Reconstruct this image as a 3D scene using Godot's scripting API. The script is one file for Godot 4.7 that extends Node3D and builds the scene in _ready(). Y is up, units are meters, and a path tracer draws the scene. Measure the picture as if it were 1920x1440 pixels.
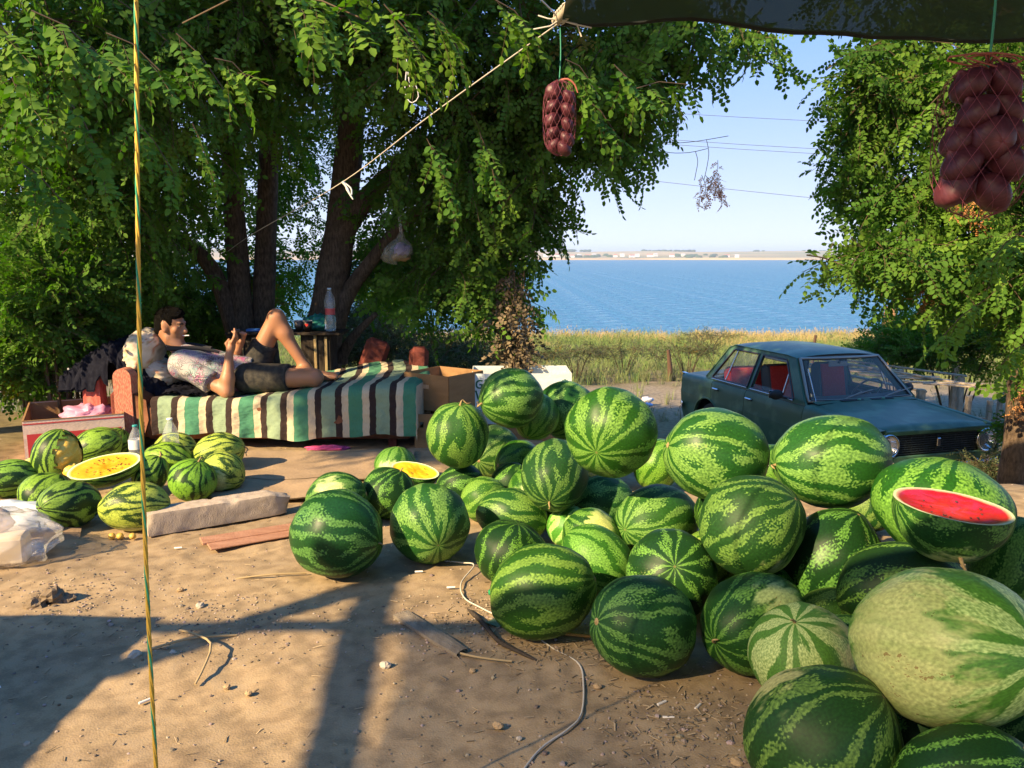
extends Node3D
# A roadside watermelon stand under locust trees above a wide river. Units metres, y up, camera looks along -z.

var used := {}
var mats := {}
var rng := RandomNumberGenerator.new()

# ---------------------------------------------------------------- naming
func numbered(called: String) -> String:
	if not used.has(called):
		used[called] = 0
		return called
	used[called] += 1
	return "%s_%03d" % [called, used[called]]

func tag(o: Node, label: String, category: String, group := "") -> Node:
	o.set_meta("label", label)
	o.set_meta("category", category)
	if group != "":
		o.set_meta("group", group)
	return o

func thing(called: String, label: String, category: String, at := Vector3.ZERO, turn := 0.0, group := "") -> Node3D:
	var o := Node3D.new()
	o.name = numbered(called)
	add_child(o)
	o.position = at
	o.rotation.y = turn
	tag(o, label, category, group)
	return o

func part(called: String, mesh: Mesh, mat: Material, parent: Node = null) -> MeshInstance3D:
	var o := MeshInstance3D.new()
	o.mesh = mesh
	if mat:
		o.material_override = mat
	if parent == null:
		o.name = numbered(called)
		add_child(o)
	else:
		var n := called
		var k := 0
		while parent.has_node(NodePath(n)):
			k += 1
			n = "%s_%03d" % [called, k]
		o.name = n
		parent.add_child(o, true)
	return o

func structure(called: String, mesh: Mesh, mat: Material) -> MeshInstance3D:
	var o := part(called, mesh, mat)
	o.set_meta("kind", "structure")
	return o

func solo(called: String, mesh: Mesh, mat: Material, label: String, category: String, at := Vector3.ZERO, group := "") -> MeshInstance3D:
	var o := part(called, mesh, mat)
	o.position = at
	tag(o, label, category, group)
	return o

func scatter(called: String, mesh: Mesh, mat: Material, xs: Array, cols: Array, parent: Node = null) -> MultiMeshInstance3D:
	var mm := MultiMesh.new()
	mm.transform_format = MultiMesh.TRANSFORM_3D
	mm.use_colors = not cols.is_empty()
	mm.mesh = mesh
	mm.instance_count = xs.size()
	for i in xs.size():
		mm.set_instance_transform(i, xs[i])
		if not cols.is_empty():
			mm.set_instance_color(i, cols[i])
	var o := MultiMeshInstance3D.new()
	o.multimesh = mm
	if mat:
		o.material_override = mat
	var n := called
	if parent == null:
		n = numbered(called)
		o.name = n
		add_child(o)
	else:
		var k := 0
		while parent.has_node(NodePath(n)):
			k += 1
			n = "%s_%03d" % [called, k]
		o.name = n
		parent.add_child(o, true)
	o.set_meta("kind", "stuff")
	return o

# ---------------------------------------------------------------- mesh helpers
func begin() -> SurfaceTool:
	var st := SurfaceTool.new()
	st.begin(Mesh.PRIMITIVE_TRIANGLES)
	st.set_smooth_group(0)
	st.set_color(Color.WHITE)
	st.set_uv(Vector2.ZERO)
	return st

func done(st: SurfaceTool, onto: ArrayMesh = null) -> ArrayMesh:
	st.generate_normals()
	return st.commit(onto) if onto else st.commit()

func tri(st: SurfaceTool, a: Vector3, b: Vector3, c: Vector3) -> void:
	st.add_vertex(a)
	st.add_vertex(b)
	st.add_vertex(c)

func quad(st: SurfaceTool, a: Vector3, b: Vector3, c: Vector3, d: Vector3) -> void:
	tri(st, a, b, c)
	tri(st, a, c, d)

# rows of points; uv runs 0..1 along columns (u) and rows (v)
func sheet(st: SurfaceTool, rows: Array, us := 1.0, vs := 1.0) -> void:
	var nr := rows.size()
	for i in nr - 1:
		var r0: PackedVector3Array = rows[i]
		var r1: PackedVector3Array = rows[i + 1]
		var nc := r0.size()
		for j in nc - 1:
			var u0 := us * j / (nc - 1)
			var u1 := us * (j + 1) / (nc - 1)
			var v0 := vs * i / (nr - 1)
			var v1 := vs * (i + 1) / (nr - 1)
			st.set_uv(Vector2(u0, v0)); st.add_vertex(r0[j])
			st.set_uv(Vector2(u1, v0)); st.add_vertex(r0[j + 1])
			st.set_uv(Vector2(u1, v1)); st.add_vertex(r1[j + 1])
			st.set_uv(Vector2(u0, v0)); st.add_vertex(r0[j])
			st.set_uv(Vector2(u1, v1)); st.add_vertex(r1[j + 1])
			st.set_uv(Vector2(u0, v1)); st.add_vertex(r1[j])

func ring(center: Vector3, ax: Vector3, ay: Vector3, n: int) -> PackedVector3Array:
	var r := PackedVector3Array()
	for i in n + 1:
		var a := TAU * (i % n) / n
		r.append(center + ax * cos(a) + ay * sin(a))
	return r

# tube along a path with a radius per point
func tube(st: SurfaceTool, path: PackedVector3Array, radii, sides := 8, caps := true, vs := 1.0) -> void:
	var rows := []
	var up := Vector3.UP
	var n := path.size()
	var prev := Vector3.ZERO
	for i in n:
		var d := (path[mini(i + 1, n - 1)] - path[maxi(i - 1, 0)]).normalized()
		if i == 0:
			up = Vector3.RIGHT if absf(d.y) > 0.9 else Vector3.UP
		else:
			up = prev
		var s := d.cross(up).normalized()
		up = s.cross(d).normalized()
		prev = up
		var rad: float = radii[i] if radii is Array or radii is PackedFloat32Array else radii
		rows.append(ring(path[i], s * rad, up * rad, sides))
	sheet(st, rows, 1.0, vs)
	if caps:
		for e in [0, n - 1]:
			var rr: PackedVector3Array = rows[e]
			st.set_smooth_group(7)
			for j in sides:
				if e == 0:
					tri(st, path[e], rr[j], rr[j + 1])
				else:
					tri(st, path[e], rr[j + 1], rr[j])
			st.set_smooth_group(0)

# box with a chamfer, any orientation
func bx(st: SurfaceTool, c: Vector3, s: Vector3, b := Basis(), ch := 0.0) -> void:
	st.set_smooth_group(-1)
	var h := s * 0.5
	var cc := minf(ch, minf(h.x, minf(h.y, h.z)) * 0.9)
	if cc <= 0.0:
		for f in [[Vector3(1, 0, 0), Vector3(0, 1, 0), Vector3(0, 0, 1)], [Vector3(0, 1, 0), Vector3(0, 0, 1), Vector3(1, 0, 0)], [Vector3(0, 0, 1), Vector3(1, 0, 0), Vector3(0, 1, 0)]]:
			for sg in [-1.0, 1.0]:
				var n: Vector3 = f[0] * h * sg
				var u: Vector3 = f[1] * h
				var w: Vector3 = f[2] * h * sg
				st.set_uv(Vector2(0, 0)); st.add_vertex(c + b * (n - u - w))
				st.set_uv(Vector2(0, 1)); st.add_vertex(c + b * (n - u + w))
				st.set_uv(Vector2(1, 1)); st.add_vertex(c + b * (n + u + w))
				st.set_uv(Vector2(0, 0)); st.add_vertex(c + b * (n - u - w))
				st.set_uv(Vector2(1, 1)); st.add_vertex(c + b * (n + u + w))
				st.set_uv(Vector2(1, 0)); st.add_vertex(c + b * (n + u - w))
	else:
		for sx in [-1.0, 1.0]:
			for sy in [-1.0, 1.0]:
				for sz in [-1.0, 1.0]:
					var k := Vector3(sx, sy, sz) * h
					var px: Vector3 = k - Vector3(0, sy, sz) * cc
					var py: Vector3 = k - Vector3(sx, 0, sz) * cc
					var pz: Vector3 = k - Vector3(sx, sy, 0) * cc
					if sx * sy * sz > 0:
						tri(st, c + b * px, c + b * pz, c + b * py)
					else:
						tri(st, c + b * px, c + b * py, c + b * pz)
		for ax in 3:
			var a1 := (ax + 1) % 3
			var a2 := (ax + 2) % 3
			for sg in [-1.0, 1.0]:
				var q := []
				for e in [[-1, -1], [1, -1], [1, 1], [-1, 1]]:
					var p := Vector3.ZERO
					p[ax] = h[ax] * sg
					p[a1] = (h[a1] - cc) * e[0]
					p[a2] = (h[a2] - cc) * e[1]
					q.append(c + b * p)
				if sg < 0:
					quad(st, q[0], q[1], q[2], q[3])
				else:
					quad(st, q[0], q[3], q[2], q[1])
			for s1 in [-1.0, 1.0]:
				for s2 in [-1.0, 1.0]:
					var q2 := []
					for e in [[-1, 0], [1, 0], [1, 1], [-1, 1]]:
						var p := Vector3.ZERO
						p[ax] = (h[ax] - cc) * e[0]
						p[a1] = h[a1] * s1 - (cc * s1 if e[1] == 1 else 0.0)
						p[a2] = h[a2] * s2 - (cc * s2 if e[1] == 0 else 0.0)
						q2.append(c + b * p)
					if s1 * s2 > 0:
						quad(st, q2[0], q2[1], q2[2], q2[3])
					else:
						quad(st, q2[3], q2[2], q2[1], q2[0])
	st.set_smooth_group(0)

func box_mesh(s: Vector3, ch := 0.0, c := Vector3.ZERO, b := Basis()) -> ArrayMesh:
	var st := begin()
	bx(st, c, s, b, ch)
	return done(st)

# bar between two points, rectangular section
func bar_mesh(a: Vector3, b: Vector3, w: float, t: float, ch := 0.004) -> ArrayMesh:
	var d := b - a
	var y := d.normalized()
	var x := y.cross(Vector3.UP if absf(y.y) < 0.95 else Vector3.RIGHT).normalized()
	var z := x.cross(y)
	return box_mesh(Vector3(w, d.length(), t), ch, (a + b) * 0.5, Basis(x, y, z))

# lathe: profile of (radius, height) about y
func lathe(st: SurfaceTool, prof: Array, sides := 20, c := Vector3.ZERO, b := Basis(), vs := 1.0) -> void:
	var rows := []
	for p in prof:
		rows.append(ring(c + b * Vector3(0, p.y, 0), b * Vector3(p.x, 0, 0), b * Vector3(0, 0, p.x), sides))
	sheet(st, rows, 1.0, vs)

func tube_mesh(path: PackedVector3Array, radii, sides := 8) -> ArrayMesh:
	var st := begin()
	tube(st, path, radii, sides)
	return done(st)

func smooth_path(p: Array, n: int) -> PackedVector3Array:
	var c := Curve3D.new()
	for i in p.size():
		var t: Vector3 = (p[mini(i + 1, p.size() - 1)] - p[maxi(i - 1, 0)]) / 6.0
		c.add_point(p[i], -t, t)
	var out := PackedVector3Array()
	var l := c.get_baked_length()
	for i in n:
		out.append(c.sample_baked(l * i / (n - 1), true))
	return out

func noisy(seed_: int, freq: float, oct := 3, type := FastNoiseLite.TYPE_SIMPLEX_SMOOTH) -> FastNoiseLite:
	var n := FastNoiseLite.new()
	n.seed = seed_
	n.noise_type = type
	n.frequency = freq
	n.fractal_octaves = oct
	if oct <= 1:
		n.fractal_type = FastNoiseLite.FRACTAL_NONE
	return n

# ball of stones, clods, cloth heaps: a sphere pushed about by noise
func lump_mesh(seed_: int, r: Vector3, amp: float, freq := 1.6, nu := 16, nv := 10, flat_below := -9.0, facet := false) -> ArrayMesh:
	var nz := noisy(seed_, freq, 3)
	var st := begin()
	if facet:
		st.set_smooth_group(-1)
	var rows := []
	for i in nv + 1:
		var row := PackedVector3Array()
		for j in nu + 1:
			var th := PI * i / nv
			var ph := TAU * (j % nu) / nu
			var d := Vector3(sin(th) * cos(ph), cos(th), sin(th) * sin(ph))
			var p := d * r * (1.0 + amp * nz.get_noise_3dv(d))
			p.y = maxf(p.y, flat_below)
			row.append(p)
		rows.append(row)
	sheet(st, rows)
	return done(st)

# ---------------------------------------------------------------- materials
func mat(key: String, c: Color, rough := 0.8, metal := 0.0) -> StandardMaterial3D:
	if mats.has(key):
		return mats[key]
	var m := StandardMaterial3D.new()
	m.resource_name = key
	m.albedo_color = c.linear_to_srgb()
	m.roughness = rough
	m.metallic = metal
	m.cull_mode = BaseMaterial3D.CULL_DISABLED
	mats[key] = m
	return m

# colours are linear, mixed by layered noise; world triplanar so nothing needs UVs
func rough_mat(key: String, c0: Color, c1: Color, tile: float, rough := 0.85, bump := 0.6, seed_ := 1, stretch := Vector3.ONE, freq := 0.02, world := false, px := 256) -> StandardMaterial3D:
	if mats.has(key):
		return mats[key]
	var m := mat(key, Color.WHITE, rough)
	m.albedo_color = Color.WHITE
	var n := noisy(seed_, freq, 5)
	var im := n.get_seamless_image(px, px, false, false, 0.15, true)
	im.convert(Image.FORMAT_L8)
	var d := im.get_data()
	var fine := noisy(seed_ + 50, 0.2, 2).get_seamless_image(px, px, false, false, 0.15, true)
	fine.convert(Image.FORMAT_L8)
	var f := fine.get_data()
	var lut := PackedByteArray()
	for i in 256:
		var c := c0.lerp(c1, smoothstep(0.15, 0.85, i / 255.0)).linear_to_srgb()
		lut.append_array(PackedByteArray([c.r8, c.g8, c.b8]))
	var o := PackedByteArray()
	o.resize(px * px * 3)
	for i in d.size():
		var k := clampi(int(d[i] * 0.7 + f[i] * 0.3), 0, 255) * 3
		o[i * 3] = lut[k]; o[i * 3 + 1] = lut[k + 1]; o[i * 3 + 2] = lut[k + 2]
	m.albedo_texture = ImageTexture.create_from_image(Image.create_from_data(px, px, false, Image.FORMAT_RGB8, o))
	if bump > 0.0:
		m.normal_enabled = true
		m.normal_texture = shared_bump(freq, d, f)
		m.normal_scale = bump
	m.uv1_triplanar = true
	m.uv1_world_triplanar = world
	if rough > 0.8:
		m.metallic_specular = 0.2
	m.uv1_scale = stretch / tile
	return m

var bumps := {}
func shared_bump(freq: float, d: PackedByteArray, f: PackedByteArray) -> ImageTexture:
	if not bumps.has(freq):
		var side := int(sqrt(d.size()))
		var bi := Image.create_from_data(side, side, false, Image.FORMAT_L8, mixed(d, f))
		bi.bump_map_to_normal_map(3.0)
		bumps[freq] = ImageTexture.create_from_image(bi)
	return bumps[freq]

func mixed(a: PackedByteArray, b: PackedByteArray) -> PackedByteArray:
	var o := PackedByteArray()
	o.resize(a.size())
	for i in a.size():
		o[i] = (a[i] + b[i]) >> 1
	return o

func glass(key: String, c: Color, alpha := 0.12) -> StandardMaterial3D:
	var m := mat(key, c, 0.05)
	m.albedo_color.a = alpha
	m.transparency = BaseMaterial3D.TRANSPARENCY_ALPHA
	return m

func film(key: String, c: Color, alpha: float, rough := 0.35) -> StandardMaterial3D:
	var m := mat(key, c, rough)
	m.albedo_color.a = alpha
	m.transparency = BaseMaterial3D.TRANSPARENCY_ALPHA
	return m

# height of the land: level by the stand, falling to the meadow and the river bank
func land(x: float, z: float) -> float:
	var d := -z
	var t := smoothstep(-1.2, 1.8, x)
	var s0 := lerpf(6.8, 4.35, t)
	var s1 := lerpf(11.0, 8.4, t)
	var y := -1.15 * smoothstep(s0, s1, d)
	y -= 0.25 * clampf((d - 9.0) / 8.0, 0.0, 1.0)
	y -= 1.85 * clampf((d - 17.0) / 28.0, 0.0, 1.0)
	y -= 7.5 * smoothstep(46.0, 66.0, d)
	return y

var MELONS := [
	[-0.741,0.185,-3.349,0.199,0.185,Vector3(0.95,-0.12,0.27),0.0,0,0,"big round dark watermelon alone at the left end of the right pile"],
	[-0.366,0.178,-3.526,0.182,0.176,Vector3(0.29,-0.28,0.92),1.1,1,0,"upright watermelon on bare dirt with its stem end facing down and front"],
	[-0.871,0.143,-3.962,0.154,0.143,Vector3(0.97,0.22,-0.07),2.1,0,0,"watermelon half hidden right behind the leftmost one of the right pile"],
	[-0.640,0.132,-4.120,0.132,0.143,Vector3(0.48,0.87,-0.12),3.2,2,0,"shaded dark watermelon between the two front ones at the pile's left end"],
	[-0.692,0.114,-4.770,0.114,0.127,Vector3(0.16,0.98,-0.07),1.1,5,0,"light watermelon lying under the yellow cut half beside the cardboard boxes"],
	[-0.287,0.415,-4.246,0.176,0.166,Vector3(0.10,0.96,0.25),4.2,1,0,"tall watermelon with a pale top leaning against the brown cardboard box"],
	[-0.284,0.116,-4.328,0.134,0.116,Vector3(0.93,0.38,0.04),2.1,2,0,"dark low watermelon just right of the yellow cut half"],
	[-0.114,0.163,-4.894,0.163,0.163,Vector3(-0.54,-0.13,0.83),5.2,4,0,"light mottled watermelon below the one with a brown ground spot"],
	[0.000,0.622,-4.188,0.170,0.154,Vector3(-0.90,-0.11,0.42),0.0,4,0,"topmost back watermelon with a brown scuffed end, before the white box"],
	[0.127,0.481,-4.387,0.131,0.127,Vector3(-0.34,-0.74,0.58),2.1,5,0,"yellow-green watermelon squeezed between the white box melon and a striped one"],
	[0.312,0.476,-4.602,0.163,0.176,Vector3(-0.68,-0.73,0.30),3.2,1,0,"watermelon with radiating stripes at its lower left end, at the back top of the pile"],
	[0.414,0.622,-3.380,0.179,0.192,Vector3(-0.42,-0.32,0.85),4.2,4,0,"large upper watermelon with pale star of stripes on its lower side"],
	[0.037,0.148,-4.640,0.140,0.148,Vector3(-0.87,0.12,0.47),0.0,5,0,"light narrow-striped watermelon left of the dark one with a front stem scar"],
	[0.199,0.340,-3.720,0.182,0.156,Vector3(-0.17,-0.46,0.87),5.2,0,0,"dark watermelon with its stem scar at the lower front, mid pile left"],
	[-0.142,0.115,-4.084,0.121,0.115,Vector3(0.85,0.53,0.02),3.2,5,0,"small light watermelon half in shade behind the low wide one"],
	[0.000,0.127,-3.775,0.171,0.127,Vector3(0.97,-0.17,0.16),0.0,1,0,"wide low watermelon lying across with a yellowish right end"],
	[-0.007,0.136,-3.240,0.133,0.154,Vector3(0.24,0.97,0.03),1.1,2,0,"dark watermelon on the ground behind the large front one with horizontal bands"],
	[0.114,0.167,-2.785,0.194,0.167,Vector3(0.96,0.28,0.08),2.1,4,0,"large front watermelon with bright horizontal bands beside the twigs and wire"],
	[0.342,0.130,-3.196,0.157,0.130,Vector3(0.76,-0.46,0.47),4.2,5,0,"yellow-tinged watermelon tilted behind the large banded front one"],
	[0.268,0.099,-3.687,0.099,0.104,Vector3(0.50,0.87,-0.05),5.2,3,0,"small scarred light watermelon peeping through a gap in mid pile"],
	[0.441,0.148,-3.868,0.162,0.148,Vector3(-0.97,-0.12,0.23),1.1,1,0,"mid pile watermelon with its stem end at left under the large upper one"],
	[0.652,0.184,-3.522,0.205,0.164,Vector3(-0.82,-0.01,0.58),3.2,4,0,"dark striped watermelon with its blossom end at left in the pile's centre"],
	[0.821,0.553,-3.241,0.215,0.190,Vector3(-0.96,0.23,0.14),2.1,1,0,"large upper watermelon with broad pale blotched bands, in front of the car door"],
	[0.836,0.154,-4.619,0.155,0.135,Vector3(0.46,0.87,0.16),0.0,5,0,"light watermelon showing as a strip behind the broad banded upper one"],
	[0.855,0.403,-2.820,0.185,0.179,Vector3(0.72,0.61,0.33),4.2,0,0,"large dark mottled watermelon in the middle, below the two biggest upper ones"],
	[1.237,0.562,-3.098,0.226,0.181,Vector3(-1.00,-0.05,0.03),5.2,1,0,"large glossy upper watermelon in front of the car's grille, stem end left"],
	[0.596,0.163,-2.939,0.177,0.168,Vector3(-0.10,0.53,0.84),0.0,2,0,"low dark watermelon with a thin brown vine scar, behind the front one"],
	[0.421,0.163,-2.521,0.181,0.163,Vector3(-0.89,0.25,0.39),3.2,0,0,"front watermelon on the ground with a grey cracked scar across it"],
	[0.799,0.162,-2.539,0.193,0.162,Vector3(-0.84,-0.07,0.54),1.1,0,0,"front watermelon whose dry curled stem hangs at its lower left"],
	[1.166,0.256,-2.865,0.195,0.173,Vector3(0.43,0.90,0.05),4.2,2,0,"dark upright watermelon left of the red cut half's stack"],
	[0.845,0.202,-2.243,0.144,0.152,Vector3(-0.33,0.88,0.35),2.1,3,0,"watermelon with its striped end up and a pale yellowish left flank"],
	[1.491,0.474,-2.758,0.179,0.224,Vector3(0.26,0.96,-0.11),3.2,1,0,"whole light-striped watermelon standing right behind the red cut half"],
	[1.237,0.296,-2.482,0.198,0.156,Vector3(0.80,0.38,0.47),5.2,2,0,"very dark watermelon directly beneath the red cut half"],
	[1.049,0.409,-1.882,0.240,0.188,Vector3(0.45,0.33,0.83),3.2,3,0,"giant pale yellow-green watermelon at the right front"],
	[0.764,0.181,-1.850,0.184,0.180,Vector3(0.66,0.73,0.17),0.0,0,0,"huge dark watermelon at the bottom edge, below the pale giant"],
	[0.993,0.203,-1.650,0.155,0.123,Vector3(0.71,0.56,0.43),2.1,2,0,"dark watermelon cut off by the bottom right corner of the picture"],
	[1.791,0.230,-2.819,0.194,0.144,Vector3(0.28,0.96,0.04),5.2,5,0,"yellowish watermelon at the right edge behind the pale giant"],
	[0.813,0.114,-3.239,0.114,0.123,Vector3(0.63,0.77,0.08),1.1,5,0,"light watermelon showing in a gap below the dark mottled middle one"],
	[1.761,0.121,-3.928,0.121,0.132,Vector3(0.47,0.87,0.16),4.2,1,0,"pale striped watermelon low at the back, left of the red cut half"],
	[1.472,0.146,-4.554,0.146,0.140,Vector3(0.33,0.94,0.07),3.2,5,0,"light watermelon glimpsed between the two biggest upper ones"],
	[1.044,0.116,-1.948,0.115,0.118,Vector3(0.81,0.39,0.44),3.2,2,0,"shaded watermelon underneath the pale giant"],
	[1.342,0.111,-1.979,0.112,0.092,Vector3(0.53,0.84,0.10),5.2,0,0,"watermelon at the right edge under the pale giant's stem end"],
	[-2.816,0.108,-4.497,0.146,0.108,Vector3(0.88,0.11,-0.46),0.0,6,1,"long striped watermelon at the left edge of the picture"],
	[-2.851,0.083,-4.764,0.096,0.076,Vector3(0.77,0.52,-0.37),1.1,7,1,"small watermelon behind the leftmost long one"],
	[-2.380,0.126,-4.094,0.125,0.145,Vector3(0.41,0.87,-0.27),2.1,8,1,"round dark-shaded watermelon left of the one with fine radiating stripes"],
	[-2.186,0.135,-3.926,0.160,0.119,Vector3(-0.38,0.16,0.91),3.2,8,1,"watermelon with its end facing left and shadow stripes, before the cut half"],
	[-1.866,0.121,-3.927,0.164,0.121,Vector3(0.94,-0.02,-0.33),4.2,7,1,"long yellow-green watermelon lying in front, next to the concrete beam"],
	[-2.683,0.124,-5.198,0.160,0.124,Vector3(0.88,0.37,-0.31),1.1,6,1,"striped watermelon against the red carton, behind the broken one"],
	[-2.696,0.094,-5.481,0.094,0.094,Vector3(0.45,0.87,-0.20),0.0,8,1,"watermelon at the corner of the red carton, farthest back of the left heap"],
	[-2.817,0.098,-4.924,0.099,0.079,Vector3(0.43,0.87,-0.24),2.1,7,1,"light watermelon mostly hidden to the left of the broken one"],
	[-2.058,0.115,-4.550,0.116,0.097,Vector3(0.44,0.87,-0.21),5.2,8,1,"shaded watermelon right behind the yellow and green rope"],
	[-2.104,0.111,-4.912,0.145,0.111,Vector3(0.95,-0.28,-0.12),3.2,6,1,"watermelon in front of the white capped clear bottle"],
	[-2.195,0.105,-5.251,0.133,0.105,Vector3(0.98,0.04,-0.20),0.0,7,1,"pale watermelon behind the clear bottle by the sofa"],
	[-1.832,0.127,-5.014,0.158,0.127,Vector3(0.96,0.21,-0.19),5.2,7,1,"watermelon with a yellow patch on top, right rear of the left heap"],
	[-1.657,0.117,-4.603,0.123,0.117,Vector3(0.93,-0.35,-0.03),3.2,7,1,"light speckled watermelon at the right end of the left heap"],
	[-1.758,0.127,-4.395,0.115,0.132,Vector3(0.35,0.94,0.01),2.1,6,1,"watermelon half in its neighbour's shadow, right front of the left heap"],
	[1.114,0.137,-3.175,0.142,0.134,Vector3(0.86,0.24,-0.46),0.0,2,2,"watermelon buried inside the big pile, seen only through gaps between others"],
	[0.246,0.123,-4.294,0.128,0.121,Vector3(-0.13,-0.76,-0.64),1.3,0,2,"watermelon buried inside the big pile, seen only through gaps between others"],
	[0.495,0.156,-4.691,0.162,0.153,Vector3(0.92,-0.24,0.30),2.6,5,2,"watermelon buried inside the big pile, seen only through gaps between others"],
	[1.498,0.127,-2.923,0.132,0.124,Vector3(0.08,0.75,0.66),3.9,2,2,"watermelon buried inside the big pile, seen only through gaps between others"],
	[1.356,0.121,-2.308,0.126,0.118,Vector3(-0.83,0.25,0.50),5.2,0,2,"watermelon buried inside the big pile, seen only through gaps between others"],
	[0.125,0.143,-4.058,0.149,0.140,Vector3(-0.68,0.52,-0.51),6.5,5,2,"watermelon buried inside the big pile, seen only through gaps between others"],
	[1.464,0.122,-2.548,0.127,0.120,Vector3(-0.45,0.88,-0.18),7.8,2,2,"watermelon buried inside the big pile, seen only through gaps between others"],
	[0.919,0.303,-3.082,0.130,0.122,Vector3(-0.67,0.24,-0.70),9.1,0,2,"watermelon buried inside the big pile, seen only through gaps between others"],
	[1.376,0.134,-3.181,0.139,0.131,Vector3(0.67,0.37,-0.64),10.4,5,2,"watermelon buried inside the big pile, seen only through gaps between others"],
	[0.904,0.266,-3.385,0.127,0.120,Vector3(0.95,0.21,-0.24),11.7,2,2,"watermelon buried inside the big pile, seen only through gaps between others"],
	[1.040,0.126,-2.390,0.131,0.123,Vector3(-0.60,-0.78,-0.15),13.0,0,2,"watermelon buried inside the big pile, seen only through gaps between others"],
	[1.050,0.122,-3.487,0.127,0.120,Vector3(0.57,-0.57,-0.59),14.3,5,2,"watermelon buried inside the big pile, seen only through gaps between others"],
	[0.277,0.125,-4.550,0.130,0.122,Vector3(-0.09,0.97,0.21),15.6,2,2,"watermelon buried inside the big pile, seen only through gaps between others"],
	[0.918,0.124,-2.832,0.129,0.121,Vector3(-0.79,0.18,0.58),16.9,0,2,"watermelon buried inside the big pile, seen only through gaps between others"],
	[1.078,0.120,-2.627,0.125,0.118,Vector3(0.81,0.57,0.12),18.2,5,2,"watermelon buried inside the big pile, seen only through gaps between others"],
	[-0.005,0.121,-4.309,0.125,0.118,Vector3(0.44,0.88,-0.16),19.5,2,2,"watermelon buried inside the big pile, seen only through gaps between others"],
	[0.352,0.127,-3.469,0.132,0.124,Vector3(0.80,-0.53,0.28),20.8,0,2,"watermelon buried inside the big pile, seen only through gaps between others"]]

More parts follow.
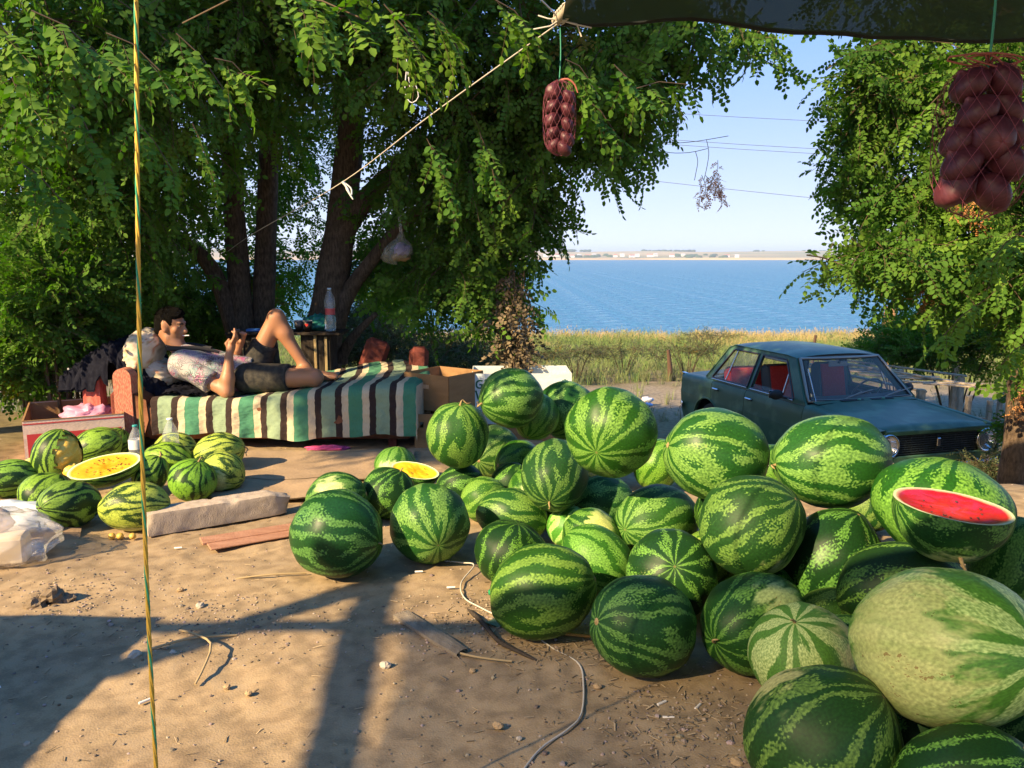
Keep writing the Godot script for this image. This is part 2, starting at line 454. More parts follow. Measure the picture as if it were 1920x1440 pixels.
# ================================================================ setting
func make_ground() -> void:
	var xs := PackedFloat32Array()
	var x := -3.9
	while x <= 3.9:
		xs.append(x)
		x += 0.026 if absf(x) < 2.6 else 0.045
	var s := 0.07
	var left := PackedFloat32Array()
	x = xs[0]
	while x > -3000.0:
		x -= s
		s *= 1.16
		left.append(x)
	left.reverse()
	s = 0.07
	x = xs[xs.size() - 1]
	while x < 3000.0:
		x += s
		s *= 1.16
		xs.append(x)
	left.append_array(xs)
	xs = left
	var zs := PackedFloat32Array()
	s = 0.08
	var z := -0.9
	while z < 60.0:
		z += s
		s *= 1.3
		zs.append(z)
	zs.reverse()
	z = -0.9
	s = 0.02
	while z > -3000.0:
		zs.append(z)
		s = 0.02 + 0.006 * (-z - 0.9) if z > -7.0 else s * 1.06
		z -= s
	var big := noisy(3, 0.55, 3)
	var mid := noisy(4, 3.0, 4)
	var fin := noisy(5, 17.0, 2)
	var patch := noisy(6, 0.9, 3)
	var nx := xs.size()
	var nz := zs.size()
	var P := PackedVector3Array(); P.resize(nx * nz)
	var N := PackedVector3Array(); N.resize(nx * nz)
	var C := PackedColorArray(); C.resize(nx * nz)
	var U := PackedVector2Array(); U.resize(nx * nz)
	for i in nz:
		z = zs[i]
		for j in nx:
			x = xs[j]
			var y := land(x, z)
			var near := 1.0 - smoothstep(7.0, 14.0, -z) if z < 0 else 1.0
			near *= 1.0 - smoothstep(4.0, 9.0, absf(x))
			if near > 0.0:
				y += near * (0.022 * big.get_noise_2d(x, z) + 0.009 * mid.get_noise_2d(x, z) + 0.005 * fin.get_noise_2d(x, z))
			elif z < -9.0 and z > -70.0:
				y += 0.12 * big.get_noise_2d(x * 0.4, z * 0.4)
			P[i * nx + j] = Vector3(x, y, z)
			U[i * nx + j] = Vector2(x, z)
			var pn := patch.get_noise_2d(x, z)
			var dirt := Color(0.385, 0.288, 0.175).lerp(Color(0.315, 0.238, 0.15), smoothstep(-0.2, 0.4, pn))
			var d := -z
			var soil := Color(0.2, 0.165, 0.09)
			var trod := Color(0.27, 0.225, 0.155)
			var c := dirt
			if d > 6.3 or absf(x) > 3.4:
				var g := maxf(smoothstep(6.3, 7.3, d), smoothstep(3.0, 3.6, -x))
				c = dirt.lerp(soil, g * smoothstep(-0.5, 0.1, pn + g * 0.6 - 0.3))
				var road := smoothstep(13.2, 14.2, d + pn * 1.2) * (1.0 - smoothstep(16.6, 17.8, d + pn * 1.2))
				c = c.lerp(trod, road)
			C[i * nx + j] = c
	for i in nz:
		for j in nx:
			var a := P[i * nx + maxi(j - 1, 0)]
			var b := P[i * nx + mini(j + 1, nx - 1)]
			var e := P[maxi(i - 1, 0) * nx + j]
			var f := P[mini(i + 1, nz - 1) * nx + j]
			var nn := (b - a).cross(f - e).normalized()
			N[i * nx + j] = nn if nn.y > 0 else -nn
	var I := PackedInt32Array(); I.resize((nx - 1) * (nz - 1) * 6)
	var k := 0
	for i in nz - 1:
		for j in nx - 1:
			var a := i * nx + j
			I[k] = a; I[k + 1] = a + nx + 1; I[k + 2] = a + 1
			I[k + 3] = a; I[k + 4] = a + nx; I[k + 5] = a + nx + 1
			k += 6
	var arr := []
	arr.resize(Mesh.ARRAY_MAX)
	arr[Mesh.ARRAY_VERTEX] = P
	arr[Mesh.ARRAY_NORMAL] = N
	arr[Mesh.ARRAY_COLOR] = C
	arr[Mesh.ARRAY_TEX_UV] = U
	arr[Mesh.ARRAY_INDEX] = I
	var m := ArrayMesh.new()
	m.add_surface_from_arrays(Mesh.PRIMITIVE_TRIANGLES, arr)
	var g := rough_mat("dirt", Color(0.66, 0.65, 0.64), Color(1.12, 1.1, 1.06), 1.0, 0.97, 0.4, 11, Vector3.ONE, 0.0145, false, 768)
	g.uv1_triplanar = false
	g.uv1_scale = Vector3(0.8, 0.8, 1)
	g.vertex_color_use_as_albedo = true
	structure("ground", m, g)

func make_water() -> void:
	var st := begin()
	quad(st, Vector3(-3500, -8, -3200), Vector3(3500, -8, -3200), Vector3(3500, -8, -52), Vector3(-3500, -8, -52))
	var m := mat("water", Color(0.06, 0.2, 0.32), 0.25)
	m.metallic_specular = 0.35
	var n := noisy(21, 0.022, 4)
	n.domain_warp_enabled = true
	var im := n.get_seamless_image(512, 512, false, false, 0.12, true)
	im.convert(Image.FORMAT_L8)
	im.bump_map_to_normal_map(14.0)
	m.normal_enabled = true
	m.normal_texture = ImageTexture.create_from_image(im)
	m.normal_scale = 1.0
	m.uv1_triplanar = true
	m.uv1_world_triplanar = true
	m.uv1_scale = Vector3(0.035, 0.09, 0.09)
	# wind: ruffled and smoother reaches differ in gloss only
	var wn := noisy(22, 0.02, 3).get_seamless_image(256, 256, false, false, 0.15, true)
	wn.convert(Image.FORMAT_L8)
	var wd := wn.get_data()
	for i in wd.size():
		wd[i] = 40 + int(wd[i] * 0.5)
	m.roughness = 1.0
	m.roughness_texture = ImageTexture.create_from_image(Image.create_from_data(256, 256, false, Image.FORMAT_L8, wd))
	structure("water", done(st), m)

func make_far_shore() -> void:
	# the opposite bank: a low cliff, a village slope, fields up to a ridge
	var nz := noisy(31, 0.0035, 4)
	var fields := noisy(32, 0.0016, 2, FastNoiseLite.TYPE_CELLULAR)
	fields.cellular_return_type = FastNoiseLite.RETURN_CELL_VALUE
	var st := begin()
	var prof := [[0.0, -8.6], [4.0, -8.0], [9.0, -4.4], [40.0, -3.0], [90.0, -1.0], [170.0, 2.4], [280.0, 5.5], [420.0, 9.0], [600.0, 12.5], [800.0, 14.5], [1100.0, 15.5]]
	var cols := [Color(0.4, 0.3, 0.16), Color(0.46, 0.33, 0.17), Color(0.42, 0.31, 0.16), Color(0.2, 0.2, 0.09), Color(0.24, 0.22, 0.1), Color(0.33, 0.27, 0.13), Color(0.36, 0.3, 0.14), Color(0.27, 0.26, 0.11), Color(0.38, 0.31, 0.14), Color(0.2, 0.22, 0.1), Color(0.3, 0.27, 0.13)]
	var step := 26.0
	var nx := 150
	for i in prof.size() - 1:
		for j in nx:
			var q := []
			var cc := []
			for e in [[0, 0], [0, 1], [1, 1], [1, 0]]:
				var xx: float = -1950.0 + (j + e[1]) * step
				var base: float = -1600.0 - 70.0 * nz.get_noise_1d(xx) - 0.03 * absf(xx - 300.0)
				var lift: float = 1.0 + 0.3 * nz.get_noise_1d(xx * 0.6 + 900.0) - xx * 0.00016
				var h: float = prof[i + e[0]][1]
				q.append(Vector3(xx, (h + 8.0) * lift - 8.0, base - prof[i + e[0]][0]))
				var c: Color = cols[i + e[0]]
				var fv := fields.get_noise_2d(xx * 0.8, base - prof[i + e[0]][0] * 3.0)
				c = c.lerp(Color(0.16, 0.2, 0.07), clampf(fv, 0.0, 0.6)).lerp(Color(0.5, 0.38, 0.18), clampf(-fv, 0.0, 0.6))
				cc.append(c)
			for t in [0, 1, 2, 0, 2, 3]:
				st.set_color(cc[t])
				st.add_vertex(q[t])
	var m := mat("far_land", Color.WHITE, 1.0)
	m.vertex_color_use_as_albedo = true
	structure("far_shore", done(st), m)
	# ridge windbreaks and the village trees read as one dark fringe
	rng.seed = 40
	var xs := []
	var cs := []
	for k in 900:
		var xx := rng.randf_range(-500.0, 1500.0)
		var ridge := rng.randf() < 0.45
		var zz := -1600.0 - (rng.randf_range(780.0, 800.0) if ridge else rng.randf_range(14.0, 150.0))
		if not ridge and (nz.get_noise_1d(xx * 2.0) < -0.05 or xx > 420.0):
			continue
		if ridge and nz.get_noise_1d(xx * 1.5 + 77.0) < -0.12:
			continue
		var sc := rng.randf_range(2.0, 4.5)
		var yy := 14.5 - xx * 0.0035 if ridge else lerpf(-3.6, 1.2, (-zz - 1614.0) / 136.0)
		xs.append(Transform3D(Basis().scaled(Vector3(sc * 1.8, sc, sc)), Vector3(xx, yy, zz)))
		cs.append(Color(0.05, 0.085, 0.035) * rng.randf_range(0.7, 1.3))
	var leaf := mat("far_trees", Color.WHITE, 1.0)
	leaf.vertex_color_use_as_albedo = true
	scatter("far_tree_belt", lump_mesh(9, Vector3(1, 1, 1), 0.5, 1.6, 7, 5), leaf, xs, cs)
	var wall := mat("far_wall", Color(0.75, 0.72, 0.68), 0.9)
	var roofs := [mat("far_roof_red", Color(0.38, 0.2, 0.14), 0.9), mat("far_roof_grey", Color(0.45, 0.45, 0.45), 0.9)]
	var i := 0
	for h in [[118, 34, 9], [134, 62, 8], [150, 42, 10], [166, 88, 8], [205, 52, 7], [222, 78, 9], [236, 40, 10], [251, 72, 9], [276, 66, 12], [292, 96, 8], [318, 58, 10], [345, 80, 8], [424, 44, 9], [440, 30, 8], [90, 70, 9], [66, 48, 8]]:
		var w: float = h[2]
		var t := (float(h[1]) - 14.0) / 136.0
		var hs := thing("village_house", "%s far village house across the water, %s in the row" % [["red roofed", "grey roofed"][i % 2], ["first from the left", "second", "third", "fourth", "fifth", "sixth", "seventh", "eighth", "ninth", "tenth", "eleventh", "twelfth", "thirteenth", "rightmost", "farthest left, half behind leaves", "behind leaves"][i]], "house", Vector3(h[0], lerpf(-4.2, 0.6, t), -1600.0 - h[1]), 0.2 * sin(i * 2.3), "white houses of the village on the far shore")
		part("wall", box_mesh(Vector3(w, 4.2, 6.0), 0.0, Vector3(0, 2.1, 0)), wall, hs)
		var st2 := begin()
		st2.set_smooth_group(-1)
		var hw := w * 0.5 + 0.4
		quad(st2, Vector3(-hw, 4.1, 3.5), Vector3(hw, 4.1, 3.5), Vector3(hw, 6.2, 0), Vector3(-hw, 6.2, 0))
		quad(st2, Vector3(-hw, 6.2, 0), Vector3(hw, 6.2, 0), Vector3(hw, 4.1, -3.5), Vector3(-hw, 4.1, -3.5))
		tri(st2, Vector3(-hw, 4.1, 3.5), Vector3(-hw, 6.2, 0), Vector3(-hw, 4.1, -3.5))
		tri(st2, Vector3(hw, 4.1, 3.5), Vector3(hw, 6.2, 0), Vector3(hw, 4.1, -3.5))
		part("roof", done(st2), roofs[i % 2], hs)
		i += 1

# ================================================================ watermelons
func rind(kind: int, seed_: int, N: float, thr: float, warp: float, midk: float, finek: float, dark: Color, light: Color, spot := 0.0) -> StandardMaterial3D:
	var W := 896
	var H := 448
	var n1 := noisy(seed_, 0.0065, 2).get_seamless_image(W, H, false, false, 0.15, true)
	var n2 := noisy(seed_ + 1, 0.024, 4).get_seamless_image(W, H, false, false, 0.15, true)
	var n3 := noisy(seed_ + 2, 0.1, 4).get_seamless_image(W, H, false, false, 0.15, true)
	for im in [n1, n2, n3]:
		im.convert(Image.FORMAT_L8)
	var a := n1.get_data()
	var b := n2.get_data()
	var c := n3.get_data()
	var o := PackedByteArray()
	o.resize(W * H * 3)
	var scar := Color(0.52, 0.45, 0.3)
	var field := Color(0.8, 0.83, 0.56)
	var k := 0
	for y in H:
		var v := (y + 0.5) / H
		var pv := minf(v, 1.0 - v)
		var pole := smoothstep(0.0, 0.2, pv)
		var tip := 1.0 - smoothstep(0.0, 0.02, pv)
		var ya := (y >> 1) * W
		for x in W:
			var q1 := a[ya + x] * 0.00392
			var q2 := b[ya + x] * 0.00392
			var q3 := c[y * W + x] * 0.00392
			var u := float(x) / W
			var f := cos(TAU * (N * u + (q1 - 0.5) * warp * (0.25 + 0.75 * pole)))
			var m: float
			if kind == 0:
				f += (0.25 + 0.75 * pole) * ((q2 - 0.5) * midk + (q3 - 0.5) * finek) + (1.0 - pole) * 0.25
				m = clampf((f - thr) * 2.6 + 0.5, 0.0, 1.0)
				m *= 0.5 + 0.75 * q3
			else:
				f += (q3 - 0.5) * finek + (q2 - 0.5) * midk
				m = 1.0 - clampf((f - thr) * 4.0 + 0.5, 0.0, 1.0)
				var net := absf(q2 - 0.5) + absf(q3 - 0.5) * 0.35
				m *= 0.35 + 0.65 * clampf((net - 0.03) * 16.0, 0.0, 1.0)
			var g := 0.82 + 0.36 * q3
			var r_ := lerpf(dark.r, light.r, m) * g
			var g_ := lerpf(dark.g, light.g, m) * g
			var b_ := lerpf(dark.b, light.b, m) * g
			if spot > 0.0:
				var du := absf(u - 0.5) * 2.0 / spot
				var dv := absf(v - 0.5) * 2.0 / (spot * 1.2)
				var e := 1.0 - smoothstep(0.55, 1.0, sqrt(du * du + dv * dv) + (q2 - 0.5) * 0.9)
				if e > 0.0:
					var fm := e * (0.72 + 0.28 * q2)
					r_ = lerpf(r_, field.r * g, fm); g_ = lerpf(g_, field.g * g, fm); b_ = lerpf(b_, field.b * g, fm)
					if q2 + q3 > 1.42:
						r_ *= 0.72; g_ *= 0.62; b_ *= 0.6
			if q1 * 0.6 + q3 * 0.5 > 0.93 or tip > 0.5:
				r_ = lerpf(r_, scar.r, 0.6); g_ = lerpf(g_, scar.g, 0.6); b_ = lerpf(b_, scar.b, 0.6)
			o[k] = clampi(int(r_ * 255.0), 0, 255)
			o[k + 1] = clampi(int(g_ * 255.0), 0, 255)
			o[k + 2] = clampi(int(b_ * 255.0), 0, 255)
			k += 3
	var mt := StandardMaterial3D.new()
	mt.resource_name = "melon_rind"
	mt.albedo_texture = ImageTexture.create_from_image(Image.create_from_data(W, H, false, Image.FORMAT_RGB8, o))
	mt.roughness = 0.45
	mt.metallic_specular = 0.33
	mt.cull_mode = BaseMaterial3D.CULL_DISABLED
	if not bumps.has("melon"):
		var bi := Image.create_from_data(W, H, false, Image.FORMAT_L8, mixed(b, a))
		bi.bump_map_to_normal_map(1.5)
		bumps["melon"] = ImageTexture.create_from_image(bi)
	mt.normal_enabled = true
	mt.normal_texture = bumps["melon"]
	mt.normal_scale = 0.3
	return mt

# body of a melon: long axis y from -1 to 1, unit radius, slightly lumpy; cut between two polar angles for halves
func melon_body(seed_: int, pear := 0.0, nu := 44, nv := 30) -> ArrayMesh:
	var nz := noisy(seed_, 0.7, 2)
	var st := begin()
	var rows := []
	for i in nv + 1:
		var row := PackedVector3Array()
		for j in nu + 1:
			var th := PI * i / nv
			var ph := TAU * (j % nu) / nu
			var d := Vector3(sin(th) * cos(ph), cos(th), sin(th) * sin(ph))
			var rib := 0.006 * cos(ph * 11.0) * sin(th)
			var dimple := -0.03 * exp(-pow(sin(th) / 0.13, 2.0))
			row.append(d * (1.0 + 0.05 * nz.get_noise_3dv(d * 1.3) + rib + dimple + pear * d.y * sin(th)))
		rows.append(row)
	sheet(st, rows)
	return done(st)

func axis_basis(y: Vector3, roll: float) -> Basis:
	var yy := y.normalized()
	var x := yy.cross(Vector3(0.31, 0.83, 0.45)).normalized()
	var b := Basis(x, yy, x.cross(yy))
	return b * Basis(Vector3.UP, roll)

func make_melons() -> void:
	var K := []
	K.append(rind(0, 100, 11, 0.36, 1.4, 2.1, 2.3, Color(0.12, 0.28, 0.11), Color(0.37, 0.53, 0.235), 0.32))
	K.append(rind(0, 110, 9, 0.12, 1.3, 2.2, 2.1, Color(0.135, 0.31, 0.115), Color(0.41, 0.56, 0.26)))
	K.append(rind(0, 120, 11, 0.62, 1.5, 2.0, 2.2, Color(0.09, 0.225, 0.085), Color(0.36, 0.54, 0.22)))
	K.append(rind(0, 130, 9, 0.02, 1.1, 1.2, 0.6, Color(0.32, 0.54, 0.21), Color(0.7, 0.83, 0.52), 0.5))
	K.append(rind(0, 140, 12, 0.15, 1.3, 1.9, 2.1, Color(0.145, 0.31, 0.1), Color(0.39, 0.54, 0.25)))
	K.append(rind(0, 150, 10, -0.05, 1.3, 1.9, 2.0, Color(0.19, 0.36, 0.105), Color(0.42, 0.57, 0.23), 0.25))
	K.append(rind(1, 160, 9, 0.42, 2.2, 1.3, 1.7, Color(0.13, 0.23, 0.1), Color(0.5, 0.64, 0.23)))
	K.append(rind(1, 170, 9, 0.62, 2.0, 1.2, 1.7, Color(0.15, 0.25, 0.11), Color(0.62, 0.69, 0.28), 0.35))
	K.append(rind(1, 180, 10, 0.15, 2.2, 1.3, 1.9, Color(0.1, 0.2, 0.08), Color(0.46, 0.6, 0.22)))
	var bodies := [melon_body(1), melon_body(2, 0.06), melon_body(3, -0.04), melon_body(4, 0.03), melon_body(5, -0.07)]
	var groups := ["watermelons heaped in the big pile at right", "smaller striped watermelons heaped at left", "watermelons buried in the big pile"]
	var stem_m := rough_mat("dry_stem", Color(0.2, 0.13, 0.05), Color(0.42, 0.32, 0.16), 0.05, 0.9, 0.5, 61)
	# the stem: a curled dry tail on the pole
	var curls := []
	for k in 3:
		var path := [Vector3(0, -0.004, 0), Vector3(0.003, 0.012, 0.002), Vector3(0.012 + 0.006 * k, 0.022, 0.006 - 0.006 * k), Vector3(0.03, 0.02 - 0.006 * k, 0.01 * k), Vector3(0.036 + 0.01 * k, 0.008, 0.024)]
		var st := begin()
		tube(st, smooth_path(path.slice(0, 3 + k), 8), [0.008, 0.0055, 0.0045, 0.004, 0.0036, 0.003, 0.003, 0.002], 7)
		curls.append(done(st))
	var st0 := begin()
	lathe(st0, [Vector2(0.0001, 0.0015), Vector2(0.005, 0.002), Vector2(0.008, 0.0), Vector2(0.012, -0.002)], 10)
	var button := done(st0)
	var first: Node3D = null
	rng.seed = 77
	var i := 0
	for d in MELONS:
		var o: Node3D
		if first == null:
			o = Node3D.new()
			var body := part("rind", bodies[0], null, o)
			body.material_override = K[0]
			var sm := part("stem", button, stem_m, o)
			sm.set_meta("slot", 0)
			first = o
		else:
			o = first.duplicate()
		o.name = numbered("watermelon")
		add_child(o)
		var g: int = d[8]
		tag(o, d[9], "watermelon", groups[g])
		o.position = Vector3(d[0], d[1], d[2])
		o.basis = axis_basis(d[5], d[6])
		var b: MeshInstance3D = o.get_node("rind")
		b.mesh = bodies[i % 5]
		b.scale = Vector3(d[4], d[3], d[4])
		var mt: StandardMaterial3D = K[d[7]].duplicate()
		var t := rng.randf_range(0.86, 1.1)
		mt.albedo_color = Color(clampf(t * rng.randf_range(0.9, 1.08), 0, 1), clampf(t, 0, 1), clampf(t * rng.randf_range(0.85, 1.1), 0, 1))
		mt.roughness = rng.randf_range(0.4, 0.58)
		b.material_override = mt
		var s: MeshInstance3D = o.get_node("stem")
		s.mesh = curls[i % 3] if (i * 7) % 5 < 2 else button
		s.position = Vector3(0, d[3] * 0.972, 0)
		s.rotation.y = i * 1.7
		i += 1
	make_cut_melons(K)

# bowl of a cut melon: rind outside to the rim, flesh face inset; local y is the cut's normal, x its length
func cut_half(called: String, label: String, at: Vector3, bas: Basis, rx: float, rz: float, depth: float, rind_m: Material, flesh: Color, heart: Color, seeds: int, group: String, seed_: int, crater := 0.0) -> Node3D:
	var o := thing(called, label, "cut watermelon", at, 0.0, group)
	o.basis = bas
	var nz := noisy(seed_, 1.4, 2)
	var st := begin()
	var rows := []
	for i in 17:
		var row := PackedVector3Array()
		var th := PI * 0.5 * i / 16.0
		for j in 41:
			var ph := TAU * (j % 40) / 40.0
			var dir := Vector3(cos(ph) * cos(th), -sin(th), sin(ph) * cos(th))
			row.append(dir * Vector3(rx, depth, rz) * (1.0 + 0.03 * nz.get_noise_3dv(dir)))
		rows.append(row)
	# texture runs pole to pole along x
	for r in rows.size() - 1:
		for j in 40:
			var q := [rows[r][j], rows[r][j + 1], rows[r + 1][j + 1], rows[r + 1][j]]
			for t in [0, 1, 2, 0, 2, 3]:
				var p: Vector3 = q[t]
				st.set_uv(Vector2(atan2(p.z / rz, -p.y / depth) / TAU + 0.5, acos(clampf(p.x / rx, -1.0, 1.0)) / PI))
				st.add_vertex(p)
	part("rind", done(st), rind_m, o)
	# cut face: white rind ring, then flesh with a rough heart
	var fz := noisy(seed_ + 5, 26.0, 3)
	var cz := noisy(seed_ + 6, 9.0, 2)
	st = begin()
	rows = []
	var cols := []
	var rr := [1.0, 0.985, 0.955, 0.93, 0.88, 0.8, 0.7, 0.6, 0.5, 0.4, 0.3, 0.2, 0.1, 0.0]
	for i in rr.size():
		var row := PackedVector3Array()
		var cr := []
		for j in 61:
			var ph := TAU * (j % 60) / 60.0
			var e := Vector3(cos(ph), 0, sin(ph))
			var f: float = rr[i]
			var p := e * Vector3(rx, 0, rz) * f * (1.0 + 0.03 * nz.get_noise_3dv(e))
			var inner := 1.0 - smoothstep(0.82, 0.95, f)
			p.y = 0.001 - 0.004 * inner + inner * (0.005 * fz.get_noise_3dv(p) + 0.006 * cz.get_noise_3dv(p) - crater * (1.0 - f * f))
			row.append(p)
			var c := Color(0.32, 0.5, 0.16)
			if i >= 1:
				c = Color(0.72, 0.76, 0.5)
			if i >= 3:
				c = Color(0.86, 0.72, 0.44).lerp(flesh, 0.35)
			if i >= 4:
				c = flesh
			c = c.lerp(heart, clampf((0.62 - f) * 2.0 + fz.get_noise_3dv(p * 1.4) * 0.9, 0.0, 1.0) if i > 4 else 0.0)
			cr.append(c)
		rows.append(row)
		cols.append(cr)
	for r in rows.size() - 1:
		for j in 60:
			var q := [[r, j], [r, j + 1], [r + 1, j + 1], [r + 1, j]]
			for t in [0, 1, 2, 0, 2, 3]:
				st.set_color(cols[q[t][0]][q[t][1]])
				st.add_vertex(rows[q[t][0]][q[t][1]])
	var fm := mat("melon_flesh", Color.WHITE, 0.3)
	fm.vertex_color_use_as_albedo = true
	fm.subsurf_scatter_enabled = true
	fm.subsurf_scatter_strength = 0.12
	var face := part("flesh", done(st), fm, o)
	var seed_mesh := lump_mesh(3, Vector3(0.0045, 0.0018, 0.003), 0.0, 1.0, 7, 5)
	var xs := []
	rng.seed = seed_
	for k in seeds:
		var a := rng.randf() * TAU
		var f := rng.randf_range(0.35, 0.72)
		xs.append(Transform3D(Basis.from_euler(Vector3(rng.randf_range(-0.5, 0.5), rng.randf() * TAU, 0)), Vector3(cos(a) * f * rx, 0.001 - crater * (1.0 - f * f), sin(a) * f * rz)))
	if seeds > 0:
		scatter("seeds", seed_mesh, mat("melon_seed", Color(0.05, 0.025, 0.015), 0.4), xs, [], face)
	return o

func make_cut_melons(K: Array) -> void:
	var gl := "smaller striped watermelons heaped at left"
	# red half on the pile: a stout bowl, its face nearly level
	var tilt := Basis(Vector3(0, 1, 0), -0.06) * Basis(Vector3(1, 0, 0), 0.06) * Basis(Vector3(0, 0, 1), -0.1)
	var red := cut_half("cut_watermelon", "bowl-like cut half with bright red flesh, in front of a whole melon at right", Vector3(1.315, 0.612, -2.37), tilt, 0.168, 0.15, 0.17, K[0], Color(0.5, 0.012, 0.02), Color(0.6, 0.035, 0.035), 14, "", 201, 0.012)
	var st := begin()
	tube(st, smooth_path([Vector3(0.0, -0.12, 0.1), Vector3(0.002, -0.135, 0.115), Vector3(0.012, -0.152, 0.122), Vector3(0.024, -0.166, 0.116)], 8), [0.007, 0.006, 0.0055, 0.005, 0.0045, 0.004, 0.0035, 0.003], 7)
	part("stem", done(st), mats["dry_stem"], red)
	# yellow halves
	cut_half("cut_watermelon", "yellow fleshed half with a broad oval face, on the left heap", Vector3(-2.25, 0.2, -4.42), Basis(Vector3(0, 1, 0), 0.42) * Basis(Vector3(1, 0, 0), 0.3) * Basis(Vector3(0, 0, 1), 0.16), 0.19, 0.12, 0.115, K[6], Color(0.75, 0.4, 0.03), Color(0.72, 0.28, 0.015), 46, gl, 203, 0.004)
	cut_half("cut_watermelon", "narrow yellow cut half lying at the pile's left end before the sofa", Vector3(-0.54, 0.165, -4.46), Basis(Vector3(0, 1, 0), -0.32) * Basis(Vector3(1, 0, 0), 0.22) * Basis(Vector3(0, 0, 1), -0.17), 0.14, 0.085, 0.09, K[2], Color(0.74, 0.5, 0.03), Color(0.7, 0.36, 0.01), 3, "", 204, 0.002)
	# the broken one: a melon with a bite out of the right side, yellow pulp inside
	var o := thing("broken_watermelon", "watermelon broken open on its right side, showing ragged yellow pulp", "broken watermelon", Vector3(-2.62, 0.205, -4.62), 0.0, gl)
	var nz := noisy(210, 2.2, 3)
	st = begin()
	for i in 30:
		for j in 44:
			var q := []
			var uv := []
			for e in [[0, 0], [0, 1], [1, 1], [1, 0]]:
				var th: float = PI * (i + e[0]) / 30.0
				var ph: float = TAU * ((j + e[1]) % 44) / 44.0
				var d := Vector3(sin(th) * cos(ph), cos(th), sin(th) * sin(ph))
				q.append(d * Vector3(0.135, 0.16, 0.135))
				uv.append(Vector2(float(j + e[1]) / 44.0, float(i + e[0]) / 30.0))
			var m: Vector3 = ((q[0] + q[2]) * 0.5).normalized()
			if m.dot(Vector3(0.78, 0.3, 0.55).normalized()) > 0.66 + 0.22 * nz.get_noise_3dv(m * 2.0):
				continue
			for t in [0, 1, 2, 0, 2, 3]:
				st.set_uv(uv[t])
				st.add_vertex(q[t])
	part("rind", done(st), K[8], o)
	var pulp := rough_mat("yellow_pulp", Color(0.86, 0.66, 0.14), Color(0.82, 0.42, 0.02), 0.06, 0.4, 1.0, 66)
	part("pulp", lump_mesh(212, Vector3(0.122, 0.148, 0.122), 0.16, 3.6, 30, 22), pulp, o)
	var bit := part("pulp_chunk", lump_mesh(213, Vector3(0.05, 0.045, 0.05), 0.35, 2.6, 16, 12), pulp, o)
	bit.position = Vector3(0.105, -0.05, 0.085)
	o.basis = Basis(Vector3(0, 0, 1), -0.2) * Basis(Vector3(0, 1, 0), 0.25)

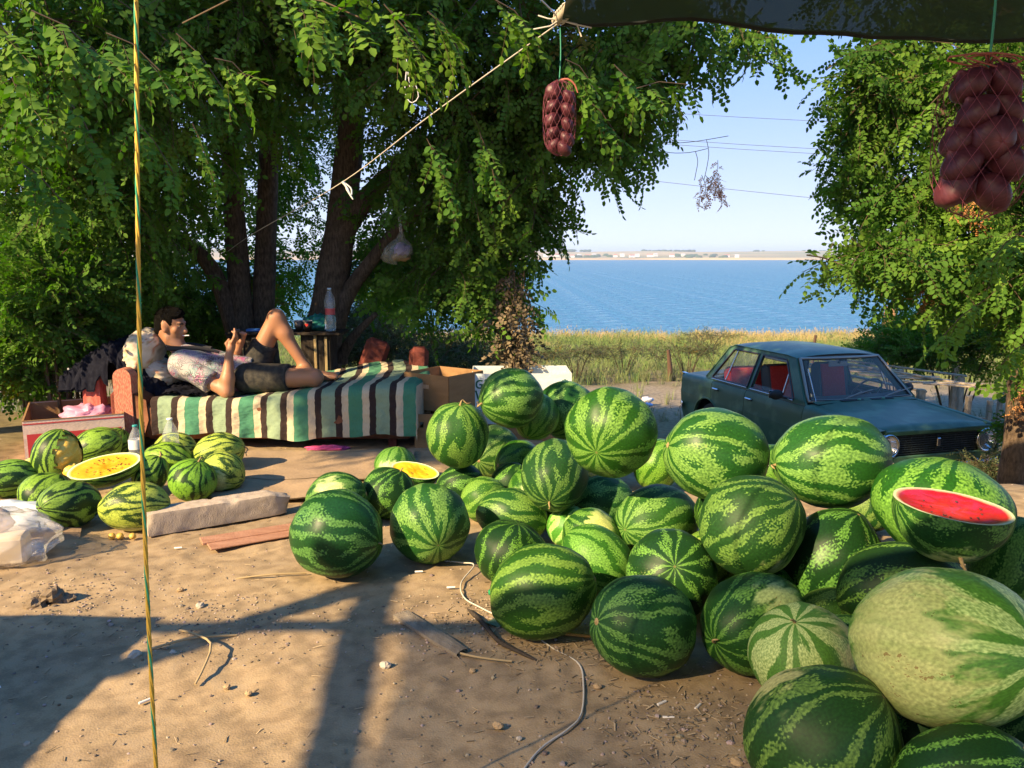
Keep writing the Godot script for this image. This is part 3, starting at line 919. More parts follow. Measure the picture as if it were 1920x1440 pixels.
# ================================================================ rounded bodies: capsules joined softly, meshed as surface nets
# bones: [a, b, ra, rb] or [centre, radii(Vector3), basis]; clip(p) > 0 cuts away
func body_net(st: SurfaceTool, bones: Array, cell: float, k: float, clip = null, tint = null) -> void:
	var lo := Vector3.INF
	var hi := -Vector3.INF
	for b in bones:
		var pad: float = cell * 3.0 + k * 3.0
		if b.size() == 4:
			var rm: float = maxf(b[2], b[3]) + pad
			lo = lo.min(b[0].min(b[1]) - Vector3.ONE * rm)
			hi = hi.max(b[0].max(b[1]) + Vector3.ONE * rm)
		else:
			var rr: float = maxf(b[1].x, maxf(b[1].y, b[1].z)) + pad
			lo = lo.min(b[0] - Vector3.ONE * rr)
			hi = hi.max(b[0] + Vector3.ONE * rr)
	var nx := int((hi.x - lo.x) / cell) + 2
	var ny := int((hi.y - lo.y) / cell) + 2
	var nz := int((hi.z - lo.z) / cell) + 2
	var F := PackedFloat32Array()
	F.resize(nx * ny * nz)
	var reach := cell * 2.0 + k * 5.0
	for b in bones:
		var blo: Vector3
		var bhi: Vector3
		var ell: bool = b.size() == 3
		if ell:
			var rr: float = maxf(b[1].x, maxf(b[1].y, b[1].z)) + reach
			blo = b[0] - Vector3.ONE * rr
			bhi = b[0] + Vector3.ONE * rr
		else:
			var rm: float = maxf(b[2], b[3]) + reach
			blo = b[0].min(b[1]) - Vector3.ONE * rm
			bhi = b[0].max(b[1]) + Vector3.ONE * rm
		var i0 := maxi(int((blo.x - lo.x) / cell), 0)
		var i1 := mini(int((bhi.x - lo.x) / cell) + 1, nx - 1)
		var j0 := maxi(int((blo.y - lo.y) / cell), 0)
		var j1 := mini(int((bhi.y - lo.y) / cell) + 1, ny - 1)
		var k0 := maxi(int((blo.z - lo.z) / cell), 0)
		var k1 := mini(int((bhi.z - lo.z) / cell) + 1, nz - 1)
		var a: Vector3 = b[0]
		var ab := Vector3.ZERO
		var l2 := 1.0
		var ra := 0.0
		var rb := 0.0
		var inv: Basis
		var rmin := 0.0
		if ell:
			inv = b[2].transposed()
			rmin = minf(b[1].x, minf(b[1].y, b[1].z))
		else:
			ab = b[1] - a
			l2 = maxf(ab.length_squared(), 1e-9)
			ra = b[2]
			rb = b[3]
		for iz in range(k0, k1 + 1):
			for iy in range(j0, j1 + 1):
				var at := (iz * ny + iy) * nx
				for ix in range(i0, i1 + 1):
					var p := Vector3(lo.x + ix * cell, lo.y + iy * cell, lo.z + iz * cell) - a
					var d: float
					if ell:
						d = ((inv * p / b[1]).length() - 1.0) * rmin
					else:
						var t := clampf(p.dot(ab) / l2, 0.0, 1.0)
						d = (p - ab * t).length() - lerpf(ra, rb, t)
					if d < reach:
						F[at + ix] += exp(-d / k)
	for i in F.size():
		F[i] = -k * log(F[i] + 1e-12)
	if clip != null:
		for iz in nz:
			for iy in ny:
				for ix in nx:
					var q := (iz * ny + iy) * nx + ix
					if F[q] < cell * 2.5:
						F[q] = maxf(F[q], clip.call(Vector3(lo.x + ix * cell, lo.y + iy * cell, lo.z + iz * cell)))
	var sy := nx
	var sz := nx * ny
	var ids := PackedInt32Array()
	ids.resize(F.size())
	var V := PackedVector3Array()
	for iz in nz - 1:
		for iy in ny - 1:
			var base := (iz * ny + iy) * nx
			for ix in nx - 1:
				var o := base + ix
				var f0 := F[o]
				var s0 := f0 < 0.0
				if (F[o + 1] < 0.0) == s0 and (F[o + sy] < 0.0) == s0 and (F[o + sy + 1] < 0.0) == s0 and (F[o + sz] < 0.0) == s0 and (F[o + sz + 1] < 0.0) == s0 and (F[o + sz + sy] < 0.0) == s0 and (F[o + sz + sy + 1] < 0.0) == s0:
					continue
				var sum := Vector3.ZERO
				var n := 0
				for e in EDGES:
					var ca: Vector3i = e[0]
					var cb: Vector3i = e[1]
					var fa := F[o + ca.x + ca.y * sy + ca.z * sz]
					var fb := F[o + cb.x + cb.y * sy + cb.z * sz]
					if (fa < 0.0) != (fb < 0.0):
						sum += Vector3(ca).lerp(Vector3(cb), fa / (fa - fb))
						n += 1
				ids[o] = V.size()
				V.append(lo + (Vector3(ix, iy, iz) + sum / n) * cell)
	for iz in range(1, nz - 1):
		for iy in range(1, ny - 1):
			var base := (iz * ny + iy) * nx
			for ix in range(1, nx - 1):
				var o := base + ix
				var s0 := F[o] < 0.0
				for ax in 3:
					var stp: int = [1, sy, sz][ax]
					if (F[o + stp] < 0.0) == s0:
						continue
					var u: int = [sy, sz, 1][ax]
					var w: int = [sz, 1, sy][ax]
					var q := [V[ids[o]], V[ids[o - u]], V[ids[o - u - w]], V[ids[o - w]]]
					if s0:
						q.reverse()
					for t in [0, 1, 2, 0, 2, 3]:
						if tint != null:
							st.set_color(tint.call(q[t]))
						st.add_vertex(q[t])

const EDGES := [
	[Vector3i(0, 0, 0), Vector3i(1, 0, 0)], [Vector3i(0, 1, 0), Vector3i(1, 1, 0)], [Vector3i(0, 0, 1), Vector3i(1, 0, 1)], [Vector3i(0, 1, 1), Vector3i(1, 1, 1)],
	[Vector3i(0, 0, 0), Vector3i(0, 1, 0)], [Vector3i(1, 0, 0), Vector3i(1, 1, 0)], [Vector3i(0, 0, 1), Vector3i(0, 1, 1)], [Vector3i(1, 0, 1), Vector3i(1, 1, 1)],
	[Vector3i(0, 0, 0), Vector3i(0, 0, 1)], [Vector3i(1, 0, 0), Vector3i(1, 0, 1)], [Vector3i(0, 1, 0), Vector3i(0, 1, 1)], [Vector3i(1, 1, 0), Vector3i(1, 1, 1)]]

# ================================================================ the man on the sofa
func make_person() -> void:
	var o := thing("person", "dark haired man in flowered shirt and shorts reclining barefoot on the sofa", "person", Vector3(-1.95, 0.4, -5.95))
	var off := o.position
	var skin := mat("skin", Color.WHITE, 0.5)
	skin.vertex_color_use_as_albedo = true
	skin.subsurf_scatter_enabled = true
	skin.subsurf_scatter_strength = 0.08
	var base := Color(0.37, 0.175, 0.09)
	# head frame
	var hf := Vector3(0.985, -0.12, 0.12).normalized()
	var hs := Vector3(-0.12, 0, 0.99).cross(Vector3.ZERO)
	hs = hf.cross(Vector3(-0.1, 1, 0)).normalized()
	var hu := hs.cross(hf).normalized()
	var hb := Basis(hf, hu, hs)
	var hc := Vector3(-2.462, 0.85, -5.95)
	var H := func(x: float, y: float, z: float) -> Vector3: return hc + hb * Vector3(x, y, z)
	var head := [
		[H.call(-0.018, 0.03, 0), Vector3(0.1, 0.09, 0.078), hb], [H.call(0.03, -0.04, 0), Vector3(0.062, 0.078, 0.058), hb],
		[H.call(0.072, -0.1, 0), H.call(0.066, -0.096, 0), 0.022, 0.022], [H.call(0.078, 0.022, -0.03), H.call(0.078, 0.022, 0.03), 0.014, 0.014],
		[H.call(0.09, 0.008, 0), H.call(0.112, -0.03, 0), 0.008, 0.0125], [H.call(0.1, -0.036, -0.011), H.call(0.1, -0.036, 0.011), 0.009, 0.009],
		[H.call(0.084, -0.056, -0.018), H.call(0.084, -0.056, 0.018), 0.0095, 0.0095], [H.call(0.083, -0.072, -0.015), H.call(0.083, -0.072, 0.015), 0.0095, 0.0095],
		[H.call(0.055, -0.022, -0.042), H.call(0.055, -0.022, 0.042), 0.022, 0.022],
		[H.call(0.0, -0.09, -0.035), H.call(0.05, -0.1, 0), 0.026, 0.02], [H.call(0.0, -0.09, 0.035), H.call(0.05, -0.1, 0), 0.026, 0.02],
		[H.call(-0.04, -0.05, 0), Vector3(-2.395, 0.645, -5.95), 0.06, 0.062]]
	for s in [-1.0, 1.0]:
		head.append([H.call(-0.012, -0.008, 0.078 * s), Vector3(0.02, 0.029, 0.008), hb * Basis(Vector3.UP, 0.35 * s) * Basis(Vector3(0, 0, 1), 0.15)])
		head.append([H.call(-0.008, -0.034, 0.076 * s), H.call(-0.006, -0.04, 0.075 * s), 0.009, 0.007])
	var face_tint := func(p: Vector3) -> Color:
		var q: Vector3 = hb.transposed() * (p - hc)
		var c := base
		if q.x > -0.005 and q.y < -0.038 and q.y > -0.13:
			c = base.lerp(Color(0.16, 0.09, 0.06), 0.5 * smoothstep(-0.038, -0.06, q.y))
		if absf(q.y - 0.022) < 0.007 and q.x > 0.066 and absf(q.z) > 0.012:
			c = Color(0.03, 0.018, 0.012)
		if absf(q.y + 0.064) < 0.009 and q.x > 0.08 and absf(q.z) < 0.024:
			c = Color(0.4, 0.16, 0.12)
		return c
	var st := begin()
	body_net(st, head, 0.0055, 0.006, null, face_tint)
	# limbs and trunk, one surface
	var sR := Vector3(-2.325, 0.565, -5.79)
	var eR := Vector3(-2.0, 0.402, -5.7)
	var wR := Vector3(-1.985, 0.655, -5.74)
	var kL := Vector3(-1.722, 0.9, -6.02)
	var aL := Vector3(-1.522, 0.525, -6.03)
	var kR := Vector3(-1.4, 0.492, -5.77)
	var aR := Vector3(-1.64, 0.49, -6.12)
	var trunk := [
		[Vector3(-2.41, 0.67, -5.95), Vector3(-2.33, 0.58, -5.95), 0.06, 0.075],
		[Vector3(-2.32, 0.56, -5.84), Vector3(-2.1, 0.5, -5.88), 0.095, 0.1], [Vector3(-2.34, 0.57, -6.07), Vector3(-2.1, 0.5, -6.02), 0.095, 0.1],
		[Vector3(-2.1, 0.5, -5.95), Vector3(-1.93, 0.475, -5.95), 0.115, 0.105],
		[sR, eR, 0.056, 0.043], [eR, eR.lerp(wR, 0.35), 0.042, 0.044], [eR.lerp(wR, 0.35), wR, 0.044, 0.028],
		[Vector3(-2.36, 0.6, -6.12), Vector3(-2.08, 0.5, -6.2), 0.056, 0.042], [Vector3(-2.08, 0.5, -6.2), Vector3(-1.99, 0.67, -5.95), 0.042, 0.028],
		[Vector3(-1.93, 0.49, -6.04), kL, 0.088, 0.058], [kL, kL.lerp(aL, 0.3), 0.057, 0.054], [kL.lerp(aL, 0.3) + Vector3(-0.012, -0.006, 0), aL, 0.053, 0.036],
		[aL, aL + Vector3(-0.022, -0.04, 0), 0.037, 0.034], [aL + Vector3(0.0, -0.03, 0), aL + Vector3(0.16, -0.052, 0.04), 0.036, 0.024], [aL + Vector3(0.13, -0.055, 0.035), aL + Vector3(0.2, -0.058, 0.035), 0.026, 0.02],
		[Vector3(-1.9, 0.475, -5.86), kR, 0.092, 0.06], [kR, kR.lerp(aR, 0.35), 0.058, 0.054], [kR.lerp(aR, 0.35), aR, 0.054, 0.036],
		[aR, aR + Vector3(-0.13, -0.02, -0.12), 0.036, 0.024]]
	for t in 5:
		var tz := 0.068 - t * 0.017
		trunk.append([aL + Vector3(0.19, -0.058, tz), aL + Vector3(0.235 - t * 0.007, -0.05 if t == 4 else -0.056, tz + 0.004), 0.0105 if t > 0 else 0.014, 0.009 if t > 0 else 0.012])
	var body_tint := func(_p: Vector3) -> Color: return base
	body_net(st, trunk, 0.0125, 0.012, null, body_tint)
	# right hand: palm, four curled fingers, thumb
	var hand := []
	var pc := Vector3(-1.974, 0.715, -5.76)
	hand.append([wR, pc, 0.027, 0.03])
	hand.append([pc + Vector3(0.0, -0.015, 0.014), pc + Vector3(0.01, 0.032, 0.014), 0.021, 0.017])
	hand.append([pc + Vector3(0.0, -0.015, -0.02), pc + Vector3(0.01, 0.032, -0.026), 0.021, 0.017])
	var lens := [0.034, 0.038, 0.035, 0.028]
	for f in 4:
		var z0: float = 0.028 - f * 0.02
		var b0 := pc + Vector3(0.014, 0.036 - 0.004 * absf(f - 1), z0)
		var l: float = lens[f]
		var p1 := b0 + Vector3(0.02 - f * 0.002, l * (1.15 if f == 0 else 0.8), -0.004)
		var p2 := p1 + (Vector3(0.004, l * 0.9, -0.006) if f == 0 else Vector3(-0.004, l * 0.7, -0.012))
		var p3 := p2 + (Vector3(-0.004, l * 0.7, -0.004) if f == 0 else Vector3(-0.02, l * 0.3, -0.006))
		hand.append([b0, p1, 0.0105, 0.0095])
		hand.append([p1, p2, 0.0095, 0.0085])
		hand.append([p2, p3, 0.0085, 0.007])
	hand.append([pc + Vector3(-0.012, -0.012, 0.018), pc + Vector3(-0.026, 0.022, 0.018), 0.013, 0.011])
	hand.append([pc + Vector3(-0.026, 0.022, 0.018), pc + Vector3(-0.012, 0.05, 0.002), 0.011, 0.0085])
	body_net(st, hand, 0.0045, 0.003, null, body_tint)
	# left hand behind the phone
	var lh := []
	var lc := Vector3(-1.962, 0.73, -5.93)
	lh.append([Vector3(-1.99, 0.67, -5.95), lc, 0.026, 0.028])
	for f in 4:
		var b0 := lc + Vector3(0.018, 0.024, 0.022 - f * 0.018)
		lh.append([b0 - Vector3(0.01, 0.02, 0), b0 + Vector3(0.012, 0.03, 0.01), 0.012, 0.0095])
		lh.append([b0 + Vector3(0.012, 0.03, 0.01), b0 + Vector3(-0.004, 0.045, 0.028), 0.0095, 0.0075])
	lh.append([lc + Vector3(-0.015, 0, 0.02), lc + Vector3(-0.022, 0.04, 0.035), 0.012, 0.009])
	body_net(st, lh, 0.005, 0.003, null, body_tint)
	var m := done(st)
	var bd := part("body", m, skin, o)
	bd.position = -off
	# hair
	st = begin()
	var hn := noisy(72, 45.0, 2)
	var hair_clip := func(p: Vector3) -> float:
		var q: Vector3 = hb.transposed() * (p - hc)
		var top := maxf(0.052 - q.y + 0.35 * maxf(q.x - 0.05, 0.0), q.x - 0.085)
		var side := maxf(q.x - 0.036, -0.012 - q.y)
		var burn := maxf(maxf(q.x - 0.03, 0.008 - q.x), -0.03 - q.y)
		var nape := maxf(q.x + 0.03, -0.07 - q.y)
		return minf(minf(top, side), minf(nape, burn)) + 0.009 * hn.get_noise_3dv(p)
	var hair_bones := [[H.call(-0.018, 0.032, 0), Vector3(0.104, 0.094, 0.081), hb], [H.call(-0.07, -0.04, 0), H.call(-0.055, 0.0, 0), 0.058, 0.07]]
	for k in 26:
		var a := k * 2.4
		var r := sqrt((k + 0.5) / 26.0)
		hair_bones.append([H.call(0.012 + 0.07 * cos(a) * r, 0.115 - 0.04 * r * r, 0.055 * sin(a) * r), H.call(0.04 + 0.07 * cos(a) * r, 0.13 - 0.055 * r * r, 0.055 * sin(a) * r), 0.011, 0.004])
	body_net(st, hair_bones, 0.0055, 0.006, hair_clip)
	# short strands lying back over the scalp
	var hr := RandomNumberGenerator.new()
	hr.seed = 73
	st.set_smooth_group(-1)
	for k in 1500:
		var d := Vector3(hr.randfn(), absf(hr.randfn()), hr.randfn()).normalized()
		var root := Vector3(-0.018, 0.032, 0) + d * Vector3(0.104, 0.094, 0.081) * 1.0
		if hair_clip.call(hc + hb * root) > -0.002:
			continue
		var flow := (Vector3(0.5, 0.25, 0) + Vector3(hr.randfn(), hr.randfn(), hr.randfn()) * 0.5 + d * 0.55).normalized()
		if root.y < 0.05:
			flow = (Vector3(-0.4, -0.8, 0) + Vector3(hr.randfn(), hr.randfn(), hr.randfn()) * 0.35 + d * 0.35).normalized()
		var sd := flow.cross(d).normalized() * 0.0022
		var l := hr.randf_range(0.012, 0.026) * (1.0 if root.y > 0.05 else 0.6)
		tri(st, hc + hb * (root - sd), hc + hb * (root + sd), hc + hb * (root + flow * l))
	part("hair", done(st), rough_mat("hair", Color(0.001, 0.0009, 0.0009), Color(0.005, 0.004, 0.003), 0.03, 0.85, 1.0, 71, Vector3(1, 4, 1), 0.05), o).position = -off
	for s in [-1.0, 1.0]:
		var ey := part("eye", lump_mesh(1, Vector3(0.011, 0.007, 0.011), 0.0, 1.0, 10, 8), mat("eye", Color(0.12, 0.1, 0.09), 0.2), o)
		ey.position = H.call(0.079, 0.004, 0.031 * s) - off
	# shirt: loose over the trunk, two sleeves, an open dark-lined collar
	var nz := noisy(75, 9.0, 2)
	var sl := sR.lerp(eR, 0.64)
	var sdir := (eR - sR).normalized()
	st = begin()
	var shirt_clip := func(p: Vector3) -> float:
		var v := maxf(p.x + 1.88 + 0.02 * nz.get_noise_3dv(p * 2.0), (p - Vector3(-2.41, 0.70, -5.95)).dot(Vector3(-0.45, 0.89, 0)))
		return maxf(v, 0.012 * nz.get_noise_3dv(p) - 0.012)
	body_net(st, [
		[Vector3(-2.395, 0.645, -5.95), Vector3(-2.3, 0.59, -5.95), 0.075, 0.11],
		[Vector3(-2.34, 0.575, -5.83), Vector3(-2.1, 0.51, -5.87), 0.112, 0.124], [Vector3(-2.36, 0.585, -6.08), Vector3(-2.1, 0.51, -6.03), 0.112, 0.124],
		[Vector3(-2.1, 0.505, -5.95), Vector3(-1.86, 0.485, -5.95), 0.137, 0.125]], 0.0125, 0.014, shirt_clip)
	var sleeve_clip := func(p: Vector3) -> float: return maxf((p - sl).dot(sdir) + 0.012 * nz.get_noise_3dv(p * 2.0), 0.01 * nz.get_noise_3dv(p * 1.5) - 0.01)
	body_net(st, [[sR + Vector3(-0.01, 0.02, 0), sR.lerp(eR, 0.75), 0.078, 0.082]], 0.0115, 0.012, sleeve_clip)
	body_net(st, [[Vector3(-2.36, 0.6, -6.12), Vector3(-2.17, 0.525, -6.18), 0.076, 0.074]], 0.0125, 0.012)
	var sh := part("shirt", done(st), flower_mat(), o)
	sh.position = -off
	st = begin()
	tube(st, smooth_path([Vector3(-2.49, 0.7, -6.0), Vector3(-2.465, 0.69, -5.88), Vector3(-2.38, 0.688, -5.85), Vector3(-2.26, 0.69, -5.88), Vector3(-2.12, 0.655, -5.93)], 14), [0.014, 0.016, 0.018, 0.02, 0.02, 0.02, 0.019, 0.018, 0.017, 0.016, 0.014, 0.013, 0.012, 0.01], 7)
	tube(st, smooth_path([Vector3(-2.49, 0.7, -5.9), Vector3(-2.46, 0.7, -6.02), Vector3(-2.36, 0.7, -6.04), Vector3(-2.2, 0.675, -6.0)], 10), 0.014, 7)
	var col := part("collar", done(st), mat("dark_lining", Color(0.02, 0.02, 0.024), 0.9), o)
	col.position = -off
	# shorts
	st = begin()
	var hemL := Vector3(-1.815, 0.71, -6.03)
	var dL := (kL - Vector3(-1.93, 0.49, -6.04)).normalized()
	var hemR := Vector3(-1.585, 0.49, -5.81)
	var dR := (kR - Vector3(-1.9, 0.475, -5.86)).normalized()
	var shorts_clip := func(p: Vector3) -> float:
		var n := 0.012 * nz.get_noise_3dv(p * 1.4)
		return maxf(maxf((p - hemL).dot(dL), (p - hemR).dot(dR)), maxf(-1.98 - p.x, n - 0.012))
	body_net(st, [[Vector3(-1.99, 0.48, -5.95), Vector3(-1.9, 0.47, -5.95), 0.12, 0.118], [Vector3(-1.93, 0.49, -6.04), hemL + dL * 0.05, 0.106, 0.094], [Vector3(-1.9, 0.475, -5.86), hemR + dR * 0.06, 0.108, 0.094]], 0.0125, 0.014, shorts_clip)
	part("shorts", done(st), rough_mat("shorts_cloth", Color(0.022, 0.023, 0.024), Color(0.07, 0.064, 0.052), 0.25, 0.9, 0.5, 77), o).position = -off
	# things he holds
	var cg := begin()
	var mouth: Vector3 = H.call(0.092, -0.064, 0.012)
	tube(cg, PackedVector3Array([Vector3.ZERO, Vector3(0.052, 0.002, 0.012)]), 0.004, 8)
	var cig := solo("cigarette", done(cg), mat("cigarette_paper", Color(0.8, 0.78, 0.72), 0.8), "white cigarette between the reclining man's lips", "cigarette", mouth)
	cg = begin()
	tube(cg, PackedVector3Array([Vector3(0.0525, 0.002, 0.0121), Vector3(0.058, 0.0022, 0.0132)]), 0.0037, 8)
	part("ash_tip", done(cg), mat("ash", Color(0.2, 0.19, 0.18), 1.0), cig)
	var ph := thing("phone", "dark phone held up before the man's face", "phone", Vector3(-1.958, 0.79, -5.845))
	ph.basis = Basis(Vector3(0, 0, 1), 0.16)
	part("case", box_mesh(Vector3(0.009, 0.072, 0.15), 0.003), mat("phone_case", Color(0.015, 0.016, 0.02), 0.4), ph)
	part("screen", box_mesh(Vector3(0.001, 0.066, 0.142), 0.0, Vector3(-0.0052, 0, 0)), mat("phone_glass", Color(0.03, 0.035, 0.045), 0.08), ph)

func flower_mat() -> StandardMaterial3D:
	var W := 512
	var im := Image.create(W, W, false, Image.FORMAT_RGB8)
	im.fill(Color(0.66, 0.64, 0.63))
	var r := RandomNumberGenerator.new()
	r.seed = 5
	var inks := [Color(0.45, 0.3, 0.55), Color(0.7, 0.25, 0.48), Color(0.08, 0.08, 0.1), Color(0.4, 0.6, 0.58), Color(0.42, 0.4, 0.55), Color(0.1, 0.09, 0.11), Color(0.05, 0.05, 0.06), Color(0.3, 0.3, 0.34)]
	for k in 190:
		var c: Color = inks[k % inks.size()]
		var x := r.randf() * W
		var y := r.randf() * W
		var petals := r.randi_range(5, 9)
		var l := r.randf_range(16, 52)
		var a0 := r.randf() * TAU
		for p in petals:
			var a := a0 + TAU * p / petals + r.randf_range(-0.15, 0.15)
			for s in range(4, int(l)):
				var b := a + 0.35 * sin(s * 0.12)
				var wd := 2 + int(3.6 * sin(PI * s / l))
				im.fill_rect(Rect2i(posmod(int(x + cos(b) * s), W - 6), posmod(int(y + sin(b) * s), W - 6), wd, wd), c.lerp(Color(0.66, 0.64, 0.63), 0.12 * (p % 3)))
	var m := mat("flower_print", Color.WHITE, 0.9)
	m.albedo_texture = ImageTexture.create_from_image(im)
	m.uv1_triplanar = true
	m.uv1_scale = Vector3.ONE / 0.5
	return m

# ================================================================ sofa, blanket, bedding
func bed_top(x: float, z: float) -> float:
	var u := clampf((x + 2.5) / 1.83, 0.0, 1.0)
	var v := clampf((-5.62 - z) / 0.98, 0.0, 1.0)
	var y := lerpf(0.362, 0.46, smoothstep(0.25, 1.0, u)) + 0.035 * v * u
	y -= 0.03 * exp(-pow((x + 2.0) / 0.35, 2.0) - pow((z + 5.95) / 0.25, 2.0))
	y += 0.02 * sin(x * 4.1 + z * 2.0) * v * u
	return y

func make_sofa() -> void:
	var o := thing("sofa", "worn brown and red fold-out sofa bed under the trees", "sofa", Vector3(-1.7, 0, -6.1))
	var off := o.position
	var brown := rough_mat("sofa_brown", Color(0.13, 0.055, 0.03), Color(0.22, 0.1, 0.06), 0.3, 0.95, 0.7, 81)
	var red := rough_mat("sofa_red", Color(0.45, 0.09, 0.07), Color(0.58, 0.2, 0.15), 0.22, 0.95, 0.8, 82, Vector3(1, 0.4, 1))
	var darkred := rough_mat("sofa_dark_red", Color(0.11, 0.03, 0.022), Color(0.2, 0.06, 0.045), 0.25, 0.9, 0.6, 83)
	var worn := rough_mat("sofa_worn", Color(0.42, 0.09, 0.07), Color(0.48, 0.28, 0.17), 0.09, 0.95, 1.0, 84, Vector3(1, 0.35, 1), 0.03)
	part("base", box_mesh(Vector3(1.86, 0.17, 0.92), 0.02, Vector3(-1.64, 0.155, -6.12) - off), brown, o)
	var st := begin()
	# mattress with a bulging front edge
	var rows := []
	var nz := noisy(85, 2.0, 2)
	for i in 40:
		var x := lerpf(-2.62, -0.7, i / 39.0)
		var row := PackedVector3Array()
		for e in [[-5.66, 0.09], [-5.63, 0.12], [-5.612, 0.2], [-5.615, 0.3], [-5.64, -1.0], [-5.72, -2.0], [-5.9, -2.0], [-6.15, -2.0], [-6.4, -2.0], [-6.6, -2.0], [-6.63, 0.2]]:
			var y: float = e[1]
			if y == -1.0:
				y = bed_top(x, -5.62) - 0.03
			elif y == -2.0:
				y = bed_top(x, e[0]) - 0.012
			row.append(Vector3(x, y + 0.006 * nz.get_noise_2d(x * 3.0, e[0] * 3.0), e[0]) - off)
		rows.append(row)
	sheet(st, rows)
	for e in [0, 39]:
		var row: PackedVector3Array = rows[e]
		for j in row.size() - 2:
			tri(st, row[0], row[j + 1], row[j + 2])
	part("mattress", done(st), brown, o)
	# left end: two red posts joined by a low panel
	for k in 2:
		var p: Vector3 = [Vector3(-2.68, 0, -5.64), Vector3(-3.02, 0, -5.88)][k] - off
		var h: float = [0.58, 0.5][k]
		st = begin()
		var prof := []
		for i in 15:
			var a := PI * i / 14.0
			prof.append(Vector2(-cos(a) * 0.062, h - 0.06 + sin(a) * 0.06))
		for face in [-1.0, 1.0]:
			for i in 14:
				quad(st, p + Vector3(prof[i].x, prof[i].y, face * 0.05), p + Vector3(prof[i + 1].x, prof[i + 1].y, face * 0.05), p + Vector3(prof[i + 1].x, 0.03, face * 0.05), p + Vector3(prof[i].x, 0.03, face * 0.05))
		st.set_smooth_group(2)
		for i in 14:
			quad(st, p + Vector3(prof[i].x, prof[i].y, -0.05), p + Vector3(prof[i].x, prof[i].y, 0.05), p + Vector3(prof[i + 1].x, prof[i + 1].y, 0.05), p + Vector3(prof[i + 1].x, prof[i + 1].y, -0.05))
		st.set_smooth_group(3)
		for s in [-0.062, 0.062]:
			quad(st, p + Vector3(s, h - 0.06, -0.05), p + Vector3(s, h - 0.06, 0.05), p + Vector3(s, 0.03, 0.05), p + Vector3(s, 0.03, -0.05))
		var post := part("armrest_post", done(st), worn if k == 0 else red, o)
		if k == 0:
			post.set_meta("label", "front armrest post with worn frayed cover")
	part("armrest_panel", box_mesh(Vector3(0.07, 0.36, 0.98), 0.02, Vector3(-2.79, 0.22, -6.18) - off, Basis(Vector3.UP, 0.0)), darkred, o)
	part("armrest_skirt", box_mesh(Vector3(0.12, 0.3, 0.03), 0.01, Vector3(-2.66, 0.19, -5.655) - off), darkred, o)
	# curved brown mattress end below the near post
	st = begin()
	var pr := [Vector3(-2.7, 0.4, 0), Vector3(-2.62, 0.405, 0), Vector3(-2.53, 0.36, 0), Vector3(-2.52, 0.22, 0), Vector3(-2.56, 0.1, 0), Vector3(-2.62, 0.1, 0), Vector3(-2.68, 0.26, 0)]
	for i in pr.size() - 2:
		tri(st, pr[0] + Vector3(0, 0, -5.603) - off, pr[i + 1] + Vector3(0, 0, -5.603) - off, pr[i + 2] + Vector3(0, 0, -5.603) - off)
	for i in pr.size():
		var a: Vector3 = pr[i]
		var b: Vector3 = pr[(i + 1) % pr.size()]
		quad(st, a + Vector3(0, 0, -5.603) - off, b + Vector3(0, 0, -5.603) - off, b + Vector3(0, 0, -6.5) - off, a + Vector3(0, 0, -6.5) - off)
	part("side_bolster", done(st), brown, o)
	# right end: two dark red padded ends
	for k in 2:
		var c: Vector3 = [Vector3(-1.13, 0.535, -6.72), Vector3(-0.735, 0.49, -6.42)][k] - off
		var s: Vector3 = [Vector3(0.2, 0.27, 0.12), Vector3(0.15, 0.3, 0.13)][k]
		part("armrest_pad", box_mesh(s, 0.035, c, Basis(Vector3(0, 0, 1), [-0.35, -0.06][k]) * Basis(Vector3.UP, 0.15)), darkred, o)
	for p in [Vector3(-2.5, 0.035, -5.75), Vector3(-0.85, 0.035, -5.75), Vector3(-2.5, 0.035, -6.5), Vector3(-0.85, 0.035, -6.5)]:
		part("leg", box_mesh(Vector3(0.06, 0.08, 0.06), 0.005, p - off), darkred, o)
	make_blanket()
	make_bedding()

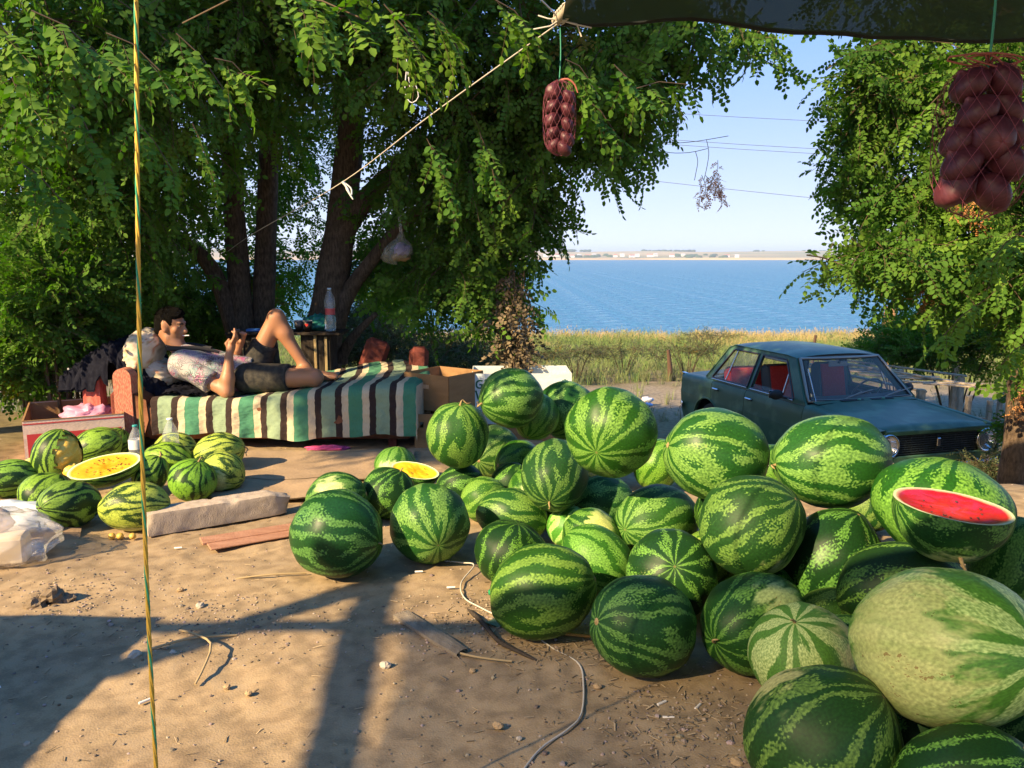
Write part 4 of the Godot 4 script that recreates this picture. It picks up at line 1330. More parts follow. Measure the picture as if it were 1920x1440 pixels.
func make_blanket() -> void:
	var W := 1024
	var im := Image.create(W, 64, false, Image.FORMAT_RGB8)
	var pale := Color(0.1, 0.125, 0.085)
	var cols := {"b": Color(0.03, 0.016, 0.012), "p": Color(0.235, 0.32, 0.2), "c": Color(0.56, 0.46, 0.3), "g": Color(0.06, 0.215, 0.12)}
	var seq := [["b", 50], ["p", 105], ["b", 50], ["c", 53], ["g", 108], ["c", 54]]
	var total := 420.0 * 5.0
	var x := 0.0
	var nz := noisy(91, 0.15, 3)
	for rep in 5:
		for s in seq:
			var x0 := int(x / total * W)
			x += s[1]
			var x1 := int(x / total * W)
			for px in range(x0, mini(x1, W)):
				for y in 64:
					var f := 1.0 + 0.16 * nz.get_noise_2d(px * 2.0, y * 3.0) + (0.05 if (px + y) % 2 == 0 else -0.05)
					var c: Color = cols[s[0]]
					im.set_pixel(px, y, Color(c.r * f, c.g * f, c.b * f).linear_to_srgb())
	var m := mat("blanket_stripes", Color.WHITE, 0.95)
	m.albedo_texture = ImageTexture.create_from_image(im)
	m.normal_enabled = true
	var wv := noisy(92, 0.3, 2).get_seamless_image(128, 128, false, false, 0.15, true)
	wv.convert(Image.FORMAT_L8)
	wv.bump_map_to_normal_map(2.0)
	m.normal_texture = ImageTexture.create_from_image(wv)
	m.normal_scale = 0.25
	var st := begin()
	var rows := []
	var nn := noisy(93, 2.2, 3)
	var nx := 110
	# from the hem up the front, over the edge, across to the back and down
	for i in 46:
		var row := PackedVector3Array()
		for j in nx + 1:
			var u := j / float(nx)
			var xx := lerpf(-2.5, -0.672, u)
			var p: Vector3
			var hem := 0.112 - 0.016 * smoothstep(0.1, 0.6, u) + 0.016 * sin(u * 9.0) + 0.008 * sin(u * 31.0) + 0.01 * smoothstep(0.75, 1.0, u)
			var topf := bed_top(xx, -5.62)
			if i < 16:
				var t := i / 15.0
				p = Vector3(xx, lerpf(hem, topf - 0.05, t), -5.592 + (0.016 * sin(xx * 13.0 + 1.0 + 2.0 * sin(xx * 3.0)) + 0.02 * nn.get_noise_2d(xx * 4.0, 7.0)) * (1.0 - t * 0.8) - 0.012 * t)
			elif i < 22:
				var a := (i - 15) / 7.0 * PI * 0.5
				p = Vector3(xx, topf - 0.05 + 0.06 * sin(a), -5.604 - 0.07 * (1.0 - cos(a)))
			else:
				var t := (i - 21) / 24.0
				var z := lerpf(-5.674, -6.72, t)
				p = Vector3(xx + 0.07 * sin(t * 3.0) * (0.3 + u) - 0.1 * t * u, bed_top(xx, z) + 0.012, z)
				p.y += 0.03 * maxf(0.0, nn.get_noise_2d(xx * 2.0 + z, z * 1.2)) * smoothstep(0.45, 0.8, u) * t
				if t > 0.9:
					p.y -= (t - 0.9) * 1.6
			p.x += 0.006 * nn.get_noise_2d(xx * 1.5, p.y * 8.0 + p.z * 8.0)
			p.z += 0.012 * nn.get_noise_2d(xx * 3.0, p.y * 3.0 + 40.0)
			if i >= 16:
				p.y += 0.012 * nn.get_noise_2d(xx * 3.0 + 9.0, p.z * 4.0)
			row.append(p)
		rows.append(row)
	sheet(st, rows, 0.965, 1.0)
	var k := 0
	# right hand edge hangs down
	var side := []
	for i in rows.size():
		var e: Vector3 = rows[i][nx]
		side.append(PackedVector3Array([e, e + Vector3(0.012, -0.03, 0), Vector3(e.x + 0.014, lerpf(e.y, 0.12, 0.9), e.z)]))
	st.set_smooth_group(0)
	for i in side.size() - 1:
		for j in 2:
			for t in [[0, 0], [0, 1], [1, 1], [0, 0], [1, 1], [1, 0]]:
				st.set_uv(Vector2(0.965 + 0.012 * (j + t[1]), (i + t[0]) / 45.0))
				st.add_vertex(side[i + t[0]][j + t[1]])
	solo("blanket", done(st), m, "striped green, cream and brown blanket spread over the sofa", "blanket")

func make_bedding() -> void:
	var cot := rough_mat("pillow_cotton", Color(0.6, 0.5, 0.36), Color(0.72, 0.63, 0.5), 0.25, 0.95, 0.7, 101)
	# flowered pillow: puffy box with creases
	var st := begin()
	var nz := noisy(102, 7.0, 3)
	var prints := noisy(103, 24.0, 2)
	for part_i in 2:
		var c: Vector3 = [Vector3(-2.675, 0.665, -5.98), Vector3(-2.6, 0.5, -6.02)][part_i]
		var r: Vector3 = [Vector3(0.105, 0.15, 0.22), Vector3(0.15, 0.08, 0.18)][part_i]
		var b := Basis(Vector3(0, 0, 1), [-0.32, -0.55][part_i])
		for i in 26:
			for j in 36:
				for t in [[0, 0], [0, 1], [1, 1], [0, 0], [1, 1], [1, 0]]:
					var th: float = PI * (i + t[0]) / 26.0
					var ph: float = TAU * ((j + t[1]) % 36) / 36.0
					var d := Vector3(sin(th) * cos(ph), cos(th), sin(th) * sin(ph))
					var e := Vector3(signf(d.x) * pow(absf(d.x), 0.8), signf(d.y) * pow(absf(d.y), 0.65), signf(d.z) * pow(absf(d.z), 0.65))
					var q := e * r * (1.0 + 0.1 * nz.get_noise_3dv(d * 0.35))
					q += d * 0.014 * nz.get_noise_3dv(q * 1.6)
					var pr := prints.get_noise_3dv(q)
					var cc := Color(1, 1, 1)
					if pr > 0.42:
						cc = Color(0.75, 0.42, 0.3)
					elif pr < -0.46:
						cc = Color(0.6, 0.62, 0.5)
					st.set_color(cc)
					st.add_vertex(c + b * q)
	cot.vertex_color_use_as_albedo = true
	solo("pillow", done(st), cot, "cream flowered pillow propping the man's back and neck", "pillow")
	# dark jacket thrown over the armrest and under the pillow
	st = begin()
	var jn := noisy(104, 2.4, 3)
	var jf := noisy(108, 7.0, 2)
	var crest := [[-3.24, 0.5], [-3.14, 0.565], [-3.0, 0.665], [-2.88, 0.735], [-2.76, 0.7], [-2.66, 0.6], [-2.56, 0.47], [-2.44, 0.415], [-2.3, 0.395], [-2.16, 0.385]]
	var jrows := []
	for i in 47:
		var row := PackedVector3Array()
		for j in 71:
			var x := lerpf(-3.24, -2.16, j / 70.0)
			var y: float = crest[0][1]
			for k in crest.size() - 1:
				if x >= crest[k][0]:
					y = lerpf(crest[k][1], crest[k + 1][1], smoothstep(0.0, 1.0, clampf((x - crest[k][0]) / (crest[k + 1][0] - crest[k][0]), 0, 1)))
			var v := i / 46.0
			var z := lerpf(-6.38, -5.7, v)
			var heap := 1.0 - smoothstep(-2.62, -2.4, x)
			# sharp folds fanning from the crest
			var f1 := 1.0 - absf(jn.get_noise_2d(x * 2.6 + z * 1.1, z * 0.9)) * 2.6
			var f2 := 1.0 - absf(jf.get_noise_2d(x * 1.5 - z * 0.8, z * 0.7)) * 2.2
			y += (0.062 * f1 + 0.018 * f2 - 0.045) * (0.25 + 0.75 * heap)
			# sides fall away; the near edge hangs in uneven laps
			y -= 0.2 * pow(maxf(0.0, 0.2 - v) / 0.2, 1.5) * heap
			if v > 0.72:
				var q := (v - 0.72) / 0.28
				var lap := 0.13 + 0.12 * jn.get_noise_1d(x * 3.0 + 4.0)
				y -= heap * lap * q * q * 1.5
				z -= heap * 0.08 * q * q
			y = maxf(y, bed_top(x, z) + 0.012 if x > -2.6 else 0.4)
			row.append(Vector3(x + 0.02 * jf.get_noise_2d(z * 3.0, y * 4.0), y, z + 0.02 * jf.get_noise_2d(x * 3.0, 9.0)))
		jrows.append(row)
	sheet(st, jrows)
	var under := []
	for row in jrows:
		var r2 := PackedVector3Array()
		for p in row:
			r2.append(p - Vector3(0, 0.012, 0.004))
		under.append(r2)
	sheet(st, under)
	var jk := solo("jacket", done(st), rough_mat("jacket_cloth", Color(0.005, 0.0055, 0.011), Color(0.014, 0.015, 0.024), 0.3, 0.9, 0.7, 105), "black jacket heaped over the sofa's left armrest", "jacket")
	part("button", box_mesh(Vector3(0.016, 0.016, 0.006), 0.004, Vector3(-3.17, 0.545, -5.83)), mat("button", Color(0.35, 0.35, 0.35), 0.4), jk)
	solo("pink_cloth", lump_mesh(106, Vector3(0.14, 0.022, 0.05), 0.6, 3.0, 22, 10), rough_mat("pink", Color(0.5, 0.05, 0.15), Color(0.6, 0.12, 0.26), 0.1, 0.9, 0.6, 107), "pink rag on the ground under the sofa's front edge", "cloth", Vector3(-1.29, 0.018, -5.6))

# ================================================================ table of crates behind the sofa
func bottle(called: String, label: String, at: Vector3, h: float, r: float, cap: Color, waist: bool, fill: float, band := Color(0, 0, 0, 0)) -> void:
	var o := thing(called, label, "bottle", at)
	var st := begin()
	var prof := [Vector2(0.001, 0.004), Vector2(r * 0.5, 0.0), Vector2(r * 0.92, 0.004), Vector2(r, 0.02), Vector2(r, h * 0.3), Vector2(r * (0.86 if waist else 1.0), h * 0.42), Vector2(r * (0.86 if waist else 1.0), h * 0.5), Vector2(r, h * 0.6), Vector2(r * 0.97, h * 0.7), Vector2(r * 0.7, h * 0.82), Vector2(r * 0.36, h * 0.92), Vector2(r * 0.3, h * 0.97)]
	lathe(st, prof, 24)
	part("bottle_wall", done(st), glass("bottle_plastic", Color(0.8, 0.86, 0.88), 0.14), o)
	st = begin()
	lathe(st, [Vector2(0.0001, h * 0.965), Vector2(r * 0.34, h * 0.965), Vector2(r * 0.36, h * 0.97), Vector2(r * 0.36, h * 0.998), Vector2(r * 0.32, h), Vector2(0.0001, h)], 16)
	part("cap", done(st), mat("cap_" + str(cap), cap, 0.5), o)
	if fill > 0.0:
		st = begin()
		lathe(st, [Vector2(0.0001, 0.006), Vector2(r * 0.9, 0.008), Vector2(r * 0.965, 0.024), Vector2(r * 0.965, h * minf(fill, 0.3)), Vector2(r * (0.83 if waist else 0.965), h * fill), Vector2(0.0001, h * fill)], 20)
		var wm := mat("bottled_water", Color(0.9, 0.96, 1.0), 0.03)
		wm.albedo_color.a = 0.0
		wm.refraction_enabled = true
		wm.refraction_scale = 0.033
		part("drink", done(st), wm, o)
	if band.a > 0.0:
		st = begin()
		lathe(st, [Vector2(r * 1.004, h * 0.5), Vector2(r * 1.006, h * 0.6), Vector2(r * 1.006, h * 0.68), Vector2(r * 0.99, h * 0.7)] if not waist else [Vector2(r * 0.9, h * 0.39), Vector2(r * 0.875, h * 0.43), Vector2(r * 0.875, h * 0.5), Vector2(r * 0.92, h * 0.53)], 24)
		part("bottle_label", done(st), film("band_" + str(band), Color(band.r, band.g, band.b), band.a, 0.4), o)

func make_table() -> void:
	var dark := rough_mat("crate_dark", Color(0.018, 0.014, 0.011), Color(0.05, 0.04, 0.03), 0.2, 0.9, 0.6, 111, Vector3(1, 0.3, 1))
	var slat := rough_mat("crate_slat", Color(0.24, 0.17, 0.08), Color(0.38, 0.29, 0.15), 0.2, 0.9, 0.6, 112, Vector3(1, 0.25, 1))
	var o := thing("table", "dark board laid on two upended crates behind the sofa, between the trunks", "table", Vector3(-1.83, 0, -6.72))
	part("tabletop", box_mesh(Vector3(0.92, 0.022, 0.36), 0.004, Vector3(0.0, 0.728, 0)), dark, o)
	for k in 2:
		var cx: float = [-0.3, 0.25][k]
		var cr := part("crate", box_mesh(Vector3(0.24, 0.69, 0.26), 0.006, Vector3(cx, 0.37, 0)), dark, o)
		for e in ([-0.085, -0.04] if k == 0 else [0.0, 0.085]):
			part("slat", box_mesh(Vector3(0.022, 0.62, 0.012), 0.002, Vector3(cx + e, 0.41 - 0.02 * absf(e) * 10.0, 0.137)), slat, cr)
	bottle("water_bottle", "tall clear water bottle with red band standing on the board table", Vector3(-1.47, 0.739, -6.66), 0.35, 0.046, Color(0.6, 0.75, 0.85), true, 0.42, Color(0.7, 0.08, 0.08, 0.75))
	for k in 2:
		var cp := thing("cup", ["dark paper cup nearer the man's knee on the board table", "black paper cup with a red heart print on the board table"][k], "cup", [Vector3(-1.725, 0.739, -6.66), Vector3(-1.645, 0.739, -6.62)][k])
		var st := begin()
		lathe(st, [Vector2(0.0001, 0.004), Vector2(0.027, 0.003), Vector2(0.028, 0.0), Vector2(0.038, 0.088), Vector2(0.036, 0.088), Vector2(0.026, 0.008)], 20)
		part("cup_wall", done(st), mat("cup_paper_%d" % k, [Color(0.08, 0.07, 0.07), Color(0.03, 0.022, 0.022)][k], 0.5), cp)
		st = begin()
		tube(st, ring(Vector3(0, 0.088, 0), Vector3(0.038, 0, 0), Vector3(0, 0, 0.038), 20), 0.0018, 6, false)
		part("rim", done(st), mat("cup_rim", Color(0.6, 0.58, 0.55), 0.6), cp)
		if k == 1:
			st = begin()
			var pts := PackedVector3Array()
			for i in 25:
				var t := TAU * i / 24.0
				var hx := 16.0 * pow(sin(t), 3.0) / 16.0 * 0.015
				var hy := (13.0 * cos(t) - 5.0 * cos(2 * t) - 2.0 * cos(3 * t) - cos(4 * t)) / 16.0 * 0.015
				var yy := 0.058 + hy
				var rad := lerpf(0.028, 0.038, yy / 0.088) + 0.0008
				var an := hx / rad
				pts.append(Vector3(sin(an) * rad, yy, cos(an) * rad))
			for i in 24:
				tri(st, Vector3(0, 0.058, 0.0355), pts[i], pts[i + 1])
			part("heart_print", done(st), mat("cup_red", Color(0.6, 0.04, 0.03), 0.5), cp)
	solo("plastic_bag", lump_mesh(115, Vector3(0.13, 0.075, 0.09), 0.5, 2.4, 26, 16, -0.05), film("teal_film", Color(0.02, 0.2, 0.15), 0.85, 0.35), "crumpled teal plastic bag on the board table behind the cups", "plastic bag", Vector3(-1.6, 0.79, -6.79))
	solo("napkin_pack", box_mesh(Vector3(0.13, 0.022, 0.07), 0.006), mat("blue_pack", Color(0.03, 0.13, 0.42), 0.4), "small blue packet at the left end of the board table", "packet", Vector3(-2.08, 0.7505, -6.65))

# ================================================================ cartons
func cardboard(key: String, c: Color) -> StandardMaterial3D:
	return rough_mat(key, c * 0.86, c * 1.08, 0.35, 0.9, 0.25, 121, Vector3(0.3, 1, 0.3))

# open carton: four walls, bottom, hand holes punched through the long sides
func carton(called: String, label: String, at: Vector3, turn: float, s: Vector3, m: Material, inner: Material, holes: Array) -> Node3D:
	var o := thing(called, label, "box", at, turn)
	var t := 0.006
	for k in 4:
		var along: float = s.x if k % 2 == 0 else s.z - 2 * t - 0.002
		var st := begin()
		var b := Basis(Vector3.UP, PI * 0.5 * k)
		var out: float = (s.z if k % 2 == 0 else s.x) * 0.5
		# outline with holes cut: strips round each hole
		var xsplit := [-along * 0.5, along * 0.5]
		var hs := []
		for h in holes:
			if h[0] == k:
				hs.append(h)
				xsplit.append(h[1] - h[3])
				xsplit.append(h[1] + h[3])
		xsplit.sort()
		st.set_smooth_group(-1)
		for i in xsplit.size() - 1:
			var x0: float = xsplit[i]
			var x1: float = xsplit[i + 1]
			var cuts := [[0.0, s.y]]
			for h in hs:
				if absf((x0 + x1) * 0.5 - h[1]) < h[3] * 0.99:
					cuts = [[0.0, h[2] - h[4]], [h[2] + h[4], s.y]]
			for c in cuts:
				for fz in [out, out - t]:
					quad(st, b * Vector3(x0, c[0], fz), b * Vector3(x0, c[1], fz), b * Vector3(x1, c[1], fz), b * Vector3(x1, c[0], fz))
				quad(st, b * Vector3(x0, c[1], out), b * Vector3(x0, c[1], out - t), b * Vector3(x1, c[1], out - t), b * Vector3(x1, c[1], out))
				if c[0] > 0:
					quad(st, b * Vector3(x0, c[0], out), b * Vector3(x0, c[0], out - t), b * Vector3(x1, c[0], out - t), b * Vector3(x1, c[0], out))
			if cuts.size() == 2:
				for xe in [x0, x1]:
					quad(st, b * Vector3(xe, cuts[0][1], out), b * Vector3(xe, cuts[1][0], out), b * Vector3(xe, cuts[1][0], out - t), b * Vector3(xe, cuts[0][1], out - t))
		part("side", done(st), m, o)
	part("bottom", box_mesh(Vector3(s.x - 0.016, 0.005, s.z - 0.016), 0.0, Vector3(0, 0.005, 0)), inner, o)
	return o

func letters(text: String, size: float, font := "Droid Sans", bold := true) -> Mesh:
	var f := SystemFont.new()
	f.font_names = PackedStringArray([font])
	f.font_weight = 700 if bold else 400
	f.font_italic = true
	var t := TextMesh.new()
	t.text = text
	t.font = f
	t.font_size = 64
	t.pixel_size = size / 64.0
	t.depth = 0.0006
	t.horizontal_alignment = HORIZONTAL_ALIGNMENT_LEFT
	t.curve_step = 2.0
	return t

func make_cartons() -> void:
	var kraft := cardboard("kraft", Color(0.32, 0.185, 0.085))
	var kraft2 := cardboard("kraft_in", Color(0.29, 0.17, 0.08))
	carton("cardboard_box", "lower brown cardboard box with a round hand hole, beside the sofa", Vector3(-0.445, 0.002, -5.9), 0.0, Vector3(0.48, 0.245, 0.46), kraft, kraft2, [[0, -0.19, 0.17, 0.014, 0.02], [2, 0.0, 0.17, 0.03, 0.016]])
	carton("cardboard_box", "upper brown cardboard box stacked on the other one by the sofa", Vector3(-0.5, 0.249, -5.98), -0.62, Vector3(0.42, 0.26, 0.4), kraft, kraft2, [[3, -0.02, 0.15, 0.014, 0.013], [3, -0.1, 0.15, 0.012, 0.015], [0, 0.0, 0.17, 0.03, 0.015]])
	var white := cardboard("white_card", Color(0.62, 0.68, 0.66))
	var w := carton("cardboard_box", "white fruit carton with green lettering behind the back of the pile", Vector3(0.066, 0.12, -6.17), 0.03, Vector3(0.73, 0.375, 0.44), white, kraft2, [[0, 0.2, 0.235, 0.04, 0.014]])
	var ink := mat("green_ink", Color(0.006, 0.1, 0.06), 0.7)
	for l in [["Global", 0.09, Vector3(-0.345, 0.295, 0.2205)], ["Vi", 0.095, Vector3(-0.345, 0.215, 0.2205)], ["Fre", 0.03, Vector3(-0.345, 0.1, 0.2205)]]:
		var p := part("lettering", letters(l[0], l[1]), ink, w)
		p.position = l[2]
	var st := begin()
	for i in 8:
		var a := TAU * i / 8.0
		var c := Vector3(0.315, 0.305, 0.2212)
		var d := Vector3(cos(a), sin(a), 0)
		var e := Vector3(-sin(a), cos(a), 0)
		quad(st, c + d * 0.01 - e * 0.004, c + d * 0.026 - e * 0.009, c + d * 0.028 + e * 0.007, c + d * 0.01 + e * 0.004)
	part("emblem", done(st), ink, w)
	# a support below the white carton
	carton("cardboard_box", "brown carton carrying the white one, hidden behind the pile", Vector3(0.066, -0.02, -6.17), 0.05, Vector3(0.62, 0.135, 0.4), kraft, kraft2, [])
	# red and white carton at left
	var rm := cardboard("carton_white", Color(0.66, 0.5, 0.42))
	var o := carton("cardboard_box", "red and white banana carton standing open left of the sofa", Vector3(-3.1, 0.004, -5.74), 0.0, Vector3(0.6, 0.275, 0.8), rm, kraft2, [])
	o.basis = Basis(Vector3(0.95, 0, -0.31), Vector3.UP, Vector3(0.31, 0, 0.95)) * Basis(Vector3.UP, 0.16)
	var rd := mat("carton_red", Color(0.5, 0.035, 0.04), 0.7)
	for k in 4:
		var b := Basis(Vector3.UP, PI * 0.5 * k)
		var along: float = 0.6 if k % 2 == 0 else 0.8
		var out: float = (0.8 if k % 2 == 0 else 0.6) * 0.5 + 0.0015
		part("red_panel", box_mesh(Vector3(along - 0.04, 0.165, 0.001), 0.0, b * Vector3(0, 0.105, out), b), rd, o)
		part("red_line", box_mesh(Vector3(along - 0.004, 0.008, 0.001), 0.0, b * Vector3(0, 0.255, out), b), rd, o)
		part("inner_lining", box_mesh(Vector3(along - 0.02, 0.26, 0.001), 0.0, b * Vector3(0, 0.14, out - 0.0095), b), kraft, o)
		part("rim", box_mesh(Vector3(along - 0.001, 0.004, 0.011), 0.0, b * Vector3(0, 0.2775, out - 0.0045), b), kraft, o)
	var fruit := mat("carton_print", Color(0.62, 0.3, 0.06), 0.7)
	st = begin()
	for i in 24:
		for c in [Vector3(0.1, 0.1, 0.4025), Vector3(0.15, 0.085, 0.4028), Vector3(0.07, 0.075, 0.4031)]:
			var a0 := TAU * i / 24.0
			var a1 := TAU * (i + 1) / 24.0
			tri(st, c, c + Vector3(cos(a0) * 0.04, sin(a0) * 0.035, 0), c + Vector3(cos(a1) * 0.04, sin(a1) * 0.035, 0))
	part("fruit_print", done(st), fruit, o)
	solo("plastic_bag", lump_mesh(131, Vector3(0.2, 0.09, 0.16), 0.55, 2.2, 30, 20), film("pink_film", Color(0.66, 0.32, 0.48), 0.8, 0.4), "crumpled pink and white plastic bag inside the red carton", "plastic bag", Vector3(-3.02, 0.2, -5.8))

# ================================================================ clutter on the ground
func make_clutter() -> void:
	# broken concrete beam
	var st := begin()
	var nz := noisy(141, 5.0, 4)
	var fx := noisy(142, 22.0, 2)
	var a := Vector3(-1.79, 0, -3.87)
	var b := Vector3(-1.2, 0, -4.25)
	var d := (b - a).normalized()
	var n := Vector3(d.z, 0, -d.x)
	if n.z < 0:
		n = -n
	var rows := []
	for i in 41:
		var t := i / 40.0
		var row := PackedVector3Array()
		var sec := []
		for e in 4:
			var c0: Vector2 = [Vector2(0.065, 0.0), Vector2(0.062, 0.115), Vector2(-0.06, 0.12), Vector2(-0.06, 0.0)][e]
			var c1: Vector2 = [Vector2(0.062, 0.115), Vector2(-0.06, 0.12), Vector2(-0.06, 0.0), Vector2(0.065, 0.0)][e]
			for q in 5:
				var c := c0.lerp(c1, q / 5.0)
				if q == 0:
					c *= 0.95
				sec.append(c)
		sec.append(sec[0])
		for c in sec:
			var endk := maxf(0.0, t - 0.86) / 0.14
			var p = a + d * 0.7 * t + n * c.x * (1.0 - 0.45 * endk * endk) + Vector3(0, c.y * (1.0 - 0.3 * endk) + 0.003, 0)
			var off := 0.005 * nz.get_noise_3dv(p) + 0.002 * fx.get_noise_3dv(p)
			var chip := maxf(0.0, nz.get_noise_3dv(p * 0.8 + Vector3(5, 0, 0)) - 0.28) * 0.07
			p += n * (off - chip * signf(c.x)) + Vector3(0, off - chip, 0) + d * 0.05 * endk * nz.get_noise_3dv(p * 2.0)
			p.y = maxf(p.y, 0.003)
			row.append(p)
		rows.append(row)
	for e in 4:
		st.set_smooth_group(10 + e)
		var side := []
		for r in rows:
			side.append((r as PackedVector3Array).slice(e * 5, e * 5 + 6))
		sheet(st, side)
	st.set_smooth_group(20)
	for e in [0, 40]:
		var r: PackedVector3Array = rows[e]
		var cc := Vector3.ZERO
		for q in r:
			cc += q / r.size()
		for j in r.size() - 1:
			tri(st, cc + d * (0.01 if e == 40 else -0.004), r[j], r[j + 1])
	solo("concrete_beam", done(st), rough_mat("concrete", Color(0.36, 0.295, 0.225), Color(0.5, 0.42, 0.335), 0.3, 0.95, 0.9, 143), "broken concrete beam lying on the dirt beside the left heap", "concrete beam")
	var wood_red := rough_mat("red_board", Color(0.32, 0.16, 0.1), Color(0.42, 0.23, 0.15), 0.25, 0.9, 0.5, 144, Vector3(0.3, 1, 1))
	for k in 2:
		var p0: Vector3 = [Vector3(-1.47, 0.013, -3.73), Vector3(-1.41, 0.009, -3.665)][k]
		var p1: Vector3 = [Vector3(-0.93, 0.013, -4.03), Vector3(-0.9, 0.009, -3.97)][k]
		solo("plank", bar_mesh(p0, p1, 0.09, 0.014 if k == 0 else 0.009, 0.003), wood_red, ["wider reddish board along the concrete beam's near side", "thin reddish board slid under the wider one by the beam"][k], "board")
	var grey := rough_mat("grey_board", Color(0.17, 0.14, 0.105), Color(0.27, 0.23, 0.175), 0.2, 0.9, 0.7, 145, Vector3(1, 1, 0.25))
	st = begin()
	var gb := Basis(Vector3.UP, -0.66)
	rows = []
	for i in 15:
		var row := PackedVector3Array()
		for c in [Vector2(-0.033, 0.002), Vector2(-0.033, 0.014), Vector2(-0.01, 0.0165), Vector2(0.012, 0.0165), Vector2(0.033, 0.013), Vector2(0.033, 0.002)]:
			var ww := 1.0 if i < 11 else 1.0 - 0.05 * (i - 10)
			row.append(Vector3(-0.296, 0, -2.79) + Basis(Vector3.UP, 0.68) * Vector3(c.x * ww, c.y, -0.2 + 0.4 * i / 14.0 + (0.012 * sin(c.x * 300.0) if i == 14 else 0.0)))
		rows.append(row)
	st.set_smooth_group(-1)
	sheet(st, rows)
	solo("plank", done(st), grey, "short grey weathered board with a splintered end on bare dirt", "board")
	# white cord wandering from the pile to the bottom edge
	var wire := mat("white_cord", Color(0.5, 0.46, 0.38), 0.7)
	solo("cord", tube_mesh(smooth_path([Vector3(-0.3, 0.006, -3.5), Vector3(-0.22, 0.012, -3.46), Vector3(-0.165, 0.02, -3.41), Vector3(-0.21, 0.01, -3.24), Vector3(-0.19, 0.006, -3.1), Vector3(-0.05, 0.01, -2.92), Vector3(0.03, 0.008, -2.85)], 40), 0.0032, 6), wire, "pale cord kinked on the ground left of the banded front watermelon", "cord")
	solo("cord", tube_mesh(smooth_path([Vector3(0.09, 0.006, -2.76), Vector3(0.15, 0.006, -2.66), Vector3(0.222, 0.008, -2.56), Vector3(0.226, 0.006, -2.42), Vector3(0.205, 0.005, -2.26), Vector3(0.16, 0.006, -2.18), Vector3(0.08, 0.005, -2.09), Vector3(0.02, 0.006, -1.97), Vector3(-0.03, 0.005, -1.86)], 50), 0.0033, 6), wire, "pale cord curving from the front watermelon down to the bottom edge", "cord")
	solo("twig", tube_mesh(smooth_path([Vector3(-0.17, 0.012, -2.98), Vector3(-0.11, 0.02, -2.85), Vector3(-0.05, 0.012, -2.72), Vector3(0.02, 0.012, -2.64), Vector3(0.085, 0.008, -2.58)], 16), [0.003, 0.006, 0.008, 0.009, 0.009, 0.009, 0.009, 0.0085, 0.008, 0.008, 0.008, 0.007, 0.007, 0.006, 0.005, 0.003], 7), rough_mat("dark_twig", Color(0.03, 0.024, 0.02), Color(0.08, 0.065, 0.05), 0.04, 0.9, 0.7, 146), "dark crooked stick beside the pale cord at the pile's front", "stick")
	var straw := mat("straw", Color(0.36, 0.27, 0.14), 0.9)
	var rnd := RandomNumberGenerator.new()
	rnd.seed = 15
	for tw in [[Vector3(-1.2, 0.012, -2.8), Vector3(-1.02, 0.05, -2.62), Vector3(-1.0, 0.012, -2.42), "bent vine stalk half in the shadow on the dirt at left"], [Vector3(-1.25, 0.008, -2.66), Vector3(-1.12, 0.03, -2.7), Vector3(-0.98, 0.012, -2.76), "straight thin stick beside the bent vine stalk"], [Vector3(-0.22, 0.006, -2.66), Vector3(-0.12, 0.012, -2.6), Vector3(0.0, 0.006, -2.58), "thin pale stalk trailing from the grey board's splintered end"], [Vector3(-1.16, 0.004, -3.3), Vector3(-1.02, 0.014, -3.32), Vector3(-0.88, 0.004, -3.36), "thin dry stem on the sunlit dirt below the planks"]]:
		solo("stalk", tube_mesh(smooth_path([tw[0], tw[1], tw[2]], 10), 0.0042, 6), straw, tw[3], "stalk")
	solo("stick", tube_mesh(PackedVector3Array([Vector3(0.19, 0.012, -2.77), Vector3(0.33, 0.012, -2.74)]), 0.0055, 6), mat("orange_stick", Color(0.55, 0.24, 0.03), 0.6), "short orange stick between the two front watermelons", "stick")
	# clod heap and stones
	var soil := rough_mat("clod_soil", Color(0.12, 0.092, 0.065), Color(0.25, 0.19, 0.125), 0.08, 1.0, 1.0, 147)
	var hp := thing("dirt_clod", "crumbly dark heap of clods on the sunlit dirt at left", "dirt clod", Vector3(-1.8, 0, -3.06))
	for k in 9:
		var c := part("clod", lump_mesh(150 + k, Vector3(1, 0.75, 1), 0.6, 1.6, 12, 8, -9, true), soil, hp)
		var rr := rnd.randf_range(0.014, 0.036)
		c.scale = Vector3.ONE * rr
		c.position = Vector3(rnd.randf_range(-0.09, 0.07), rr * 0.5, rnd.randf_range(-0.05, 0.06))
		if k < 3:
			c.scale = Vector3.ONE * 0.04
			c.position = Vector3(0.01 * k - 0.01, 0.02 + 0.012 * k, 0.02 * k - 0.02)
	var stone := [rough_mat("stone_pale", Color(0.38, 0.33, 0.26), Color(0.52, 0.46, 0.37), 0.06, 0.95, 0.6, 148), rough_mat("stone_tan", Color(0.34, 0.23, 0.12), Color(0.46, 0.34, 0.2), 0.06, 0.95, 0.6, 149)]
